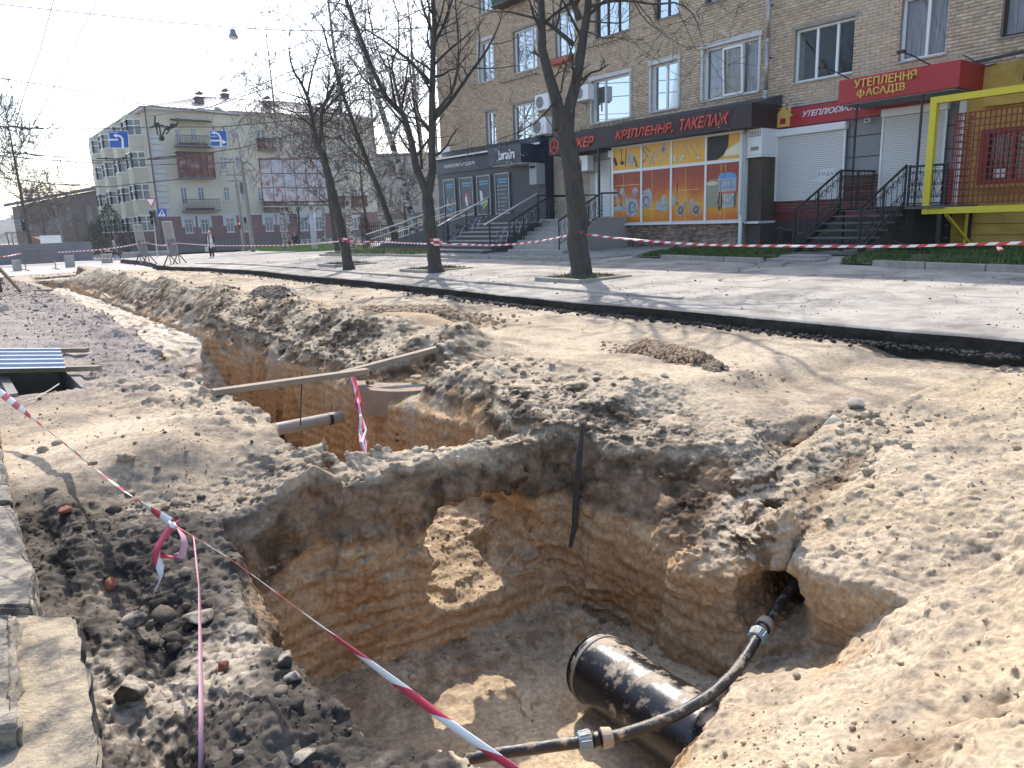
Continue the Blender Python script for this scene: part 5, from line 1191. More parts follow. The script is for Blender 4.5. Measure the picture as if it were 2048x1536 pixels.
for k in range(14): z = .04+k*.146; MB().bar((18.3, 5.2, z), (18.3, 7.85, z), .026).build('bar', M_rg, t); MB().bar((18.3, 7.85, z), (19.19, 7.85, z), .014).build('bar', M_rg, t)
for k in range(27): y = 7.85-k*.10; MB().bar((18.29, y, .0), (18.29, y, 1.96), .022).build('bar', M_rg, t)
for k in range(5): x = 18.45+k*.17; MB().bar((x, 7.85, 0), (x, 7.85, 1.96), .012).build('bar', M_rg, t)
t = thing('metal_frame_stand', 'big bright yellow square tube frame standing out from the caged window', 'metal frame', (17.6, 7, 0))
MB().bar((17.6, 8.0, -.18), (17.6, 8.0, 2.27), .14, .14).build('upright', M_yf, t, bevel=.008); MB().bar((17.6, 7.93, 2.2), (17.6, 3.5, 2.2), .14, .14).build('top_beam', M_yf, t, bevel=.008); MB().bar((17.6, 7.93, -.11), (17.6, 3.5, -.11), .12, .14).build('bottom_beam', M_yf, t, bevel=.008)
for y in (7.6, 5.8): MB().bar((17.65, y, -.2), (19.2, y, -1.0), .06).build('brace', M_yf, t); MB().bar((18.7, y, -.2), (18.7, y, -.9), .05).build('strut', M_yf, t); MB().bar((17.65, y, -.14), (19.2, y, -.14), .06).build('arm', M_yf, t)
t = thing('rusty_beam', 'dark rusty bracket beam on the wall at the upper right', 'bracket', (19.2, 7, 3.1)); MB().bar((19.2, 8.3, 3.08), (18.7, 5.5, 3.14), .08, .06).build('beam', M_black, t)
MB().tube([(19.2, 8.2, 3.3), (19.0, 8.0, 3.2), (19.05, 7.7, 2.95), (19.2, 7.5, 3.0)], .014, 5).build('loose_wire', M_black, t)
# ================================================================ bare trees
def resample(P, R, n):
    P = np.array([tuple(p) for p in P], float); d = np.r_[0, np.cumsum(np.linalg.norm(np.diff(P, axis=0), axis=1))]; t = np.linspace(0, d[-1], n)
    return np.stack([np.interp(t, d, P[:, k]) for k in range(3)], 1), np.interp(t, d, R)
def tubes(PP, RR, sides):
    """PP (n,k,3), RR (n,k) -> V,F"""
    PP = np.array(PP, np.float32); RR = np.array(RR, np.float32); n, k, _ = PP.shape
    T = np.gradient(PP, axis=1); T /= np.maximum(np.linalg.norm(T, axis=2, keepdims=True), 1e-9)
    ref = np.where(np.abs(T[:, :1, 2:3]) < .8, np.array([0, 0, 1.]), np.array([1., 0, 0])); ref = np.repeat(ref, k, 1)
    U = np.cross(T, ref); U /= np.maximum(np.linalg.norm(U, axis=2, keepdims=True), 1e-9); W_ = np.cross(T, U)
    a = np.arange(sides)*2*np.pi/sides; V = PP[:, :, None]+RR[:, :, None, None]*(np.cos(a)[None, None, :, None]*U[:, :, None]+np.sin(a)[None, None, :, None]*W_[:, :, None])
    idx = np.arange(n*k*sides).reshape(n, k, sides); nx_ = np.roll(idx, -1, 2)
    F = np.stack([idx[:, :-1], nx_[:, :-1], nx_[:, 1:], idx[:, 1:]], 3).reshape(-1, 4); return V.reshape(-1, 3), F
def bark_bump(m): return m
M_bark = mat('grey_bark', (.036, .031, .027), .95, var=.5, vscale=12, bump=.03, bscale=30, stretch=(1, 1, .3), col2=(.085, .075, .062))
M_twig = mat('twig_bark', (.036, .029, .025), .9)
M_birch = mat('birch_bark', (.42, .40, .37), .85, var=.9, vscale=3.5, stretch=(1, 1, 2.5), col2=(.05, .045, .04), vcon=(.42, .58))
M_btwig = mat('birch_twig', (.14, .105, .09), .9)
def grow(p, d, L, r, lev, out, rs, up=.25, droop=0, k=5, spread=.9, dens=1.0, maxlev=3):
    P = [p.copy()]; q = p.copy(); dd = d.copy(); st = L/(k-1)
    for i in range(k-1):
        dd = dd+rs.normal(0, .17, 3); dd[2] += up*.35-droop*(i/k)*1.2; dd /= np.linalg.norm(dd); q = q+dd*st; P.append(q.copy())
    out[lev].append((np.array(P), np.linspace(r, r*.35, k)))
    if lev >= maxlev: return
    n = max(2, int(L*(3.0 if lev == 1 else 4.6)*dens))
    for j in range(n):
        t = rs.uniform(.15, 1.0); i = min(int(t*(k-1)), k-2); b = P[i]+(P[i+1]-P[i])*(t*(k-1)-i); td = P[i+1]-P[i]; td /= np.linalg.norm(td)
        side = rs.normal(0, 1, 3); side -= td*side.dot(td); side /= np.linalg.norm(side); nd = td*.65+side*spread; nd /= np.linalg.norm(nd)
        grow(b, nd, L*rs.uniform(.35, .62)*(1.1-t*.4), r*(.58 if lev == 1 else .6)*(1-.4*t), lev+1, out, rs, up, droop, k, spread, dens, maxlev)
def tree(name, label, limbs, seed, bark, twig, group=None, child=1.0, up=.25, droop=0, dens=1.0, maxlev=3, cat='tree', ext=1.0, subL=1.5, sides=(10, 5, 3, 3), trunks=1, minr=.0042):
    """limbs: list of (points3D, radii); the first `trunks` make the trunk, the rest are limbs"""
    rs = np.random.default_rng(seed); base = limbs[0][0][0]; t = thing(name, label, cat, base, group)
    PP, RR = [], []
    for i, (P, R) in enumerate(limbs):
        p, r = resample(P, R, 12); p[1:-1] += rs.normal(0, .012*min(1, r[0]*8), (10, 3)); PP.append(p); RR.append(r)
    hi = [resample(p, r, 60) for p, r in zip(PP[:trunks], RR[:trunks])]
    V, F = tubes([a for a, _ in hi], [b for _, b in hi], 26); V = V.astype(np.float64).reshape(len(hi), 60, 26, 3)
    for q, (cp, cr_) in enumerate(hi):
        Vq = V[q]; d_ = Vq-cp[:, None]; d_ /= np.linalg.norm(d_, axis=2, keepdims=True)+1e-9; f_ = Vq.reshape(-1, 3).astype(np.float32)
        dis = (noise3(f_*np.array([1, 1, .3], np.float32), .035, 101)*.010+noise3(f_, .13, 102)*.014).reshape(60, 26, 1)*min(1, cr_[0]*6); flare = (np.clip(1-np.arange(60)/9., 0, 1)**2)[:, None, None]*cr_[0]*.25
        V[q] = Vq+d_*(dis+flare)
    V = V.reshape(-1, 3)
    np_mesh('trunk', V, F, bark, t, smooth=True)
    for p, r in zip(PP[trunks:], RR[trunks:]):
        V, F = tubes([p], [r], 9); np_mesh('limb', V, F, bark, t, smooth=True)
    out = {1: [], 2: [], 3: [], 4: []}
    for p, r in zip(PP[(trunks if len(PP) > trunks else 0):], RR[(trunks if len(PP) > trunks else 0):]):
        L = np.linalg.norm(np.diff(p, axis=0), axis=1).sum(); n = int(L*2.6*child)+2
        for j in range(n):
            u = rs.uniform(.12, 1.0)*11; i = min(int(u), 10); b = p[i]+(p[i+1]-p[i])*(u-i); td = p[i+1]-p[i]; td /= np.linalg.norm(td)+1e-9
            side = rs.normal(0, 1, 3); side -= td*side.dot(td); side /= np.linalg.norm(side); nd = td*.6+side; nd[2] += up; nd /= np.linalg.norm(nd)
            grow(b, nd, subL*rs.uniform(.5, 1.25), min(r[i]*.5, .03*subL), 1, out, rs, up, droop, dens=dens, maxlev=maxlev)
        if ext: td = p[-1]-p[-2]; td /= np.linalg.norm(td); grow(p[-1], td, subL*ext*1.3, r[-1]*.9, 1, out, rs, up, droop, dens=dens, maxlev=maxlev)
    Vs, Fs, o = [], [], 0
    for lev, s in ((1, 5), (2, 3), (3, 3)):
        if not out[lev]: continue
        V, F = tubes([a for a, _ in out[lev]], np.maximum([b for _, b in out[lev]], minr), s); Vs.append(V); Fs.append(F+o); o += len(V)
    cr = np_mesh('crown', np.concatenate(Vs), np.concatenate(Fs), twig, t)
    return t, out
def pl(pts, D, sx, ox, oy=0, dz=None):
    """pixel polyline at distance D along the view axis, with a drift in depth"""
    n = len(pts); dz = dz or [0]*n
    return [np.array(atD(ox+x/sx, oy+y/sx, D+(dz[i] if i < len(dz) else dz[-1]))) for i, (x, y) in enumerate(pts)]
A_ = lambda pts, D, r0, r1, dz=None: (pl(pts, D, 2.845, 400, 0, dz), np.linspace(r0, r1, len(pts)))
B_ = lambda pts, D, r0, r1, dz=None: (pl(pts, D, 4.096, 940, 0, dz), np.linspace(r0, r1, len(pts)))
def below(pt, dz): q = np.array(pt); q[2] += dz; return q
D3 = float(Vector(atZ(1158, 556, walk_z(9.66, 10.6))).dot(CF)); D2 = float(Vector(atZ(870, 543, walk_z(9.7, 15.9))).dot(CF)); D1 = float(Vector(atZ(697, 536, walk_z(9.7, 20.9))).dot(CF))
T3 = [B_([(905, 2330), (898, 2200), (880, 1900), (850, 1500), (800, 1180), (775, 1000), (768, 900)], D3, .205, .15),
      B_([(745, 1060), (720, 850), (650, 650), (605, 420), (592, 150), (580, -60), (560, -500), (480, -1100)], D3, .13, .03, [0, 0, .1, .2, .3, .4, .8, 1.4]),
      B_([(800, 1060), (830, 780), (885, 560), (930, 300), (955, 80), (975, -60), (1080, -600), (1150, -1300)], D3, .125, .03, [0, 0, -.1, -.15, -.2, -.3, -.8, -1.6]),
      B_([(900, 160), (860, 60), (790, -60), (700, -500)], D3-.15, .07, .025, [0, -.1, -.3, -.9]),
      B_([(840, 360), (740, 270), (640, 190), (540, 150), (330, 95), (190, 95)], D3+.1, .05, .012, [0, .1, .2, .3, .4, .5]),
      B_([(745, 760), (765, 620), (825, 410), (905, 250)], D3-.2, .02, .012), B_([(700, 830), (620, 920), (520, 1020), (380, 1090), (240, 1140)], D3-.1, .022, .006, [0, -.1, -.3, -.5, -.7]),
      B_([(965, 60), (1130, 10), (1300, 0), (1500, 40), (1720, 15), (1850, 140), (1900, 320)], D3-.2, .035, .005, [0, -.2, -.4, -.6, -.8, -1, -1]),
      B_([(970, 175), (1100, 185), (1250, 190), (1350, 130)], D3-.2, .02, .005), B_([(960, 260), (1120, 320), (1200, 300), (1330, 350)], D3-.3, .016, .004), B_([(1500, 40), (1560, 230), (1620, 300)], D3-.8, .008, .003)]
t3, o3 = tree('forked_tree', 'thick dark tree forking in two, the one nearest the hardware shop window', T3, 3, M_bark, M_twig, subL=1.15, child=1.1, dens=.8, group='bare street trees along the pavement')
pts = np.concatenate([a[-1:] for a, _ in o3[3]+o3[2]]); pts = pts[rng.random(len(pts)) < .5][:1400]; tv, tf = ICO1; n = len(pts); s = rng.uniform(.008, .02, n)
v = (tv[None]*s[:, None, None]+pts[:, None]).reshape(-1, 3)
o = np_mesh('buds', v, (tf[None]+(np.arange(n)*12)[:, None, None]).reshape(-1, 3), mat('bud_green', (.30, .32, .12), .7), t3); o['kind'] = 'stuff'
T2 = [A_([(1345, 1560), (1335, 1500), (1310, 1300), (1298, 1180), (1292, 1080)], D2, .175, .12),
      A_([(1290, 1100), (1240, 985), (1205, 820), (1165, 660), (1085, 600), (1010, 450), (940, 280), (870, 100), (820, -60), (760, -300)], D2, .10, .02, [0, 0, .1, .1, .2, .3, .4, .5, .6, 1.2]),
      A_([(1300, 1100), (1322, 960), (1318, 700), (1322, 430), (1332, 150), (1325, -40), (1335, -300), (1320, -480)], D2, .10, .03, [0, 0, 0, -.1, -.1, -.2, -.4, -.9]),
      A_([(1322, 690), (1430, 570), (1540, 410), (1640, 270), (1700, 150), (1720, 60)], D2, .055, .01, [0, .1, .2, .3, .5, .6]), A_([(1330, 650), (1430, 530), (1470, 400), (1470, 240), (1455, 40), (1440, -200)], D2, .04, .012, [0, -.1, -.3, -.4, -.6, -.8]),
      A_([(1310, 470), (1200, 350), (1060, 240), (920, 150)], D2, .05, .012, [0, -.1, -.3, -.5]), A_([(1150, 640), (1110, 480), (1085, 360), (1135, 260), (1130, 90), (1080, -50)], D2, .035, .01, [0, -.1, -.2, -.3, -.5, -.6]),
      A_([(1262, 960), (1250, 800), (1212, 560), (1188, 340), (1160, 180)], D2+.1, .035, .008, [0, .1, .3, .4, .5]), A_([(1332, 250), (1400, 120), (1440, -20), (1500, -200)], D2, .04, .012), A_([(1330, 200), (1280, 80), (1245, -40), (1200, -300)], D2, .04, .012),
      A_([(1070, 410), (1000, 260), (960, 60), (940, -100)], D2+.2, .02, .006)]
tree('street_tree', 'dark tree with a narrow low fork, standing in front of the phone shop', T2, 5, M_bark, M_twig, subL=1.15, child=.8, dens=.7, group='bare street trees along the pavement')
T1 = [A_([(850, 1545), (845, 1500), (820, 1370), (780, 1210), (735, 1020), (700, 890), (668, 825)], D1, .15, .085),
      A_([(668, 835), (640, 700), (620, 560), (580, 480), (520, 380), (500, 260), (510, 160)], D1, .065, .008, [0, .1, .2, .3, .5, .6, .7]), A_([(672, 840), (692, 760), (690, 640), (720, 560), (780, 440), (830, 370)], D1, .065, .008, [0, 0, -.2, -.3, -.5, -.8]),
      A_([(620, 570), (540, 545), (450, 520), (380, 490)], D1, .025, .005), A_([(612, 540), (640, 400), (680, 280), (700, 180)], D1, .03, .006), A_([(692, 650), (790, 540), (880, 500), (960, 480)], D1, .03, .006, [0, -.2, -.4, -.6]),
      A_([(690, 770), (760, 790), (860, 750), (905, 690)], D1, .025, .005), A_([(695, 900), (620, 900), (540, 880), (495, 800)], D1, .02, .004), A_([(660, 820), (600, 760), (560, 700)], D1, .02, .004), A_([(700, 640), (800, 650), (900, 640)], D1, .02, .004, [0, .2, .5]),
      A_([(630, 640), (540, 640), (470, 690)], D1, .018, .004, [0, .3, .6]), A_([(720, 560), (740, 400), (745, 270)], D1, .02, .004, [0, .3, .6])]
tree('leaning_tree', 'slender street tree leaning left with a dense round bare crown', T1, 8, M_bark, M_twig, subL=1.1, child=1.3, dens=.8, group='bare street trees along the pavement', minr=.0052)
# earth squares with stone edging round the three trunks
M_leaf = mat('dry_leaf_litter', (.10, .075, .05), .95, var=.5, vscale=20, bump=.02, bscale=40)
for (x, y, lab) in ((9.66, 10.55, 'the thick forked tree'), (9.68, 15.85, 'the tree before the phone shop'), (9.68, 20.85, 'the slender leaning tree')):
    t = thing('tree_pit', 'low stone edging and litter round the foot of '+lab, 'tree pit', (x, y, walk_z(x, y))); z = walk_z(x, y); h = .62
    for a, b in (((x-h, y-h), (x+h, y-h)), ((x-h, y-h), (x-h, y+h)), ((x-h, y+h), (x+h, y+h)), ((x+h, y-h), (x+h, y+h))):
        MB().bar((a[0], a[1], z-.02), (b[0], b[1], z-.02), .10, .12).build('edge_stone', M_kerb, t, bevel=.01)
    MB().box(x-h+.06, y-h+.06, z-.05, x+h-.06, y+h-.06, z+.035).build('soil', M_leaf, t)
    m = 700; a = np.stack([rng.uniform(x-h+.1, x+h-.1, m), rng.uniform(y-h+.1, y+h-.1, m), np.full(m, z+.03)], 1); w = rng.normal(0, .012, (m, 3)); w[:, 2] = 0; up_ = rng.normal(0, .03, (m, 3)); up_[:, 2] = rng.uniform(.01, .07, m)
    V = np.stack([a-w, a+w, a+up_], 1).reshape(-1, 3); c = np.where(rng.random((m, 1)) < .35, np.array([.08, .14, .03]), np.array([.20, .15, .09])); o = np_mesh('litter', V, np.arange(3*m).reshape(-1, 3), M_grass, t, col=np.repeat(c, 3, 0)); o['kind'] = 'stuff'

# ---------------------------------------------------------------- background trees
def auto_tree(name, label, px, py, D, H, lean, seed, kind='birch', group=None, r=.14, nl=9, top=1.0, dens=.8, child=1.0, sub=None):
    rs = np.random.default_rng(seed); b = np.array(atD(px, py, D)); R_ = np.array(CR); U_ = np.array([0, 0, 1.]); Fw = np.array([CF.x, CF.y, 0])
    tp = [b+U_*H*t+R_*lean*H*(t**1.1)+R_*.12*math.sin(t*5+seed)+Fw*.1*math.sin(t*4+seed*2) for t in np.linspace(0, 1, 8)]
    limbs = [([b-U_*.1]+tp, np.linspace(r*1.15, .02, 9))]
    for k in range(nl):
        t = .28+.62*(k+rs.random())/nl; i = min(int(t*7), 6); p = tp[i]+(tp[i+1]-tp[i])*(t*7-i); a = rs.uniform(0, 6.28); d = R_*math.cos(a)+Fw*math.sin(a)
        L = H*(.34 if kind == 'birch' else .42)*(1.15-t)*rs.uniform(.7, 1.2); e = .95 if kind == 'birch' else .65
        limbs.append(([p, p+(d*.55+U_*e*.6)*L*.5, p+(d*.9+U_*e)*L], np.linspace(r*.42*(1.1-t), .012, 3)))
    return tree(name, label, limbs, seed, M_birch if kind == 'birch' else M_bark, M_btwig if kind == 'birch' else M_twig, group, child=child, up=.1 if kind == 'birch' else .2, droop=.9 if kind == 'birch' else .0, dens=dens, subL=sub or H*.16, maxlev=2, minr=D*.00026)[0]
def gz(px, D, extra=0): # pixel row where the ground lies at this distance
    v = ray(px, 500); return None
def base_px(px, D, z):
    # image row of height z at depth D for column px
    k = (px-1024)/FPX; # solve ray.z*D = z for py
    return 768-FPX*(-(CF.z+CR.z*k)+z/D)/CU.z
bt = [('birch_tree', 'tall birch with hanging twigs and a bare white top left of the slender tree', 575, 62, 17, .0, 'birch', 11), ('birch_tree', 'tall birch behind the slender leaning tree, reaching above its crown', 705, 52, 20.5, -.02, 'birch', 12),
      ('birch_tree', 'birch with black and white trunk leaning left beside the iron fence', 832, 33, 13.5, -.22, 'birch', 13), ('linden_tree', 'dark leaning tree rising from behind the iron fence posts', 792, 34, 9.5, -.27, 'linden', 14),
      ('birch_tree', 'thin birch close to the left corner of the brick block', 868, 40, 13, -.06, 'birch', 15), ('linden_tree', 'dark bare tree at the end of the far lawn under the billboard edge', 676, 47, 8.5, -.06, 'linden', 16),
      ('birch_tree', 'birch rising behind the dark leaning tree in the yard', 770, 60, 16, -.04, 'birch', 17), ('linden_tree', 'bushy bare tree in front of the ground floor windows behind the billboard', 600, 78, 7.5, .02, 'linden', 18),
      ('birch_tree', 'faint birch in front of the right half of the cream house', 648, 74, 14, .03, 'birch', 19), ('linden_tree', 'grey bare tree in the back yard beside the far grey block', 735, 70, 10, .0, 'linden', 20),
      ('linden_tree', 'small bare tree in the yard just behind the fence end', 815, 60, 8.5, .03, 'linden', 21),
      ('linden_tree', 'wide bare tree by the grey barrier wall at the far left', 68, 74, 15.5, -.03, 'linden', 22), ('linden_tree', 'tree with weeping thin twigs left of the low brick hall', 135, 92, 10.5, -.12, 'birch', 23), ('linden_tree', 'spindly tree behind the wide bare tree at the far left', 95, 110, 9.5, .0, 'linden', 24)]
for nme, lab, px, D, H, lean, kd, sd in bt:
    z = walk_z(*[c for c in atD(px, 490, D)][:2]) if D < 60 else -2.17
    auto_tree(nme, lab, px, base_px(px, D, z), D, H, lean, sd, kd, r=.10+.006*H, nl=11 if kd == 'birch' else 12, group='bare trees beyond the pavement', dens=.8, child=1.2 if kd == 'birch' else 1.4, sub=H*(.2 if px < 200 else .15))
# trees on the far side of the road, out of frame but for a few twigs at the left edge and their reflections in the panes
for k, (x, y, H) in enumerate([(-2.6, 13.5, 11), (-7, 26, 11), (-6, 4, 11)]):
    rs = np.random.default_rng(40+k)
    b = np.array([x, y, -1.4]); tp = [b+np.array([.1*math.sin(t*6), .1*math.cos(t*5), H*t]) for t in np.linspace(0, 1, 8)]; limbs = [(tp, np.linspace(.2, .03, 8))]
    for i in range(9):
        t = .3+.6*i/9; p = tp[0]+(tp[-1]-tp[0])*t; a = rs.uniform(0, 6.28); d = np.array([math.cos(a), math.sin(a), .8]); limbs.append(([p, p+d*1.0, p+d*np.array([1, 1, 1.3])*2.1], np.linspace(.06, .012, 3)))
    tree('roadside_tree', ['bare tree whose twigs enter at the left edge of the view', 'bare tree across the road behind the wide bare tree', 'bare tree across the road mirrored in the shop windows'][k], limbs, 50+k, M_bark, M_twig, subL=1.6, child=1.0, dens=.7, maxlev=2)
# conifer by the cream house and shrubs
def conifer(px, D, z, H, R, label, seed, col=(.018, .040, .022), name='spruce', n=5200):
    rs = np.random.default_rng(seed); b = Vector(atD(px, base_px(px, D, z), D)); t = thing(name, label, 'tree' if H > 3 else 'shrub', b)
    MB().tube([b, b+Vector((0, 0, H*.9))], [.14, .02], 6).build('trunk', M_bark, t)
    u = rs.random(n)**.75; hgt = H*(.04+.96*(1-u)); a = rs.uniform(0, 6.283, n); prof = R*np.minimum(1, (1-hgt/H)*1.5+.06)*(1+.16*np.sin(a*5+hgt*2.1)+.14*np.sin(hgt*6+a*3)); rr = prof*np.sqrt(rs.uniform(.25, 1, n))
    c = np.stack([b.x+rr*np.cos(a), b.y+rr*np.sin(a), b.z+hgt], 1); s = rs.uniform(.12, .3, n)*H/6
    q = rs.normal(0, 1, (n, 2, 3)); q /= np.linalg.norm(q, axis=2, keepdims=True); V = np.stack([c-q[:, 0]*s[:, None]*.5, c+q[:, 1]*s[:, None]*.4, c+q[:, 0]*s[:, None]*.5], 1).reshape(-1, 3)
    cc = np.array(col)*rs.uniform(.5, 1.7, (n, 1)); np_mesh('foliage', V, np.arange(3*n).reshape(-1, 3), M_grass, t, col=np.repeat(cc, 3, 0))
conifer(229, 86, -2.17, 5.6, 2.5, 'dark green bushy conifer at the left corner of the cream house', 61)
conifer(192, 92, -2.17, 3.9, 1.2, 'smaller dark conifer left of the bushy one', 62, n=2200)
conifer(207, 84, -2.17, 2.2, 1.5, 'tawny dry shrub below the two conifers', 63, (.15, .13, .06), 'shrub', 2600)
conifer(258, 83, -2.17, 1.5, 2.0, 'low brown shrub in front of the cream house ground floor', 64, (.07, .045, .035), 'shrub', 2600)
conifer(30, 105, -2.17, 3.0, 7.0, 'brown thicket behind the grey barrier wall', 65, (.11, .095, .07), 'thicket', 6000)
conifer(160, 104, -2.17, 4.5, 6.0, 'brown leafless bushes in front of the low brick hall', 66, (.10, .08, .06), 'thicket', 5000)
# ================================================================ cream house on the crossroad
HY = 91.0
def hp(x, y): p = atY(180+x/3.413, 160+y/3.413, HY); return p.x, p.z
M_cream = mat('cream_render', (.50, .475, .36), .85, var=.22, vscale=.35, col2=(.38, .35, .29), detail=8)
M_maroon = mat('maroon_render', (.20, .115, .115), .85, var=.2, vscale=.6); M_pl = mat('grey_plinth', (.13, .12, .12), .9); M_quoin = mat('pale_quoin', (.43, .43, .44), .8); M_iron = mat('balcony_iron', (.08, .075, .075), .7)
M_fg = mat('far_glass', (.10, .12, .14), .15, spec=.8); M_rustb = mat('rusty_brown', (.11, .035, .03), .8, var=.7, vscale=.9, col2=(.26, .17, .15), vcon=(.5, .62)); M_roofp = mat('pale_roof', (.38, .37, .37), .6, var=.1, vscale=1)
x0, _ = hp(450, 700); x1 = hp(1945, 600)[0]; zt = (hp(400, 228)[1]+hp(1950, 300)[1])/2+.3; zb = -2.3; zm = (hp(560, 920)[1]+hp(1860, 915)[1])/2
house = thing('cream_house', 'four storey cream house with maroon ground floor and pale roof on the crossroad corner', 'house', (x0, HY, zb)); HD = 32
MB().box(x0, HY, zm, x1, HY+HD, zt).build('wall', M_cream, house); MB().box(x0-.08, HY-.08, -1.0, x1+.05, HY+HD, zm-.003).build('ground_floor', M_maroon, house)
MB().box(x0-.16, HY-.16, zb, x1+.1, HY+HD, -1.003).build('plinth', M_pl, house); MB().box(x0-.2, HY-.2, zm+.02, x1+.1, HY-.003, zm+.2).build('string_course', M_quoin, house); MB().box(x0-.5, HY-.5, zt+.003, x1+.4, HY+HD+.4, zt+.28).build('cornice', M_quoin, house)
for k in range(4): MB().box(x0-.1, HY-.10, -.7+k*.62, x1, HY-.083, -.66+k*.62).build('groove', M_pl, house)
mb = MB(); e = .75; ym = HY+HD/2; mb.v = [(x0-e, HY-e, zt+.285), (x1+e, HY-e, zt+.285), (x1+e, HY+HD+e, zt+.285), (x0-e, HY+HD+e, zt+.285), (x0+9, HY+9, zt+3.2), (x1-6, HY+9, zt+3.2), (x1-6, HY+HD-9, zt+3.2), (x0+9, HY+HD-9, zt+3.2)]
mb.f = [(0, 1, 5, 4), (1, 2, 6, 5), (2, 3, 7, 6), (3, 0, 4, 7), (4, 5, 6, 7), (3, 2, 1, 0)]; mb.mi = [0]*6; roof = mb.build('roof', M_roofp, house)
for k in range(44):
    x = x0+.2+k*(x1-x0)/44; MB().bar((x, HY-e, zt+.33), (x0+9+(x1-x0-15)*k/44, HY+9, zt+3.24), .06, .05).build('seam', M_roofp, roof)
for (xa, ya, xb, yb, dpt) in ((730, 118, 785, 200, 2.5), (910, 96, 955, 150, 8.5), (1200, 148, 1245, 230, 2.5), (1560, 190, 1600, 250, 2.5)):
    pa = atY(180+xa/3.413, 160+ya/3.413, HY+dpt); pb = atY(180+xb/3.413, 160+yb/3.413, HY+dpt); c = MB().box(pa.x, HY+dpt, pb.z-.8, pb.x, HY+dpt+1.2, pa.z).build('chimney', mat('chimney_brick', (.10, .06, .055), .9), roof)
    MB().box(pa.x-.15, HY+dpt-.15, pa.z+.003, pb.x+.15, HY+dpt+1.35, pa.z+.12).build('chimney_cap', M_pl, roof); MB().prism([(pa.x-.1, pa.z+.45), (pb.x+.1, pb.z*0+pa.z+.45), ((pa.x+pb.x)/2, pa.z+.75)], 1, HY+dpt, HY+dpt+1.2).build('chimney_hood', M_pl, roof)
for k in range(19):
    z = zm+.3+k*.62 if k < 14 else 0
    if z and z < zt-.5: MB().box(x0-.1, HY-.1, z, x0+(1.15 if k % 2 else .95), HY-.003, z+.5).build('quoin', M_quoin, house)
MB().tube([(x0-.3, HY-.7, zt+.2), (x0-.25, HY-.3, zt-.9), (x0-.22, HY-.25, -1.6)], .09, 6).build('drainpipe', M_iron, house)
def fwin(xa, ya, xb, yb, sur=False, door=False, Y=HY, style=0):
    (u0, w1), (u1, w0) = hp(xa, ya), hp(xb, yb); yy = Y-.085 if sur else Y
    f = MB(); fr = .09
    f.box(u0, yy-.03, w0, u0+fr, yy-.002, w1).box(u1-fr, yy-.03, w0, u1, yy-.002, w1).box(u0+fr, yy-.03, w1-fr, u1-fr, yy-.002, w1).box(u0+fr, yy-.03, w0, u1-fr, yy-.002, w0+fr).box((u0+u1)/2-.04, yy-.03, w0+fr, (u0+u1)/2+.04, yy-.002, w1-fr)
    if not door: f.box(u0+fr, yy-.028, w0+(w1-w0)*.66, (u0+u1)/2-.04, yy-.002, w0+(w1-w0)*.66+.07).box((u0+u1)/2+.04, yy-.028, w0+(w1-w0)*.66, u1-fr, yy-.002, w0+(w1-w0)*.66+.07)
    w = f.build('window', M_quoin, house); MB().box(u0+.02, yy-.016, w0+.02, u1-.02, yy-.004, w1-.02).build('pane', M_fg, w)
    if sur:
        MB().box(u0-.35, yy-.10, w1+.003, u1+.35, yy-.002, w1+.35).build('head_mould', M_quoin, w); [MB().box(a, yy-.10, w1-.9, a+.3, yy-.002, w1).build('side_mould', M_quoin, w) for a in (u0-.35, u1+.05)]
    MB().box(u0-.1, yy-.14, w0-.1, u1+.1, yy-.002, w0-.003).build('sill', M_quoin, w)
for a in ((642, 950, 705, 1042), (752, 950, 815, 1040), (925, 942, 985, 1036), (1040, 940, 1085, 1034), (1190, 936, 1250, 1030), (1288, 936, 1345, 1030), (1430, 934, 1490, 1026), (1530, 932, 1590, 1022), (1660, 936, 1715, 1018), (1772, 940, 1825, 1016)): fwin(*a, sur=True)
for a in ((905, 728, 960, 828), (1022, 728, 1062, 822), (1140, 730, 1195, 824), (1260, 735, 1310, 824), (1400, 738, 1450, 822), (1530, 740, 1580, 822), (1650, 742, 1700, 822), (1780, 745, 1830, 820),
          (880, 520, 940, 615), (985, 520, 1030, 612), (1140, 525, 1190, 610), (1270, 528, 1320, 612), (1400, 532, 1450, 614), (1530, 535, 1580, 616), (1660, 538, 1710, 618), (1780, 540, 1830, 620),
          (965, 332, 1012, 402), (1130, 338, 1200, 405), (1300, 342, 1350, 408), (1430, 346, 1480, 412), (1560, 350, 1610, 416), (1690, 354, 1740, 420), (1800, 356, 1850, 422), (730, 730, 786, 826), (680, 328, 730, 415)): fwin(*a)
for a in ((612, 730, 672, 850), (575, 330, 625, 440)): fwin(*a, door=True)
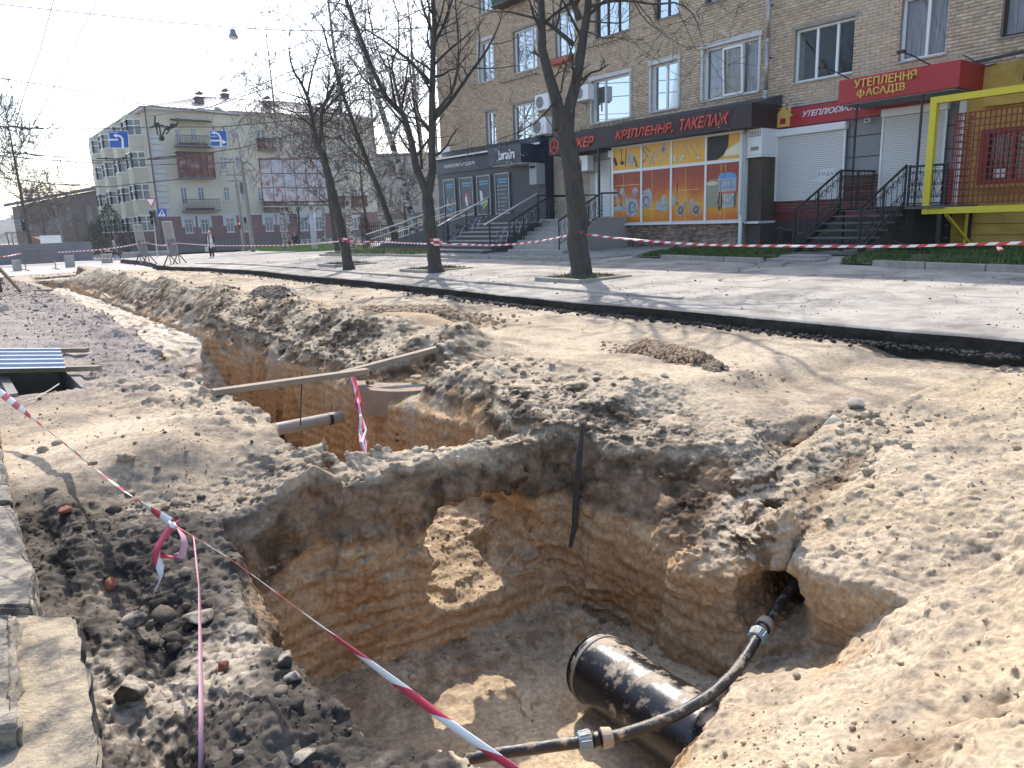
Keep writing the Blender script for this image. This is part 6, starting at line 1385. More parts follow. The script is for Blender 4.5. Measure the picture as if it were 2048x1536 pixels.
def balcony(xa, ya, xb, yb, glazed=False, depth=1.1, name='balcony'):
    (u0, w1), (u1, w0) = hp(xa, ya), hp(xb, yb); b = MB().box(u0, HY-depth, w0-.15, u1, HY-.003, w0).build(name, M_pl, house)
    if glazed:
        MB().box(u0+.05, HY-depth+.05, w0+.003, u1-.05, HY-.003, w1).build('enclosure', M_rustb, b)
        for k in range(6): x = u0+.05+(u1-u0-.1)*k/5; MB().box(x-.04, HY-depth, w0, x+.04, HY-depth+.047, w1).build('post', M_brown, b)
        for z in (w0+.9, w1-.08): MB().box(u0, HY-depth+.01, z, u1, HY-depth+.046, z+.07).build('band', M_brown, b)
        MB().box(u0-.1, HY-depth-.15, w1+.003, u1+.1, HY-.003, w1+.12).build('canopy', M_brown, b)
    else:
        mb = MB(); [mb.bar((u0+(u1-u0)*k/22, HY-depth+.05, w0), (u0+(u1-u0)*k/22, HY-depth+.05, w1), .035) for k in range(23)]; mb.bar((u0, HY-depth+.05, w1), (u1, HY-depth+.05, w1), .07); mb.build('rail', M_iron, b)
        MB().box(u0+.3, HY-depth+.2, w0+.01, u1-.6, HY-depth+.5, w0+.25).build('planter', M_brown, b)
balcony(565, 382, 826, 455); balcony(615, 818, 872, 888); balcony(582, 500, 842, 668, True); balcony(1135, 408, 1290, 480, True); balcony(1175, 820, 1330, 885, True); balcony(1700, 800, 1870, 860, True)
(u0, w1), (u1, w0) = hp(545, 262), hp(815, 300); MB().hexa([(u0, HY-1.2, w0), (u1, HY-1.2, w0), (u1, HY-.003, w0+.25), (u0, HY-.003, w0+.25), (u0, HY-1.2, w0+.12), (u1, HY-1.2, w0+.12), (u1, HY-.003, w1), (u0, HY-.003, w1)]).build('awning', M_brown, house)
# bays on the side wall
for k, yc in enumerate((96.5, 103.5, 111.5, 119)):
    for lv in range(4):
        z0 = -1.0+lv*((zt+1.0)/4); h = (zt+1.0)/4
        P = [(x0-.003, yc-2.2), (x0-1.3, yc-1.3), (x0-1.3, yc+1.3), (x0-.003, yc+2.2)]
        MB().prism(P, 2, z0, z0+h*.34).build('bay_apron', M_cream if lv else M_maroon, house); MB().prism(P, 2, z0+h*.86, z0+h*.995).build('bay_head', M_cream, house)
        w = MB(); Pi = [(x0-.003, yc-2.1), (x0-1.22, yc-1.25), (x0-1.22, yc+1.25), (x0-.003, yc+2.1)]; w.prism(Pi, 2, z0+h*.343, z0+h*.857); w = w.build('window', M_fg, house)
        mb = MB(); zz0, zz1 = z0+h*.345, z0+h*.855
        for (a, b) in ((P[0], P[1]), (P[1], P[2]), (P[2], P[3])):
            for s in (0, .5, 1): x = a[0]+(b[0]-a[0])*s; y = a[1]+(b[1]-a[1])*s; mb.bar((x, y, zz0), (x, y, zz1), .12)
            mb.bar((*a, zz0+.05), (*b, zz0+.05), .1); mb.bar((*a, zz1-.05), (*b, zz1-.05), .1); mb.bar((*a, zz0+(zz1-zz0)*.6), (*b, zz0+(zz1-zz0)*.6), .08)
        mb.build('frame', M_white, w)
for (y, z) in ((99.8, 8.6), (107, 8.6), (107, 5)): 
    t = thing('air_conditioner', 'air conditioner box on the cream house side wall, %s' % ('nearest the corner' if y < 100 else ('upper of two between bays' if z > 6 else 'lower of two between bays')), 'air conditioner', (x0-.35, y, z)); MB().box(x0-.4, y-.5, z, x0-.02, y+.5, z+.6).build('casing', M_white, t); MB().box(x0-.41, y-.2, z+.12, x0-.402, y+.3, z+.5).build('fan', M_dark, t)
# low brick hall and back blocks
b0 = atD(146, base_px(146, 135, -2.2), 135); b1 = atD(196, base_px(196, 150, -2.2), 150)
t = thing('low_brick_hall', 'long low brown brick hall left of the cream house', 'building', (b0.x, b0.y, -2.2)); M_hall = mat('hall_brick', (.17, .13, .115), .9, var=.2, vscale=.5)
MB().hexa([(25, 122, -2.2), (36, 122, -2.2), (20, 150, -2.2), (11, 146, -2.2), (25, 122, 7.2), (36, 122, 9.0), (20, 150, 6.8), (11, 146, 4.8)]).build('wall', M_hall, t)
MB().hexa([(24.5, 121, 7.22), (36.5, 121, 9.1), (20, 151, 6.9), (10, 147, 4.85), (24.5, 121, 7.7), (36.5, 121, 9.5), (20, 151, 7.3), (10, 147, 5.3)]).build('roof', M_pl, t)
for k in range(12):
    s = (k+.5)/12; x = 25-14*s; y = 122+24*s; MB().bar((x-.03, y-.0, 1.2), (x-.03, y, 4.8-1.0*s), .9, .3, up=(.55, .8, 0)).build('window', M_fg, t)
def far_block(name, label, pxa, pxb, pytop, D, dep, m, rows, cols, zb=-2.2):
    a = atD(pxa, pytop, D); b = atD(pxb, pytop, D); zt_ = (a.z+b.z)/2; d = (Vector((b.x, b.y, 0))-Vector((a.x, a.y, 0))); w = d.length; d.normalize(); n = Vector((-d.y, d.x, 0))
    if n.dot(Vector((CF.x, CF.y, 0))) < 0: n = -n
    t = thing(name, label, 'building', (a.x, a.y, zb)); A = Vector((a.x, a.y, 0)); c = lambda u, v, z: tuple(A+d*u+n*v+Vector((0, 0, z)))
    MB().hexa([c(0, 0, zb), c(w, 0, zb), c(w, dep, zb), c(0, dep, zb), c(0, 0, zt_), c(w, 0, zt_), c(w, dep, zt_), c(0, dep, zt_)]).build('wall', m, t)
    MB().hexa([c(-.3, -.3, zt_+.003), c(w+.3, -.3, zt_+.003), c(w+.3, dep+.3, zt_+.003), c(-.3, dep+.3, zt_+.003), c(-.3, -.3, zt_+.5), c(w+.3, -.3, zt_+.5), c(w+.3, dep+.3, zt_+.5), c(-.3, dep+.3, zt_+.5)]).build('roof', M_pl, t)
    H = zt_-zb; first = None
    for r in range(rows):
        for q in range(cols):
            u = w*(q+.25)/cols; z = zb+H*(r+.35)/rows; ww, hh = w/cols*.42, H/rows*.42
            MB().hexa([c(u, -.06, z), c(u+ww, -.06, z), c(u+ww, -.003, z), c(u, -.003, z), c(u, -.06, z+hh), c(u+ww, -.06, z+hh), c(u+ww, -.003, z+hh), c(u, -.003, z+hh)]).build('window', M_fg, t)
far_block('grey_panel_block', 'pale grey block of flats behind the bare trees left of the brick block', 752, 905, 312, 125, 14, mat('panel_grey', (.30, .28, .26), .9, var=.2, vscale=.3), 6, 9)
far_block('yard_building', 'low white outbuilding seen through the iron fence', 786, 850, 438, 62, 6, mat('yard_white', (.45, .43, .40), .9), 1, 4, -2.17)
for k, (pa, pb, pt) in enumerate(((12, 22, 437), (20, 36, 431), (36, 44, 436), (100, 116, 437))): far_block('hilltop_block', ['distant pale block on the wooded ridge, leftmost', 'tallest distant block on the wooded ridge at the far left', 'distant small block just right of the tallest ridge block', 'distant block on the ridge behind the wide bare tree'][k], pa, pb, pt, 700, 20, mat('hazy_block', (.28, .29, .31), 1), 2, 3, 5)

# ---------------------------------------------------------------- things at the crossroad
M_conc = mat('old_concrete', (.33, .32, .30), .9, var=.3, vscale=2); M_pole = mat('concrete_pole', (.27, .255, .235), .9, var=.2, vscale=3)
def gp(px, D, z=-2.17): return Vector(atD(px, base_px(px, D, z), D))
def pole(name, label, px0, px1, pyt, D, r0, r1, z=-1.8, extra=None, m=None):
    a = gp(px0, D, z); b = Vector(atD(px1, pyt, D)); t = thing(name, label, 'pole', a); MB().tube([a, b], [r0, r1], 10).build('shaft', m or M_pole, t, smooth=True)
    if extra: extra(t, a, b)
    return t, a, b
def lampx(t, a, b):
    P = [b-Vector((0, 0, .3)), Vector(atD(468, 240, 62)), Vector(atD(455, 225, 61)), Vector(atD(440, 219, 60.5))]; MB().tube(P, .06, 6).build('arm', M_steel, t); q = Vector(atD(432, 216, 60)); MB().bar(P[-1], q, .35, .18).build('lamp_head', M_steel, t, bevel=.03)
pole('street_lamp', 'tall concrete street lamp with a curved arm standing at the edge of the far lawn', 508, 476, 268, 62, .2, .12, -2.17, lampx)
def armx(t, a, b):
    for k, py in enumerate((318, 350, 362)): p = Vector(atD(470+k*2, py, 66)); MB().bar(p-CR*.9, p+CR*.5, .07).build('cross_arm', M_iron, t)
    p = Vector(atD(482, 365, 65.5)); MB().bar(p, p+Vector((0, 0, -.9)), .3, .25).build('switch_box', M_iron, t)
pole('utility_pole', 'shorter concrete utility pole with cross arms just left of the street lamp', 490, 466, 312, 66, .18, .11, -2.17, armx)
def signal(label, px, py0, py1, D, red=False, m=None):
    a = Vector(atD(px, py0, D)); h = (py1-py0)/FPX*D; r = h*.15; t = thing('traffic_light', label, 'traffic light', (a.x, a.y, a.z-h)); c = Vector((a.x, a.y, a.z-h/2)); fw = -Vector((CF.x, CF.y, 0)).normalized(); sd = Vector((fw.y, -fw.x, 0))
    w = h*.17; V = [c+sd*s1*w+fw*s2*w*.8+Vector((0, 0, s3*h/2)) for s3 in (-1, 1) for s1, s2 in ((-1, -1), (1, -1), (1, 1), (-1, 1))]; MB().hexa(V).build('housing', M_black, t)
    for k in (-1, 0, 1):
        q = c+Vector((0, 0, k*h*.31)); lm = M_dark if not (red and k == 1) else None
        if lm is None:
            lm = mat('red_signal', (.5, .02, .03), .4); b = lm.node_tree.nodes['Principled BSDF']; b.inputs['Emission Color'].default_value = (1, .05, .1, 1); b.inputs['Emission Strength'].default_value = 2.0
        P = [q+fw*(w*.82)+sd*math.cos(i*.5236)*r*.8+Vector((0, 0, math.sin(i*.5236)*r*.8)) for i in range(12)]; mb = MB(); mb.quad(*P); mb.build('lens', lm, t)
        P2 = [q+fw*(w*(.85))+sd*math.cos(i*.35)*r+Vector((0, 0, math.sin(i*.35)*r)) for i in range(10)]; P3 = [p+fw*r*1.1 for p in P2]; mb = MB(); [mb.quad(P2[i], P2[i+1], P3[i+1], P3[i]) for i in range(9)]; mb.build('visor', M_black, t)
    return t
signal('black traffic light left of the blue pedestrian crossing sign', 305.5, 421, 450, 58); signal('dark traffic light in front of the wide bare tree at the far left', 48, 441, 463, 62)
signal('dark traffic light on the far side of the utility pole', 490, 434, 446, 66.5); signal('small traffic light showing red on the utility pole', 479, 445, 457, 65, True)
a = gp(316, 58, -2.17); b = Vector(atD(303, 398, 58)); t = thing('signal_post', 'thin grey post carrying the traffic light, yield sign and crossing sign', 'post', a); MB().tube([a, Vector(atD(309, 455, 58)), b], .05, 8).build('shaft', M_steel, t); MB().bar(Vector(atD(309, 430, 58)), Vector(atD(324, 427, 58)), .04).build('arm', M_steel, t)
M_signblue = mat('sign_blue', (.012, .085, .33), .4); M_sw = mat('sign_white', (.72, .72, .72), .4); M_sr = mat('sign_red', (.5, .03, .03), .5)
def plate(D, corners, m, t, name='plate', off=0): 
    P = [Vector(atD(x, y, D)) for x, y in corners]; fw = (P[1]-P[0]).cross(P[2]-P[1]).normalized(); 
    if fw.dot(P[0]) > 0: fw = -fw
    n = len(P); mb = MB(); Q = [p+fw*(off+.02) for p in P]+[p+fw*off for p in P]; mb.v = [tuple(q) for q in Q]; mb.f = [tuple(range(n)), tuple(range(2*n-1, n-1, -1))]+[(i, n+i, n+(i+1) % n, (i+1) % n) for i in range(n)]; mb.mi = [0]*len(mb.f); return mb.build(name, m, t)
t = thing('yield_sign', 'white triangular yield sign with red border above the left traffic light', 'road sign', atD(303, 405, 57.9)); plate(57.9, [(290, 396.5), (312.5, 396.5), (303, 416)], M_sr, t); plate(57.9, [(293.5, 398.5), (309, 398.5), (302.7, 412)], M_sw, t, 'field', .022)
t = thing('crossing_sign', 'blue square sign with a white triangle and walking figure', 'road sign', atD(324, 427, 57.9)); plate(57.9, [(314, 417.5), (333, 417.5), (333.5, 434.5), (314.5, 434.5)], M_signblue, t); plate(57.9, [(324, 419), (331.5, 432.5), (316.5, 432.5)], M_sw, t, 'triangle', .022)
for c in ([(323, 422.5), (325, 422.5), (325, 424), (323, 424)], [(323, 424.5), (325.3, 424.5), (325, 428), (323, 428)], [(323, 428), (324.3, 428), (322.5, 431.5), (321.5, 431.5)], [(324.3, 428), (325.2, 428), (327, 431.5), (326, 431.5)], [(321, 425), (327.3, 426.3), (327.2, 427), (321, 425.8)]): plate(57.9, c, M_black, t, 'figure', .046)
# two blue lane signs hung from the span wire
def lane_sign(label, px, py, w, h, lean, kind):
    D = 45; t = thing('lane_sign', label, 'road sign', atD(px, py, D)); q = lambda x, y: (px+x*w+lean*y, py+y*h)
    plate(D, [q(-.5, -.5), q(.5, -.5), q(.5, .5), q(-.5, .5)], M_sw, t, 'border'); plate(D, [q(-.475, -.47), q(.475, -.47), q(.475, .47), q(-.475, .47)], M_signblue, t, 'plate', .022)
    def st(pts, wd, nm='arrow'):
        for a, b in zip(pts[:-1], pts[1:]):
            d = Vector((b[0]-a[0], b[1]-a[1])); d.normalize(); n = Vector((-d.y, d.x))*wd/2; e = d*wd*.3; plate(D, [q(a[0]+n.x-e.x, a[1]+n.y-e.y), q(b[0]+n.x+e.x, b[1]+n.y+e.y), q(b[0]-n.x+e.x, b[1]-n.y+e.y), q(a[0]-n.x-e.x, a[1]-n.y-e.y)], M_sw, t, nm, .044)
    if kind == 0:
        st([(.2, .5), (.2, -.02), (.12, -.16), (-.02, -.21), (-.12, -.21)], .11); plate(D, [q(-.08, -.34), q(-.08, -.08), q(-.26, -.21)], M_sw, t, 'arrow_head', .045); st([(-.45, .03), (-.05, .03)], .09)
        [plate(D, [q(-.42+i*.09, -.41), q(-.36+i*.09, -.41), q(-.36+i*.09, -.38), q(-.42+i*.09, -.38)], M_sw, t, 'dash', .044) for i in range(5)]
    else:
        st([(.12, .48), (.12, -.05), (.02, -.25), (-.12, -.34), (-.2, -.34)], .11); plate(D, [q(-.2, -.46), q(-.2, -.22), q(-.42, -.34)], M_sw, t, 'arrow_head', .045); st([(-.45, .15), (.5*.5, .15)], .09); st([(.12, .24), (.25, .24)], .1); plate(D, [q(.25, .10), q(.25, .38), q(.47, .24)], M_sw, t, 'arrow_head', .045)
        [plate(D, [q(-.42+i*.09, -.14), q(-.36+i*.09, -.14), q(-.36+i*.09, -.10), q(-.42+i*.09, -.10)], M_sw, t, 'dash', .044) for i in range(4)]
    for s in (-.3, .3): p = Vector(atD(px+s*w, py-.5*h, D)); MB().bar(p, p+Vector((0, 0, .22)), .05).build('hanger', M_black, t)
lane_sign('blue overhead lane sign with a single left arrow, hanging on the span wire', 238, 279, 39, 35, 2.5, 0); lane_sign('blue overhead lane sign with left and right arrows beside the street lamp', 437.5, 277, 34, 32, 2.0, 1)
# billboard
t = thing('billboard', 'old billboard with peeling white and red paper on a single pale post', 'billboard', gp(631, 60, -2.17)); D = 60
M_bb = mat('peeling_paper', (.46, .44, .45), .9, var=1, vscale=1.6, col2=(.27, .22, .22), vcon=(.44, .58), detail=12); M_bb2 = mat('peeling_blue', (.34, .34, .38), .9, var=1, vscale=2, col2=(.47, .45, .45), vcon=(.45, .55), detail=12); M_bb3 = mat('peeling_red', (.24, .10, .09), .9, var=1, vscale=2.4, col2=(.43, .40, .40), vcon=(.40, .52), detail=12)
c0 = lambda u, v: (518+u*137-v*-9, 319+v*85-u*.5)
plate(D, [c0(0, 0), c0(1, 0), c0(1, 1), c0(0, 1)], M_iron, t, 'back'); mm = [M_bb, M_bb, M_bb3, M_bb2, M_bb, M_bb2]
for i in range(6):
    for j in range(3): plate(D, [c0((i+.03)/6, (j+.03)/3), c0((i+.97)/6, (j+.03)/3), c0((i+.97)/6, (j+.97)/3), c0((i+.03)/6, (j+.97)/3)], [mm[i], M_bb, M_bb2, M_bb3, M_bb][(i*2+j*3) % 5] if j != 2 else [M_bb, M_bb3][i % 2], t, 'panel', .022)
for u in (0, 1): plate(D, [c0(u-.008, -.01), c0(u+.008, -.01), c0(u+.008, 1.01), c0(u-.008, 1.01)], M_rustb, t, 'edge', .05)
plate(D, [c0(-.01, -.02), c0(1.01, -.02), c0(1.01, .01), c0(-.01, .01)], M_rustb, t, 'edge', .05); plate(D, [c0(-.01, .985), c0(1.01, .985), c0(1.01, 1.02), c0(-.01, 1.02)], M_rustb, t, 'edge', .05)
MB().tube([gp(631, 60, -2.17), Vector(atD(622, 408, 60.3))], [.26, .2], 12).build('post', M_quoin, t, smooth=True); MB().bar(Vector(atD(535, 411, 60)), Vector(atD(652, 410, 60)), .5, .1).build('walkway', M_iron, t); MB().tube([Vector(atD(527, 413, 59.8)), Vector(atD(648, 413, 59.8))], .05, 6).build('lamp_bar', M_steel, t)
# iron fence in the yard with leaning posts
t = thing('iron_fence', 'black iron picket fence beside the brick block with leaning pickets at its end', 'fence', gp(730, 36, -1.6)); M_blackf = M_black
P0, P1 = gp(728, 38, -1.62), gp(880, 40, -1.55); d = P1-P0
for z in (.25, 1.55): MB().bar(P0+Vector((0, 0, z)), P1+Vector((0, 0, z)), .05).build('rail', M_black, t)
for k in range(42): p = P0+d*(k/41); MB().bar(p+Vector((0, 0, .05)), p+Vector((0, 0, 1.75)), .03).build('picket', M_black, t)
for k in range(7): p = gp(733+k*4.6, 35, -1.7); MB().bar(p, p+Vector((-.25-.05*k, 0, 2.1)), .028).build('leaning_picket', M_black, t)
t = thing('stone_block', 'dark rough stone block at the foot of the leaning fence pickets', 'stone block', gp(742, 33.5, -1.5)); p = gp(742, 33.5, -1.55); MB().hexa([tuple(p+Vector(v)) for v in ((-.4, -.3, 0), (.45, -.3, 0), (.45, .3, 0), (-.4, .3, 0), (-.35, -.25, .4), (.4, -.25, .36), (.4, .25, .38), (-.38, .25, .42))]).build('block', mat('dark_stone', (.08, .08, .075), .9, var=.4, vscale=8), t, bevel=.04)
# white low fence before the cream house
t = thing('lattice_fence', 'low white rectangular lattice fence before the maroon ground floor', 'fence', gp(575, 80, -2.17))
for k in range(15):
    a = gp(572+k*11.2, 80, -2.17); b = gp(572+k*11.2+10.6, 80, -2.17); MB().bar(a, a+Vector((0, 0, .95)), .1).build('post', M_quoin, t)
    for z in (.1, .9): MB().bar(a+Vector((0, 0, z)), b+Vector((0, 0, z)), .05).build('rail', M_quoin, t)
    mb = MB(); i0 = a+(b-a)*.22; i1 = a+(b-a)*.78; [mb.bar(*q, .045) for q in ((i0+Vector((0, 0, .3)), i1+Vector((0, 0, .3))), (i0+Vector((0, 0, .7)), i1+Vector((0, 0, .7))), (i0+Vector((0, 0, .3)), i0+Vector((0, 0, .7))), (i1+Vector((0, 0, .3)), i1+Vector((0, 0, .7))), (a+Vector((0, 0, .5)), i0+Vector((0, 0, .5))), (i1+Vector((0, 0, .5)), b+Vector((0, 0, .5))))]; mb.build('lattice_panel', M_quoin, t)
t = thing('pipe_fence', 'low dark pipe fence in front of the shrubs beside the cream house', 'fence', gp(192, 76, -2.17))
for k in range(8): a = gp(192+k*15, 76, -2.17); b = gp(207+k*15, 76, -2.17); MB().bar(a, a+Vector((0, 0, .95)), .06).build('post', M_iron, t); MB().bar(a+Vector((0, 0, .95)), b+Vector((0, 0, .95)), .05).build('rail', M_iron, t)
M_gw2 = mat('grey_wall_paint', (.15, .15, .165), .8, var=.15, vscale=.8)
def slab(name, label, cat, pxa, pxb, D0, D1, z0, z1, m, th=.15, parts=1):
    a = gp(pxa, D0, z0); b = gp(pxb, D1, z0); t = thing(name, label, cat, a)
    for k in range(parts): p = a+(b-a)*((k+.004)/parts); q = a+(b-a)*((k+.996)/parts); c = Vector((0, 0, (z1-z0)/2)); MB().bar(p+c, q+c, th, z1-z0).build('panel', m, t, bevel=.01)
    return t
slab('barrier_wall', 'long grey panel wall across the far end of the road', 'barrier wall', -60, 187, 60, 66, -2.17, -.55, M_gw2, parts=7)
t = slab('grey_barricade', 'grey sheet barricade standing in front of the long wall at the trench end', 'barricade', 45, 111, 41, 42, -1.45, -.62, M_gw2, .06, 2)
for px in (52, 112): a = gp(px, 41.3, -1.75); MB().bar(a, a+Vector((0, 0, .5)), .06).build('leg', M_steel, t); MB().bar(a-Vector(CF)*.3, a+Vector(CF)*.3, .05).build('foot', M_steel, t)
for k, (pa, pb, D, z1, lab) in enumerate(((131, 151, 53, -1.35, 'concrete block just right of the grey barricade'), (204, 226, 58, -1.45, 'concrete block behind the walking pedestrian'), (29, 42, 50, -1.45, 'concrete block left of the grey barricade'), (248, 346, 60, -1.45, 'long low concrete wall behind the two fence stands'))): slab('concrete_block', lab, 'concrete block', pa, pb, D, D+(.3 if k < 3 else 1), -2.17, z1, M_conc, .5, 1 if k < 3 else 3)
t = slab('white_boards', 'pair of white boards above the grey barrier wall', 'board', 82, 124, 68, 68.5, -.75, .10, M_white, .05, 2); a = gp(103, 68.2, -2.17); MB().bar(a, a+Vector((0, 0, 1.3)), .08).build('post', M_steel, t)
t = thing('orange_tarp_heap', 'rust orange heap behind the grey barrier wall', 'heap', gp(60, 75, -2.17)); P = [tuple(gp(35+i*7.2, 75, -2.17)) for i in range(8)]; hs_ = (0, 1.5, 2.1, 2.2, 2.15, 2.0, 1.7, 0.3)
mb = MB(); b = [Vector(p) for p in P]; fwd = Vector((CF.x, CF.y, 0)).normalized()*3
for i in range(7): mb.hexa([b[i], b[i+1], b[i+1]+fwd, b[i]+fwd, b[i]+Vector((0, 0, hs_[i]))+fwd*.3, b[i+1]+Vector((0, 0, hs_[i+1]))+fwd*.3, b[i+1]+Vector((0, 0, hs_[i+1]))+fwd*.7, b[i]+Vector((0, 0, hs_[i]))+fwd*.7])
mb.build('heap', mat('rusty_clay', (.26, .15, .09), .95, var=.4, vscale=1), t)
a = gp(26, 66, -2.17); t = thing('thin_post', 'thin dark post above the grey barrier wall near the left edge', 'post', a); MB().bar(a, a+Vector((-.1, 0, 2.7)), .08).build('shaft', M_iron, t); MB().bar(a+Vector((0, 0, 2.6)), Vector(atD(125, 464, 68)), .04).build('top_wire', M_iron, t)
# mesh fence stands
def stand(label, px, D, z, yaw, wd):
    b = gp(px, D, z); t = thing('fence_stand', label, 'barrier', b); d = Vector((math.cos(yaw), math.sin(yaw), 0)); q = d*wd/2; U = Vector((0, 0, 1)); ln = Vector((-.16, -.02, 0))
    P = lambda s, h: b+q*s+U*h+ln*h/2
    MB().hexa([P(-1, .42), P(1, .42), P(1, .42)+Vector((.02, .03, 0)), P(-1, .42)+Vector((.02, .03, 0)), P(-1, 1.15), P(1, 1.15), P(1, 1.15)+Vector((.02, .03, 0)), P(-1, 1.15)+Vector((.02, .03, 0))]).build('board', M_gw2, t)
    for s in (-1, 1): MB().bar(P(s, .05), P(s, 1.95), .045).build('upright', M_steel, t)
    MB().bar(P(-1, 1.95), P(1, 1.95), .04).build('top_bar', M_steel, t)
    mb = MB(); [mb.bar(P(s, 1.17), P(s, 1.93), .008) for s in np.linspace(-.95, .95, 20)]; [mb.bar(P(-1, h), P(1, h), .008) for h in np.linspace(1.2, 1.9, 16)]; mb.build('mesh', M_steel, t)
    n = Vector((-d.y, d.x, 0))
    for s in (-1, 1): MB().bar(P(s, .55), P(s, 0)+n*.35, .04).build('foot', M_brown, t); MB().bar(P(s, .55), P(s, 0)-n*.35, .04).build('foot', M_brown, t)
    MB().bar(P(-1.3, .05), P(1.3, .05), .05).build('ground_bar', M_brown, t); return t
stand('mesh topped fence stand by the cut asphalt, left of two', 292, 37, -1.52, .98, .95); stand('mesh topped fence stand by the cut asphalt, right of two', 352, 34, -1.48, .93, .95)

# ---------------------------------------------------------------- overhead wires
def wire(name, label, pts, r=.012, cat='wire'):
    t = tag(MB().tube([Vector(atD(x, y, D)) for x, y, D in pts], [max(r, .00062*p[2]) for p in pts], 4, False).build(name, M_iron), label, cat); return t
wire('span_wire', 'thin wire crossing the sky with the hanging street lamp', [(-60, 2, 30), (180, 28, 30), (330, 44, 30), (465, 55, 30), (560, 60, 30), (680, 62, 30), (860, 55, 29)])
wire('span_wire', 'sagging wire crossing low over the cream house towards the left edge', [(-40, 150, 50), (120, 175, 50), (240, 202, 50), (330, 215, 50), (480, 232, 52)])
wire('overhead_wire', 'left of two steep trolley wires rising to the top left', [(110, -10, 14), (80, 100, 22), (48, 190, 36), (30, 250, 55)], .008); wire('overhead_wire', 'right of two steep trolley wires rising to the top left', [(198, -10, 14), (150, 90, 22), (105, 180, 36), (66, 252, 55)], .008)
wire('span_wire', 'level wire carrying the two blue lane signs', [(-30, 253, 45), (85, 256, 45), (215, 257, 45), (330, 254, 45), (440, 254, 45), (620, 238, 46)])
wire('span_wire', 'second level wire across the crossroad below the lane signs', [(-30, 302, 52), (60, 308, 52), (200, 322, 52), (330, 318, 52), (480, 296, 53), (700, 240, 54)]); wire('span_wire', 'third wire across the crossroad in front of the bays', [(-30, 310, 58), (150, 324, 58), (300, 330, 58), (470, 325, 58)])
wire('overhead_wire', 'lower of two slanting wires towards the street trees', [(300, 232, 50), (420, 214, 42), (560, 168, 32), (760, 90, 22), (900, 20, 16)], .008); wire('overhead_wire', 'upper of two slanting wires towards the street trees', [(440, 205, 44), (600, 135, 32), (760, 60, 22), (860, 10, 16)], .008)
wire('span_wire', 'faint wire low in the sky left of the cream house', [(-20, 393, 85), (90, 390, 85), (210, 392, 85), (330, 385, 85)]); wire('span_wire', 'faint higher wire left of the cream house', [(-20, 352, 80), (100, 368, 80), (215, 374, 80), (420, 352, 80)])
def gear(label, pts, D, r=.045):
    t = thing('wire_insulator', label, 'insulator', atD(pts[0][0], pts[0][1], D)); MB().tube([Vector(atD(x, y, D)) for x, y in pts], r, 5).build('rod', M_black, t)
    for x, y in pts[1:-1:2]: MB().tube([Vector(atD(x-2, y, D)), Vector(atD(x+2, y, D))], r*2, 8).build('insulator', M_black, t)
gear('dark bent insulator rod hanging at the left edge of the span wire', [(2, 253), (14, 255), (28, 252), (42, 256), (58, 258), (74, 255), (86, 258)], 44.9); gear('dark bent insulator rod on the lower wire at the left edge', [(0, 304), (18, 305), (34, 309), (52, 306), (68, 311), (86, 311)], 51.9)
gear('dark insulator rod in front of the bays of the cream house', [(194, 317), (212, 317), (230, 318), (247, 316), (265, 318)], 51.9); gear('dark insulator rod in front of the corner of the cream house', [(296, 318), (315, 316), (335, 314), (352, 312), (372, 311)], 51.9)
gear('small insulator pair in the sky left of the cream house', [(130, 368), (145, 370), (165, 368), (184, 370)], 79, .05); gear('lowest small insulator rod left of the cream house', [(45, 385), (65, 384), (90, 386), (120, 384), (150, 386)], 84, .05)
t = thing('trolley_switch', 'tangle of black trolley wire fittings above the corner balcony', 'wire fitting', atD(325, 262, 44)); D = 44
for P in ([(300, 256), (315, 248), (330, 254), (345, 256), (356, 246)], [(312, 250), (315, 268), (324, 274), (330, 258)], [(318, 250), (322, 272), (324, 280)], [(355, 236), (355, 250), (340, 256)], [(310, 232), (309, 250)], [(325, 250), (338, 262), (332, 268)]): MB().tube([Vector(atD(x, y, D)) for x, y in P], .05, 5).build('fitting', M_black, t)
for x, y in ((313, 249), (345, 251), (323, 277), (335, 256)): p = Vector(atD(x, y, D)); MB().box(p.x-.14, p.y-.12, p.z-.12, p.x+.14, p.y+.12, p.z+.12).build('clamp', M_black, t, bevel=.02)
t = thing('hanging_street_lamp', 'grey street lamp hanging from the wire in the sky', 'street lamp', atD(465, 58, 30)); p = Vector(atD(465, 57, 30)); 
def lathe(t, name, c, prof, m, n=14):
    mb = MB(); k = len(prof); mb.v = [(c.x+r*math.cos(2*math.pi*i/n), c.y+r*math.sin(2*math.pi*i/n), c.z+z) for r, z in prof for i in range(n)]; mb.f = [(j*n+i, j*n+(i+1) % n, (j+1)*n+(i+1) % n, (j+1)*n+i) for j in range(k-1) for i in range(n)]+[tuple(range(n))[::-1], tuple((k-1)*n+i for i in range(n))]; mb.mi = [0]*len(mb.f); return mb.build(name, m, t)
lathe(t, 'housing', p, [(.09, -.03), (.11, -.05), (.12, -.17), (.14, -.19), (.19, -.30), (.20, -.34)], mat('lamp_grey', (.22, .22, .25), .5)); lathe(t, 'diffuser', p, [(.19, -.343), (.16, -.39), (.10, -.41)], M_white); MB().bar(p, p-Vector((0, 0, .04)), .05).build('hook', M_black, t)

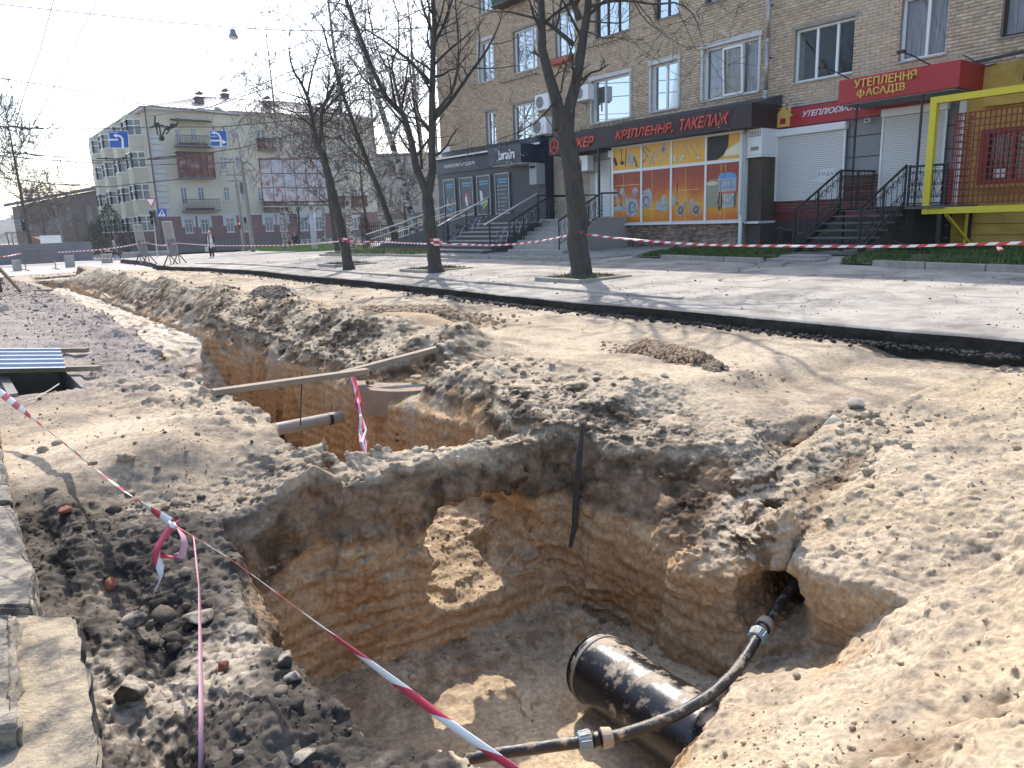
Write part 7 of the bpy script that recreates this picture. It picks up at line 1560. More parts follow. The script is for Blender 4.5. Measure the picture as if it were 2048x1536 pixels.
# ---------------------------------------------------------------- light spring haze
hz = MB().box(-520, -70, -12, 960, 1000, 26).build('haze'); hz['kind'] = 'stuff'
hm = bpy.data.materials.new('haze_air'); hm.use_nodes = True; hm.node_tree.nodes.clear(); pv = hm.node_tree.nodes.new('ShaderNodeVolumePrincipled'); ho = hm.node_tree.nodes.new('ShaderNodeOutputMaterial')
pv.inputs['Color'].default_value = (.92, .95, 1, 1); pv.inputs['Density'].default_value = .0003; pv.inputs['Anisotropy'].default_value = .3; hm.node_tree.links.new(pv.outputs[0], ho.inputs['Volume']); hz.data.materials.append(hm)
# ================================================================ things in and around the pit
def ground_z(x, y, n=60):
    d = (gx-x)**2+(gy-y)**2; i = np.argpartition(d, n)[:n]; return float(np.percentile(gz_[i], 80))
gz_ = GV[:, 2]
def lathe_axis(t, name, a, d, prof, m, n=28, smooth=True):
    d = Vector(d).normalized(); u = Vector((0, 0, 1)); r = d.cross(u).normalized(); u = r.cross(d); mb = MB(); k = len(prof)
    mb.v = [tuple(Vector(a)+d*s+(r*math.cos(2*math.pi*i/n)+u*math.sin(2*math.pi*i/n))*R) for s, R in prof for i in range(n)]
    mb.f = [(j*n+i, (j+1)*n+i, (j+1)*n+(i+1) % n, j*n+(i+1) % n) for j in range(k-1) for i in range(n)]; mb.mi = [0]*len(mb.f)
    mb.f += [tuple(range(n)), tuple((k-1)*n+i for i in reversed(range(n)))]; mb.mi += [0, 0]
    o = mb.build(name, m, t, smooth=smooth)
    if smooth:
        try: o.data.set_sharp_from_angle(angle=math.radians(35))
        except Exception: pass
    return o
def dusty(name, col, rough, dust=(.42, .34, .25), amt=(.48, .62), scale=6, upw=.35, metal=0):
    m = bpy.data.materials.new(name); m.use_nodes = True; N = m.node_tree.nodes; L = m.node_tree.links; b = N['Principled BSDF']; g = N.new('ShaderNodeNewGeometry')
    n = N.new('ShaderNodeTexNoise'); n.inputs['Scale'].default_value = scale; n.inputs['Detail'].default_value = 10; n.inputs['Roughness'].default_value = .72; L.new(g.outputs['Position'], n.inputs['Vector'])
    s = N.new('ShaderNodeSeparateXYZ'); L.new(g.outputs['Normal'], s.inputs[0]); ma = N.new('ShaderNodeMath'); ma.operation = 'MULTIPLY_ADD'; ma.inputs[1].default_value = upw*.4; L.new(s.outputs[2], ma.inputs[0]); L.new(n.outputs[0], ma.inputs[2])
    r = N.new('ShaderNodeMapRange'); r.inputs[1].default_value = amt[0]; r.inputs[2].default_value = amt[1]; L.new(ma.outputs[0], r.inputs[0])
    x = N.new('ShaderNodeMix'); x.data_type = 'RGBA'; x.inputs[6].default_value = (*col, 1); x.inputs[7].default_value = (*dust, 1); L.new(r.outputs[0], x.inputs[0]); L.new(x.outputs[2], b.inputs['Base Color'])
    r2 = N.new('ShaderNodeMapRange'); r2.inputs[3].default_value = rough; r2.inputs[4].default_value = .95; L.new(r.outputs[0], r2.inputs[0]); L.new(r2.outputs[0], b.inputs['Roughness']); b.inputs['Metallic'].default_value = metal
    bp = N.new('ShaderNodeBump'); bp.inputs['Distance'].default_value = .004; L.new(n.outputs[0], bp.inputs['Height']); L.new(bp.outputs[0], b.inputs['Normal'])
    MATS[name] = m; return m
M_pe = dusty('black_polyethylene', (.012, .012, .014), .22, amt=(.60, .72), scale=7, upw=.32)
M_hose = dusty('black_hose', (.022, .023, .027), .38, amt=(.60, .76), scale=14, upw=.3); M_fit = dusty('grey_blue_fitting', (.20, .30, .36), .4, amt=(.56, .72), scale=22); M_nut = dusty('dusty_nut', (.26, .27, .27), .6, amt=(.40, .62), scale=25)
A0 = Vector(atZ(1190, 1334, -2.52)); B0 = Vector(atZ(1352, 1446, -2.50)); ax_ = (B0-A0).normalized()
t = thing('black_pipe', 'big black plastic pipe lying on the pit floor, half buried in pale sand', 'pipe', A0)
lathe_axis(t, 'pipe_body', A0+ax_*.03, ax_, [(0, .185), (.012, .198), (.9, .202), (1.6, .202)], M_pe, 48)
lathe_axis(t, 'end_cap', A0-ax_*.03, ax_, [(-.012, .15), (0, .185), (.018, .196), (.022, .186), (.03, .186), (.034, .199), (.055, .199), (.058, .192)], M_pe, 48)
lathe_axis(t, 'rim_ring', A0+ax_*.03, ax_, [(0, .203), (.012, .206), (.02, .203)], mat('worn_rim', (.22, .20, .17), .6), 48)
# service hose
H_ = [(1600, 1150, -2.02), (1578, 1182, -2.08), (1550, 1222, -2.13), (1522, 1262, -2.18), (1500, 1300, -2.20), (1468, 1345, -2.22), (1425, 1386, -2.24), (1370, 1420, -2.255), (1320, 1443, -2.26), (1265, 1463, -2.27), (1215, 1475, -2.28), (1160, 1484, -2.285), (1100, 1492, -2.29), (1000, 1506, -2.30), (930, 1520, -2.33)]
HP = [Vector(atZ(x, y, z)) for x, y, z in H_]
def smooth_poly(P, k=5):
    out = []
    for i in range(len(P)-1):
        p0, p1, p2, p3 = P[max(i-1, 0)], P[i], P[i+1], P[min(i+2, len(P)-1)]
        for j in range(k): u = j/k; out.append(.5*((2*p1)+(p2-p0)*u+(2*p0-5*p1+4*p2-p3)*u*u+(3*p1-p0-3*p2+p3)*u**3))
    return out+[P[-1]]
t = thing('black_hose', 'thin black water pipe bending over the big pipe into a burrow in the wall', 'water pipe', HP[7])
MB().tube(smooth_poly(HP), .0275, 16).build('tube', M_hose, t, smooth=True)
def coupling(i, lab):
    c = (HP[i]+HP[i+1])/2 if i > 5 else HP[i]; d = (HP[i+1]-HP[i]).normalized() if i > 5 else (HP[i+1]-HP[i-1]).normalized()
    t = thing('pipe_coupling', lab, 'pipe fitting', c)
    lathe_axis(t, 'nut', c-d*.085, d, [(0, .036), (.005, .042), (.045, .047), (.05, .044)], M_nut, 20, False); lathe_axis(t, 'centre_band', c-d*.033, d, [(0, .034), (.008, .040), (.012, .033), (.03, .033), (.034, .040), (.042, .034)], M_pe, 24); lathe_axis(t, 'nut', c+d*.012, d, [(0, .044), (.005, .048), (.055, .043), (.06, .036)], M_fit, 20, False)
    r = d.cross(Vector((0, 0, 1))).normalized(); u = r.cross(d)
    for k in range(10):
        a = 2*math.pi*k/10; q = (r*math.cos(a)+u*math.sin(a)); MB().bar(c+d*.018+q*.047, c+d*.062+q*.043, .006, .006).build('rib', M_fit, t)
coupling(3, 'grey pipe coupling near the burrow in the pit wall'); coupling(10, 'blue grey pipe coupling near the bottom edge beside the big black pipe')
# small grey pipe, boards, concrete ring in the long trench
M_gpipe = dusty('grey_conduit', (.30, .29, .27), .6, amt=(.5, .8)); M_wood = mat('planed_board', (.30, .235, .165), .8, var=.35, vscale=4, bump=.003, bscale=30, stretch=(1, 6, 6)); M_ring = mat('ring_concrete', (.30, .21, .155), .9, var=.25, vscale=5, bump=.004)
a, b = Vector(atZ(545, 860, -1.92)), Vector(atZ(775, 815, -1.92)); t = thing('grey_conduit', 'grey pipe crossing the long trench below the boards', 'pipe', a); MB().tube([a-(b-a)*.15, a, (a+b)/2, b, b+(b-a)*.75], .062, 14).build('pipe', M_gpipe, t, smooth=True); MB().tube([a+(b-a)*.46, a+(b-a)*.49], .066, 14).build('band', M_black, t)
for (xa, ya, xb, yb, za, zb_, lab) in ((425, 785, 735, 742, -1.33, -1.36, 'long wooden board from the left bank of the trench'), (682, 748, 915, 687, -1.385, -1.20, 'wooden board overlapping the first and rising to the right bank')):
    a, b = Vector(atZ(xa, ya, za)), Vector(atZ(xb, yb, zb_)); tag(MB().bar(a, b, .10, .05).build('wooden_board', M_wood, bevel=.004), lab, 'board')
rc = Vector((3.16, 6.3, -1.50)); t = thing('concrete_ring', 'curved piece of a concrete well ring jutting from the right bank of the trench', 'concrete ring', rc); mb = MB(); n = 20; R0, R1 = .56, .46
c0_ = rc+Vector((.42, .12, 0)); ang0, ang1 = math.radians(140), math.radians(310)
for i in range(n):
    a, b = ang0+(ang1-ang0)*i/n, ang0+(ang1-ang0)*(i+1)/n
    f_ = lambda A, R, z: tuple(c0_+Vector((R*math.cos(A), R*math.sin(A), z)))
    mb.hexa([f_(a, R1, -.25), f_(a, R0, -.25), f_(b, R0, -.25), f_(b, R1, -.25), f_(a, R1, .0), f_(a, R0, .0), f_(b, R0, .0), f_(b, R1, .0)])
mb.build('ring', M_ring, t); mb = MB(); mb.prism([(c0_.x+R1*math.cos(ang0+(ang1-ang0)*i/n), c0_.y+R1*math.sin(ang0+(ang1-ang0)*i/n)) for i in range(n+1)], 2, c0_.z-.24, c0_.z-.03); mb.build('fill', mat('ring_fill', (.46, .38, .29), .95, var=.4, vscale=8, bump=.03, bscale=20), t)
# hanging rope and tape tangle
M_tr = mat('tape_red', (.52, .035, .07), .45); M_tw = mat('tape_white', (.72, .70, .69), .45); M_tpink = mat('tape_faded', (.58, .33, .38), .5)
t = thing('tape_tangle', 'crumpled red and white tape hanging from the board into the trench', 'tape', atD(710, 760, 6.8))
for k in range(6):
    rs = np.random.default_rng(70+k); P = [Vector(atD(708+4*j+rs.normal(0, 4), 755+j*26, 6.6-.12*j+rs.normal(0, .05))) for j in range(7)]; MB().tube(P, [.010]*7, 4).build('strip', [M_tr, M_tw, M_tr, M_tpink, M_tr, M_tw][k], t)
tag(MB().tube([Vector(atD(604, 745, 6.9)), Vector(atD(602, 800, 6.8)), Vector(atD(601, 850, 6.7))], .006, 5).build('hanging_wire', M_black), 'thin dark wire hanging from the left board to the grey pipe', 'wire')
# dark cable on the pit wall
P = [Vector(atY(1165, 848, 3.66)), Vector(atY(1160, 900, 3.62)), Vector(atY(1152, 980, 3.60)), Vector(atY(1150, 1050, 3.57)), Vector(atY(1140, 1095, 3.55))]
tag(MB().tube(P, [.012, .022, .02, .022, .012], 8).build('root_cable', mat('muddy_cable', (.05, .04, .033), .95, var=.3, vscale=20)), 'dark muddy cable hanging down the inner corner of the pit wall', 'cable')

# sheet metal over the open manhole
M_sheet = mat('zinc_sheet', (.30, .34, .39), .5, metal=.4, var=.2, vscale=3)
c = [Vector(atZ(-60, 744, -1.24)), Vector(atZ(132, 741, -1.24)), Vector(atZ(121, 699, -1.26)), Vector(atZ(-60, 699, -1.26))]
t = thing('metal_sheet', 'ribbed zinc sheet on two beams covering part of the square manhole', 'metal sheet', c[1]); mb = MB(); n = 44
for i in range(n+1):
    s = i/n; w = .028*(1 if (i % 8) in (0, 1, 2) else 0)
    a = c[0]*(1-s)+c[3]*s; b = c[1]*(1-s)+c[2]*s
    mb.v += [(a.x, a.y, a.z+w), (b.x, b.y, b.z+w)]
mb.f = [(2*i, 2*i+1, 2*i+3, 2*i+2) for i in range(n)]; mb.mi = [0]*n; o = mb.build('sheet', M_sheet, t); so = o.modifiers.new('s', 'SOLIDIFY'); so.thickness = .004
for (xa, ya, xb, yb, z, lab) in ((-50, 742, 200, 736, -1.30, 'front timber beam under the zinc sheet'), (-50, 703, 175, 700, -1.31, 'rear timber beam under the zinc sheet')):
    tag(MB().bar(Vector(atZ(xa, ya, z)), Vector(atZ(xb, yb, z)), .07, .05).build('timber_beam', M_wood, bevel=.004), lab, 'beam')
t = thing('manhole_frame', 'square concrete manhole opening below the zinc sheet', 'manhole', (.63, 8.5, -1.4)); M_mc = mat('manhole_concrete', (.23, .21, .19), .9, var=.3, vscale=5, bump=.005)
MB().box(.40, 7.75, -2.1, .88, 7.80, -1.375).build('front_wall', M_mc, t); MB().box(.40, 9.25, -2.1, .88, 9.32, -1.33).build('back_wall', M_mc, t); MB().box(.32, 7.75, -2.1, .395, 9.32, -1.33).build('side_wall', M_mc, t); MB().box(.885, 7.75, -2.1, .96, 9.32, -1.36).build('side_wall', M_mc, t)
tag(MB().tube([Vector(atZ(118, 768, -1.33)), Vector(atZ(100, 780, -1.34)), Vector(atZ(70, 797, -1.33)), Vector(atZ(40, 806, -1.33))], .006, 5).build('bent_wire', mat('pale_wire', (.4, .36, .3), .7)), 'bent pale wire lying across the manhole edge', 'wire')

# ---------------------------------------------------------------- kerb stones and asphalt slab at the left
M_oldk = mat('worn_kerb', (.38, .32, .245), .95, var=.8, vscale=9, bump=.02, bscale=30, col2=(.09, .082, .075), detail=12, vcon=(.42, .62))
M_aslab = mat('sandy_asphalt', (.42, .34, .235), .95, var=.8, vscale=7, bump=.022, bscale=26, col2=(.10, .09, .08), vcon=(.44, .62), detail=14); M_cutd = mat('slab_cut', (.045, .042, .04), .9, var=.4, vscale=20, bump=.012, bscale=40)
def rough_block(name, top, z0, z1, m, lab, cat, group=None, side=None, seed=0, amp=.020, sub=6):
    """top: quadrilateral (x, y) corners, subdivided and roughened"""
    import bmesh
    bm = bmesh.new(); vb = [bm.verts.new((x, y, z0)) for x, y in top]; vt = [bm.verts.new((x, y, z1)) for x, y in top]
    bm.faces.new(vb[::-1]); bm.faces.new(vt); n = len(top)
    for i in range(n): bm.faces.new((vb[i], vb[(i+1) % n], vt[(i+1) % n], vt[i]))
    bmesh.ops.bevel(bm, geom=list(bm.edges), offset=.012, segments=2, affect='EDGES')
    for _ in range(sub): bmesh.ops.subdivide_edges(bm, edges=[e for e in bm.edges if e.calc_length() > .024], cuts=1, use_grid_fill=True)
    bmesh.ops.recalc_face_normals(bm, faces=bm.faces); bm.normal_update()
    V = np.array([v.co[:] for v in bm.verts], np.float32); d = noise3(V, .12, seed)*amp+noise3(V, .035, seed+1)*amp*.5+np.minimum(0, noise3(V, .2, seed+2))*amp*1.5
    for v, k in zip(bm.verts, d): v.co += v.normal*float(k)
    me = bpy.data.meshes.new(name); bm.to_mesh(me); bm.free(); o = link_mesh(name, me, [m, side] if side else m)
    if side:
        for p in me.polygons: p.material_index = 1 if p.normal.z < .5 else 0
    return tag(o, lab, cat, group)
xy = lambda px, py, z: tuple(Vector(atZ(px, py, z)))[:2]
kz = -1.27
rough_block('kerb_stone', [xy(-160, 1212, kz), xy(62, 1212, kz), xy(66, 1120, kz), xy(25, 1010, kz), xy(-170, 1010, kz)], -1.6, kz, M_oldk, 'dark crumbling kerb stone at the left edge, middle of three', 'kerb stone', seed=110)
rough_block('kerb_stone', [xy(-170, 1004, kz), xy(22, 1004, kz), xy(-8, 840, kz), xy(-190, 840, kz)], -1.6, kz, M_oldk, 'kerb stone at the left edge, farthest of three beside the crossing tape', 'kerb stone', seed=113)
kz = -1.23
rough_block('kerb_stone', [xy(-200, 1475, kz), xy(42, 1450, kz), xy(34, 1215, kz), xy(-200, 1215, kz)], -1.6, kz, M_oldk, 'pale flat kerb stone in the lower left corner, nearest of three', 'kerb stone', seed=116)
kz = -1.30
rough_block('asphalt_slab', [xy(-160, 1225, kz), xy(150, 1228, kz), xy(160, 1285, kz), xy(180, 1380, kz), xy(214, 1580, kz), xy(-160, 1620, kz)], -1.62, kz, M_aslab, 'broken sandy asphalt slab with a dark cut edge in the lower left corner', 'asphalt slab', side=M_cutd, seed=119, amp=.016)

# ---------------------------------------------------------------- single stones and lumps
M_rock = dusty('pale_stone', (.26, .22, .17), .9, (.47, .40, .31), (.35, .62), 30, .5); M_drock = dusty('dark_lump', (.085, .07, .058), .95, (.34, .29, .23), (.50, .72), 26, .4); M_brickf = mat('brick_fragment', (.27, .10, .06), .9, var=.3, vscale=20, bump=.006, bscale=60); M_foam = mat('yellowish_foam', (.58, .52, .36), .9, bump=.01, bscale=50)
def rock(px, py, z, w, h, m, lab, seed, cat='stone', name='stone', flat=.7, snap=True, block=.35):
    p = Vector(atZ(px, py, z)); D = p.dot(CF); r = w/FPX*D*.5; rs = np.random.default_rng(seed); v, f = ICO3; v = v.copy()
    R = Matrix.Rotation(rs.uniform(0, 6.28), 3, 'Z')@Matrix.Rotation(rs.uniform(-.4, .4), 3, 'X')
    for _ in range(9): n = rs.normal(0, 1, 3); n /= np.linalg.norm(n); d = rs.uniform(.42, .8); s = v@n; v = v-np.maximum(s-d, 0)[:, None]*n[None]
    v *= (1+.10*noise3((v+seed).astype(np.float32), .5, 120)+.05*noise3((v+seed).astype(np.float32), .2, 121))[:, None]
    v = v*np.array([1, rs.uniform(.65, .9), flat])*r; v = v@np.array(R)
    if snap: g = ground_z(p.x, p.y, 25); p.z = g
    v = v+np.array([p.x, p.y, p.z+r*flat*.55]); o = np_mesh(name, v, f, m, smooth=False); return tag(o, lab, cat)
rock(1672, 822, -1.37, 62, 30, M_rock, 'rounded pale stone on the dusty roadbed, larger of two', 1, flat=.5); rock(1714, 789, -1.37, 36, 26, M_rock, 'small pointed pale stone on the roadbed, smaller of two', 2, flat=.75)
rock(988, 862, -1.4, 30, 14, M_rock, 'flat pale stone on the bank between the two pits', 3, flat=.4); rock(832, 756, -1.49, 26, 12, M_rock, 'flat stone on the concrete ring', 4, flat=.4, snap=False)
rock(568, 1272, -1.5, 50, 40, M_drock, 'big dark earth lump on the left pit edge, upper of two', 5, 'earth lump', 'earth_lump'); rock(578, 1300, -1.5, 46, 36, M_drock, 'big dark earth lump on the left pit edge, lower of two', 6, 'earth lump', 'earth_lump')
rock(440, 1278, -1.5, 34, 24, M_brickf, 'reddish brick fragment beside the vertical tape', 7, 'brick fragment', 'brick_fragment'); rock(140, 1072, -1.5, 34, 22, M_brickf, 'brownish brick fragment near the left kerb stone', 8, 'brick fragment', 'brick_fragment'); rock(218, 1142, -1.5, 36, 30, M_brickf, 'brick fragment in the dark hollow left of the hanging tape', 9, 'brick fragment', 'brick_fragment')
rock(255, 1200, -1.5, 60, 30, M_drock, 'flat dark lump left of the hanging tape tail', 10, 'earth lump', 'earth_lump', flat=.45); rock(392, 1185, -1.5, 66, 40, M_drock, 'broad dark lump below the tape knot', 11, 'earth lump', 'earth_lump', flat=.5)
rock(250, 1330, -1.5, 100, 100, M_drock, 'large black asphalt lump right of the slab corner', 12, 'asphalt lump', 'asphalt_lump', flat=.8); rock(600, 1440, -1.5, 70, 30, M_drock, 'flat angular grey lump at the bottom left of the pit edge', 13, 'asphalt lump', 'asphalt_lump', flat=.3); rock(640, 1465, -1.5, 50, 24, M_rock, 'flat pale stone at the bottom left of the pit edge', 14, flat=.35)
rock(1008, 1452, -2.74, 20, 22, M_foam, 'pale foam crumb on the pit floor, larger of two', 15, 'foam crumb', 'foam_crumb', snap=False); rock(1032, 1470, -2.74, 12, 12, M_foam, 'tiny pale foam crumb on the pit floor, smaller of two', 16, 'foam crumb', 'foam_crumb', snap=False)
rock(1680, 1148, -1.84, 60, 40, M_drock, 'smooth brown clay lump sticking out of the sand edge above the burrow', 17, 'clay lump', 'clay_lump', flat=.45, snap=False); rock(1660, 975, -1.5, 30, 26, M_rock, 'pale lump on the bank above the burrow', 18); rock(1190, 700+90, -1.4, 28, 14, M_rock, 'small grey stone on the roadbed right of the boards', 19, flat=.5); rock(13, 622, -1.38, 34, 18, M_rock, 'stone on the old roadbed at the left edge', 20, flat=.5); rock(495, 650+30, -1.2, 22, 16, M_rock, 'pale clod on the spoil ridge of the long trench', 21)
rock(1330, 770, -1.37, 26, 16, M_rock, 'small lump left of the two pale stones', 22, flat=.5); rock(1160, 1490, -2.3, 26, 16, M_foam, 'pale crumb lying against the black water pipe', 23, 'foam crumb', 'foam_crumb', snap=False)
# crumbly sand piles on the roadbed
def pile(name, lab, pts, z, w, h, n, col, seed, cs=.022):
    P = [Vector(atZ(x, y, z)) for x, y in pts]; t = thing(name, lab, 'earth pile', P[0]); rs = np.random.default_rng(seed); xs = np.linspace(-1, 1, 40)
    A = P[0]; B = P[-1]; L = (B-A).length; d = (B-A).normalized(); q = Vector((-d.y, d.x, 0)); U, W_ = np.meshgrid(np.linspace(-.25, 1.25, 46), np.linspace(-1.2, 1.2, 26), indexing='ij')
    X = A.x+d.x*U*L+q.x*W_*w; Y = A.y+d.y*U*L+q.y*W_*w; e = np.maximum(np.abs(np.clip(U, 0, 1)-U)*L/w, 0); rr = np.hypot(e*1.3, W_); Z = z-.02+h*np.clip(1-rr-.35*noise2(X, Y, .16, seed+3), 0, 1)**.8*(.7+.5*noise2(X, Y, .3, seed))+.02*noise2(X, Y, .07, seed+1)*(rr < 1)
    a = np.arange(X.size).reshape(X.shape); np_mesh('mound', np.stack([X, Y, Z], 2).reshape(-1, 3), np.stack([a[:-1, :-1], a[1:, :-1], a[1:, 1:], a[:-1, 1:]], 2).reshape(-1, 4)[:, ::-1], mat('pile_'+name, col, .95, var=.3, vscale=12, bump=.01, bscale=40), t)
    u = rs.normal(.5, .42, n); w_ = rs.normal(0, .62, n); x = A.x+d.x*u*L+q.x*w_*w; y = A.y+d.y*u*L+q.y*w_*w; rr = np.hypot(np.abs(np.clip(u, 0, 1)-u)*L/w*1.3, w_); zz = z+h*np.clip(1-rr, 0, 1)**.8*.8
    s = rs.uniform(.25, 1, n)**1.6*cs*1.2; tv, tf = ICO1; v = (tv[None]*(1+.5*(rs.random((n, 12, 1))-.5))*s[:, None, None]+np.stack([x, y, zz], 1)[:, None]).reshape(-1, 3)
    o = np_mesh('clods', v, (tf[None]+(np.arange(n)*12)[:, None, None]).reshape(-1, 3), MATS['pile_'+name], t); o['kind'] = 'stuff'
pile('sand_pile', 'reddish crumbly sand pile on the roadbed near the two pale stones', [(1290, 703), (1400, 732)], -1.37, .22, .17, 1800, (.42, .29, .19), 130); pile('clod_pile', 'small brown clod pile at the near end of the reddish sand pile', [(1418, 742), (1440, 745)], -1.37, .12, .10, 260, (.32, .23, .16), 132)
pile('spoil_pile', 'tawny crumbly spoil pile along the far side of the long trench', [(720, 640), (800, 634), (890, 640)], -1.30, .42, .24, 3000, (.43, .31, .20), 134, .034); pile('dark_pile', 'dark crumbly earth pile on the roadbed left of the tawny spoil pile', [(520, 598), (565, 596)], -1.38 , .4, .30, 1000, (.27, .22, .175), 136, .032)
pile('brown_pile', 'brown crumbly streak of earth on the bank at the far part of the trench', [(400, 583), (450, 580)], -1.30, .4, .12, 700, (.20, .13, .095), 138, .03)

# ---------------------------------------------------------------- barrier tapes
def ribbon(name, lab, pts, w, seg, twist=0, seed=0, mats=None, thing_root=None, tilt=.0, ws=None, cat='barrier tape', slant=.5, sub=8):
    P = smooth_poly([Vector(atD(x, y, D)) for x, y, D in pts], sub); L = [0]
    for a, b in zip(P[:-1], P[1:]): L.append(L[-1]+(b-a).length)
    tot = L[-1]; n = int(tot/(seg/4))+1; rs = np.random.default_rng(seed); ph = rs.uniform(0, 6.28)
    Pn = np.array([tuple(p) for p in P]); s = np.linspace(0, tot, n+1); C_ = np.stack([np.interp(s, L, Pn[:, k]) for k in range(3)], 1); T = np.gradient(C_, axis=0); T /= np.linalg.norm(T, axis=1, keepdims=True)
    mb = MB(); V = []
    for i in range(n+1):
        t_ = Vector(T[i]); up = Vector((0, 0, 1)); up = (up-t_*up.dot(t_)); up = up.normalized() if up.length > .05 else Vector((1, 0, 0)); sd = t_.cross(up); a = tilt+twist*math.sin(s[i]*1.7+ph)+.5*twist*math.sin(s[i]*4.3+ph*2)
        d = up*math.cos(a)+sd*math.sin(a); c = Vector(C_[i]); ww = w*(ws(s[i]/tot) if ws else 1)
        V += [tuple(c+d*ww/2+t_*seg*slant*.5), tuple(c), tuple(c-d*ww/2-t_*seg*slant*.5)]
    mb.v = V
    for i in range(n):
        k = int(s[i]/seg) % 2; mb.f += [(3*i, 3*i+3, 3*i+4, 3*i+1), (3*i+1, 3*i+4, 3*i+5, 3*i+2)]; mb.mi += [k, k]
    o = mb.build(name, mats or [M_tr, M_tw], thing_root, smooth=True); so = o.modifiers.new('s', 'SOLIDIFY'); so.thickness = .0012
    if thing_root is None: tag(o, lab, cat)
    return o
t = thing('barrier_tape', 'red and white tape stretched diagonally across the near pit with a torn knot', 'barrier tape', atD(345, 1045, 3.2))
ribbon('strip', '', [(-60, 740, 5.9), (0, 785, 5.3), (120, 880, 4.5), (240, 975, 3.8), (345, 1047, 3.3)], .052, .12, .5, 1, thing_root=t, tilt=.25)
ribbon('strip', '', [(345, 1047, 3.3), (470, 1125, 2.95), (640, 1250, 2.5), (800, 1370, 2.2), (900, 1447, 2.02), (1060, 1560, 1.8)], .040, .20, .55, 2, thing_root=t, tilt=.5, ws=lambda u: .50+.18*u)
ribbon('torn_end', '', [(345, 1047, 3.3), (328, 1075, 3.29), (314, 1105, 3.27), (318, 1125, 3.27), (322, 1150, 3.27), (312, 1178, 3.26)], .055, .145, .3, 3, thing_root=t, ws=lambda u: 1.05-.85*u, tilt=.9)
ribbon('loop', '', [(347, 1048, 3.3), (360, 1070, 3.28), (364, 1095, 3.26), (352, 1115, 3.26), (336, 1110, 3.26), (326, 1116, 3.27)], .035, .16, .4, 4, thing_root=t, tilt=.7, mats=[M_tpink, M_tr]); MB().tube([Vector(atD(338, 1044, 3.3)), Vector(atD(346, 1050, 3.29)), Vector(atD(352, 1055, 3.28))], [.008, .014, .008], 8).build('knot', M_tw, t)
ribbon('hanging_tape', 'single faded strip of tape hanging straight down from the diagonal tape to the bottom edge', [(388, 1074, 3.15), (396, 1100, 3.12), (399, 1200, 2.9), (402, 1350, 2.6), (403, 1560, 2.3)], .020, 1.2, .3, 5, mats=[M_tpink, M_tw], tilt=.6, slant=0)
TW = lambda u: .9
ribbon('barrier_tape', 'red and white tape from the forked tree to the right edge before the shops', [(1172, 468, D3-.25), (1250, 478, 13.4), (1400, 489, 12.2), (1560, 492, 11.2), (1750, 493, 10.3), (1900, 490, 9.6), (2120, 483, 8.8)], .036, .115, .35, 6)
ribbon('barrier_tape', 'red and white tape sagging between the forked tree and the phone shop tree', [(868, 486, D2-.2), (930, 489, 17.4), (1000, 490, 16.4), (1080, 482, 15.3), (1165, 465, D3-.25)], .036, .13, .3, 7)
ribbon('barrier_tape', 'red and white tape between the phone shop tree and the slender leaning tree', [(690, 482, D1-.2), (760, 484, 20.5), (855, 488, D2-.2)], .036, .13, .3, 8)
ribbon('barrier_tape', 'thin red and white tape from the slender tree to the fence stands', [(352, 486, 33), (430, 491, 30), (540, 491, 27), (620, 488, 25), (686, 482, D1-.2)], .036, .14, .3, 9)
ribbon('barrier_tape', 'short red and white tape between the two fence stands', [(292, 485, 36), (322, 491, 34.5), (350, 487, 33)], .06, .15, .4, 10); ribbon('barrier_tape', 'red and white tape from the grey barricade to the left fence stand', [(112, 505, 41), (190, 500, 39), (240, 494, 38), (290, 485, 36)], .06, .18, .3, 11)
ribbon('barrier_tape', 'red and white tape end at the far left before the grey barricade', [(-30, 512, 38), (10, 513, 39), (46, 506, 41)], .06, .18, .3, 12); ribbon('barrier_tape', 'red and white tape lying low behind the trench end', [(185, 516, 44), (215, 517, 43), (255, 519, 42)], .06, .2, .3, 13)
for (a, b, D, lab, r) in ((858, 884, D2, 'tape wound round the trunk before the phone shop', .17), (684, 697, D1, 'tape wound round the slender leaning trunk', .14)):
    c = Vector(atD((a+b)/2, 484 if D == D2 else 482, D)); t = thing('tape_wrap', lab, 'barrier tape', c); mb = MB(); n = 24
    for k in range(3):
        for i in range(n): A, B = 2*math.pi*i/n, 2*math.pi*(i+1)/n; z = lambda q: .03*k-.03+.03*math.sin(q+k*2); mb.cur = (i//3+k) % 2; R_ = r+.004*k; mb.quad((c.x+R_*math.cos(A), c.y+R_*math.sin(A), c.z+z(A)-.025), (c.x+R_*math.cos(B), c.y+R_*math.sin(B), c.z+z(B)-.025), (c.x+R_*math.cos(B), c.y+R_*math.sin(B), c.z+z(B)+.025), (c.x+R_*math.cos(A), c.y+R_*math.sin(A), c.z+z(A)+.025))
    mb.build('winding', [M_tr, M_tw], t)
ribbon('tape_end', 'short torn tape end tied to the shop tape near the right edge', [(2000, 487, 9.3), (1997, 493, 9.3), (2003, 501, 9.29)], .07, .04, .2, 14, tilt=.9, sub=4)
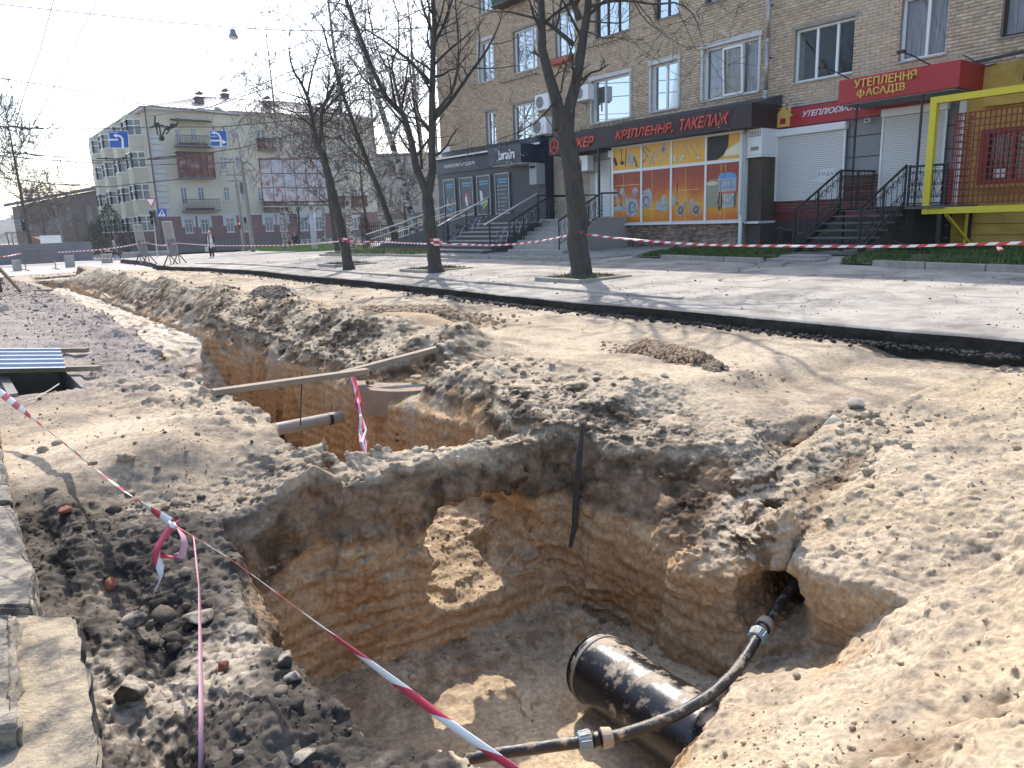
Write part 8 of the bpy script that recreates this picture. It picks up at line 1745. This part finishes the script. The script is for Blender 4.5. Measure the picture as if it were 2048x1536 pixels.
# timber stand at the left edge
t = thing('timber_trestle', 'brown timber trestle leaning at the left edge beside the trench', 'trestle', atZ(20, 580, -1.38))
MB().bar(Vector(atD(-8, 530, 17)), Vector(atZ(42, 583, -1.37)), .07, .05).build('leg', M_wood, t); MB().bar(Vector(atD(-8, 530, 17)), Vector(atZ(3, 583, -1.37)), .06, .05).build('leg', mat('red_brown_wood', (.16, .07, .05), .8), t); MB().bar(Vector(atD(-30, 535, 17)), Vector(atD(-5, 531, 17)), .06).build('rail', M_wood, t)
for (xa, ya, xb, yb, lab) in ((30, 582, 105, 580, 'thin plank on the old roadbed beside the timber trestle'), (208, 588, 222, 598, 'short grey plank sticking out of the pale sand'), (2, 556, 28, 553, 'short plank near the trench end at the left edge')): tag(MB().bar(Vector(atZ(xa, ya, -1.36)), Vector(atZ(xb, yb, -1.36)), .06, .04).build('plank', M_wood), lab, 'plank')

# ================================================================ people
def skin(name, verts, edges, rad, m, parent, sub=2, root=0):
    me = bpy.data.meshes.new(name); L = root_loc(parent); me.from_pydata([tuple(Vector(v)-L) for v in verts], edges, []); o = link_mesh(name, me, m, parent)
    mod = o.modifiers.new('skin', 'SKIN'); mod.use_smooth_shade = True
    for i, r in enumerate(rad): me.skin_vertices[0].data[i].radius = r if isinstance(r, tuple) else (r, r); me.skin_vertices[0].data[i].use_root = (i == root)
    s = o.modifiers.new('sub', 'SUBSURF'); s.levels = sub; s.render_levels = sub; return o
M_skin = mat('skin_tone', (.45, .27, .19), .6)
def person(label, base, H, yaw, legs, arms, top_m, leg_m, hair_m, shoe_m, coat=None, lean=0, hairkind='hair', headturn=0):
    t = thing('person', label, 'person', base); k = H/1.7; c, s = math.cos(yaw), math.sin(yaw)
    Q = lambda f, r, u: Vector(base)+Vector((c*f+s*r, s*f-c*r, u))*k      # forward, right, up
    ln = lean
    J = {'pel': Q(0, 0, .93), 'sp': Q(.02+ln*.3, 0, 1.12), 'ch': Q(.0+ln*.7, 0, 1.32), 'nk': Q(.01+ln, 0, 1.46), 'hd': Q(.04+ln*1.15, 0, 1.56), 'tp': Q(.04+ln*1.2, 0, 1.64)}
    V = [J['pel'], J['sp'], J['ch'], J['nk'], J['hd'], J['tp']]; E = [(0, 1), (1, 2), (2, 3), (3, 4), (4, 5)]; Rr = [(.125*k, .10*k), (.11*k, .09*k), (.135*k, .095*k), .05*k, .085*k, .07*k]
    for sg in (-1, 1):
        hip, kn, an, to = legs[sg]; i = len(V); V += [Q(*(hip[0], sg*.09, .88)), Q(kn[0], sg*.09, kn[1]), Q(an[0], sg*.09, an[1]), Q(to[0], sg*.10, to[1])]; E += [(0, i), (i, i+1), (i+1, i+2), (i+2, i+3)]; Rr += [.085*k, .055*k, .036*k, .028*k]
    for sg in (-1, 1):
        el, ha = arms[sg]; i = len(V); V += [Q(ln*.8, sg*.18, 1.38), Q(el[0]+ln*.6, sg*.24, el[1]), Q(ha[0]+ln*.5, sg*.25, ha[1])]; E += [(2, i), (i, i+1), (i+1, i+2)]; Rr += [.052*k, .040*k, .024*k]
        hb = V[-1]; fw = (V[-1]-V[-2]).normalized(); sd = Q(0, 1, 0)-Q(0, 0, 0); sd = Vector(sd).normalized()
        for q in range(4): MB().tube([hb+Q(1, 0, 0)*0+(Q(1, 0, 0)-Q(0, 0, 0)).normalized()*(q-1.5)*.018*k+fw*.02*k, hb+(Q(1, 0, 0)-Q(0, 0, 0)).normalized()*(q-1.5)*.02*k+fw*(.075+.01*(q in (1, 2)))*k, hb+(Q(1, 0, 0)-Q(0, 0, 0)).normalized()*(q-1.5)*.018*k+fw*.10*k-sd*sg*.02*k], [.010*k, .009*k, .007*k], 5).build('finger', M_skin, t)
        MB().tube([hb, hb+(Q(1, 0, 0)-Q(0, 0, 0)).normalized()*.035*k+fw*.02*k, hb+(Q(1, 0, 0)-Q(0, 0, 0)).normalized()*.045*k+fw*.05*k], [.012*k, .010*k, .008*k], 5).build('thumb', M_skin, t)
    skin('body', V, E, Rr, M_skin, t)
    hy = yaw+headturn; F_ = Vector((math.cos(hy), math.sin(hy), 0)); S_ = Vector((math.sin(hy), -math.cos(hy), 0)); hc = (J['hd']+J['tp'])/2
    MB().hexa([hc+F_*.085*k+S_*a*.012*k+Vector((0, 0, b*.02-.005))*k+F_*(.02*k if e else 0)*(1 if b < 0 else .3) for e in (0, 1) for a, b in ((-1, -1), (1, -1), (1, 1), (-1, 1))]).build('nose', M_skin, t)
    for sg in (-1, 1): MB().box(*(hc+F_*.088*k+S_*sg*.03*k+Vector((-.008, -.008, .022))*k), *(hc+F_*.088*k+S_*sg*.03*k+Vector((.008, .008, .032))*k)).build('eye', M_dark, t); MB().tube([hc+S_*sg*.085*k, hc+S_*sg*.095*k+Vector((0, 0, -.02*k))], .018*k, 6).build('ear', M_skin, t)
    MB().box(*(hc+F_*.085*k+Vector((-.02, -.02, -.045))*k), *(hc+F_*.087*k+Vector((.02, .02, -.038))*k)).build('mouth', mat('lip', (.25, .08, .07), .6), t)
    skin(hairkind, [hc+F_*(-.02*k)+Vector((0, 0, .055*k)), hc-F_*.05*k+Vector((0, 0, .01*k)), hc-F_*.06*k-Vector((0, 0, .09*k))], [(0, 1), (1, 2)], [.088*k, .088*k, .05*k], hair_m, t)
    # clothes follow the limbs
    skin('top', [J['pel'], J['sp'], J['ch'], J['nk']-Vector((0, 0, .04*k))]+[v for sg in (0, 1) for v in (V[14+3*sg], V[15+3*sg], V[16+3*sg]*.8+V[15+3*sg]*.2)], [(0, 1), (1, 2), (2, 3), (2, 4), (4, 5), (5, 6), (2, 7), (7, 8), (8, 9)], [(.145*k, .12*k), (.13*k, .11*k), (.155*k, .115*k), .06*k, .07*k, .056*k, .042*k, .07*k, .056*k, .042*k], top_m, t)
    skin('trousers', [J['pel']]+[v for sg in (0, 1) for v in (V[6+4*sg], V[7+4*sg], V[8+4*sg])], [(0, 1), (1, 2), (2, 3), (0, 4), (4, 5), (5, 6)], [(.14*k, .115*k), .10*k, .072*k, .055*k, .10*k, .072*k, .055*k], leg_m, t)
    for sg in (0, 1): a, b = V[8+4*sg], V[9+4*sg]; MB().tube([a+Vector((0, 0, -.02*k)), (a+b)/2+Vector((0, 0, -.0)), b], [.05*k, .052*k, .04*k], 8).build('shoe', shoe_m, t, smooth=True)
    if coat:
        m, length = coat; mb = MB(); n = 18; rows = [(1.40, .15, .10, .95), (1.25, .19, .135, .55), (1.05, .175, .14, .5), (.9, .20, .16, .5), (length, .24, .19, .5)]
        for z, ra, rb, gap in rows:
            for i in range(n+1): a = gap*.6+(2*math.pi-gap*1.2)*i/n; mb.v.append(tuple(Q(rb*math.cos(a)+ln*(z-.9)*1.6, ra*math.sin(a), z)))
        for j in range(len(rows)-1):
            for i in range(n): mb.f.append((j*(n+1)+i, j*(n+1)+i+1, (j+1)*(n+1)+i+1, (j+1)*(n+1)+i)); mb.mi.append(0)
        o = mb.build('coat', m, t, smooth=True); so = o.modifiers.new('s', 'SOLIDIFY'); so.thickness = .02
    return t, V, k
M_bcl = mat('black_cloth', (.018, .018, .022), .85); M_wcl = mat('white_quilted_cloth', (.66, .64, .60), .85); M_gcl = mat('grey_coat', (.17, .165, .15), .9); M_hair = mat('dark_hair', (.02, .014, .012), .6); M_scarf = mat('pale_scarf', (.55, .52, .48), .9); M_bagm = mat('dark_bag', (.03, .028, .035), .6)
stand_legs = {-1: ((0,), (.02, .48), (-.02, .09), (.12, .03)), 1: ((0,), (.03, .48), (.0, .09), (.14, .03))}; down = {-1: ((-.02, 1.10), (.05, .86)), 1: ((-.02, 1.10), (.05, .86))}
wb = None
for D in np.arange(40, 60, .25):
    p = Vector(atD(425, 517, D)); 
    if p.z <= walk_z(p.x, p.y)+.001: wb = p; break
wb = wb or Vector(atD(425, 517, 48)); wb.z = walk_z(wb.x, wb.y)
vd = math.atan2(CF.y, CF.x)
pt, PV, pk = person('woman in a long white sleeveless vest over black clothes, looking aside on the pavement', wb, 1.66, vd+math.pi-.3, stand_legs, down, M_bcl, M_bcl, M_hair, M_white, (M_wcl, .62), headturn=.9)
for i, (hv, lab) in enumerate(((PV[16], 'dark handbag held low by the woman in white'), (PV[19], 'pale shopping bag held by the woman in white'))):
    b = thing('handbag', lab, 'bag', hv-Vector((0, 0, .3))); MB().hexa([tuple(hv+Vector(v)) for v in ((-.10, -.05, -.42), (.10, -.05, -.42), (.10, .05, -.42), (-.10, .05, -.42), (-.13, -.04, -.16), (.13, -.04, -.16), (.13, .04, -.16), (-.13, .04, -.16))]).build('body', [M_bagm, M_scarf][i], b, bevel=.02); MB().tube([hv+Vector((-.09, 0, -.17)), hv+Vector((-.05, 0, -.02)), hv+Vector((.05, 0, -.02)), hv+Vector((.09, 0, -.17))], .01, 5).build('strap', [M_bagm, M_scarf][i], b)
walk_legs = {-1: ((0,), (.18, .50), (.28, .10), (.42, .08)), 1: ((0,), (-.08, .50), (-.40, .16), (-.32, .04))}; swing = {-1: ((-.12, 1.12), (-.1, .90)), 1: ((.10, 1.12), (.28, .95))}
pb = gp(233, 68, -2.17); person('pedestrian in a grey coat and pale headscarf striding left behind the trench', pb, 1.68, math.pi-.55, walk_legs, swing, M_gcl, M_bcl, M_scarf, M_bcl, (M_gcl, .55), lean=.06, hairkind='headscarf')
b = thing('handbag', 'dark bag carried by the walking pedestrian', 'bag', pb+Vector((0, 0, .6))); MB().box(pb.x-.25, pb.y-.3, pb.z+.55, pb.x-.02, pb.y-.2, pb.z+.82).build('body', M_bagm, b, bevel=.03); MB().tube([pb+Vector((-.2, -.25, .82)), pb+Vector((-.12, -.25, .98)), pb+Vector((-.04, -.25, .82))], .012, 5).build('strap', M_bagm, b)
person('person in a dusty pink jacket standing below the billboard', gp(580, 76, -2.17), 1.72, vd, stand_legs, {-1: ((.1, 1.12), (.25, 1.2)), 1: ((.1, 1.12), (.25, 1.2))}, mat('dusty_pink', (.22, .15, .15), .9), M_bcl, M_hair, M_bcl, (MATS['dusty_pink'], .8), lean=.08)
person('person in dark clothes standing close to the one in the pink jacket', gp(592, 76.5, -2.17), 1.74, vd+math.pi, stand_legs, down, M_bcl, M_bcl, M_hair, M_bcl, (M_bcl, .75))
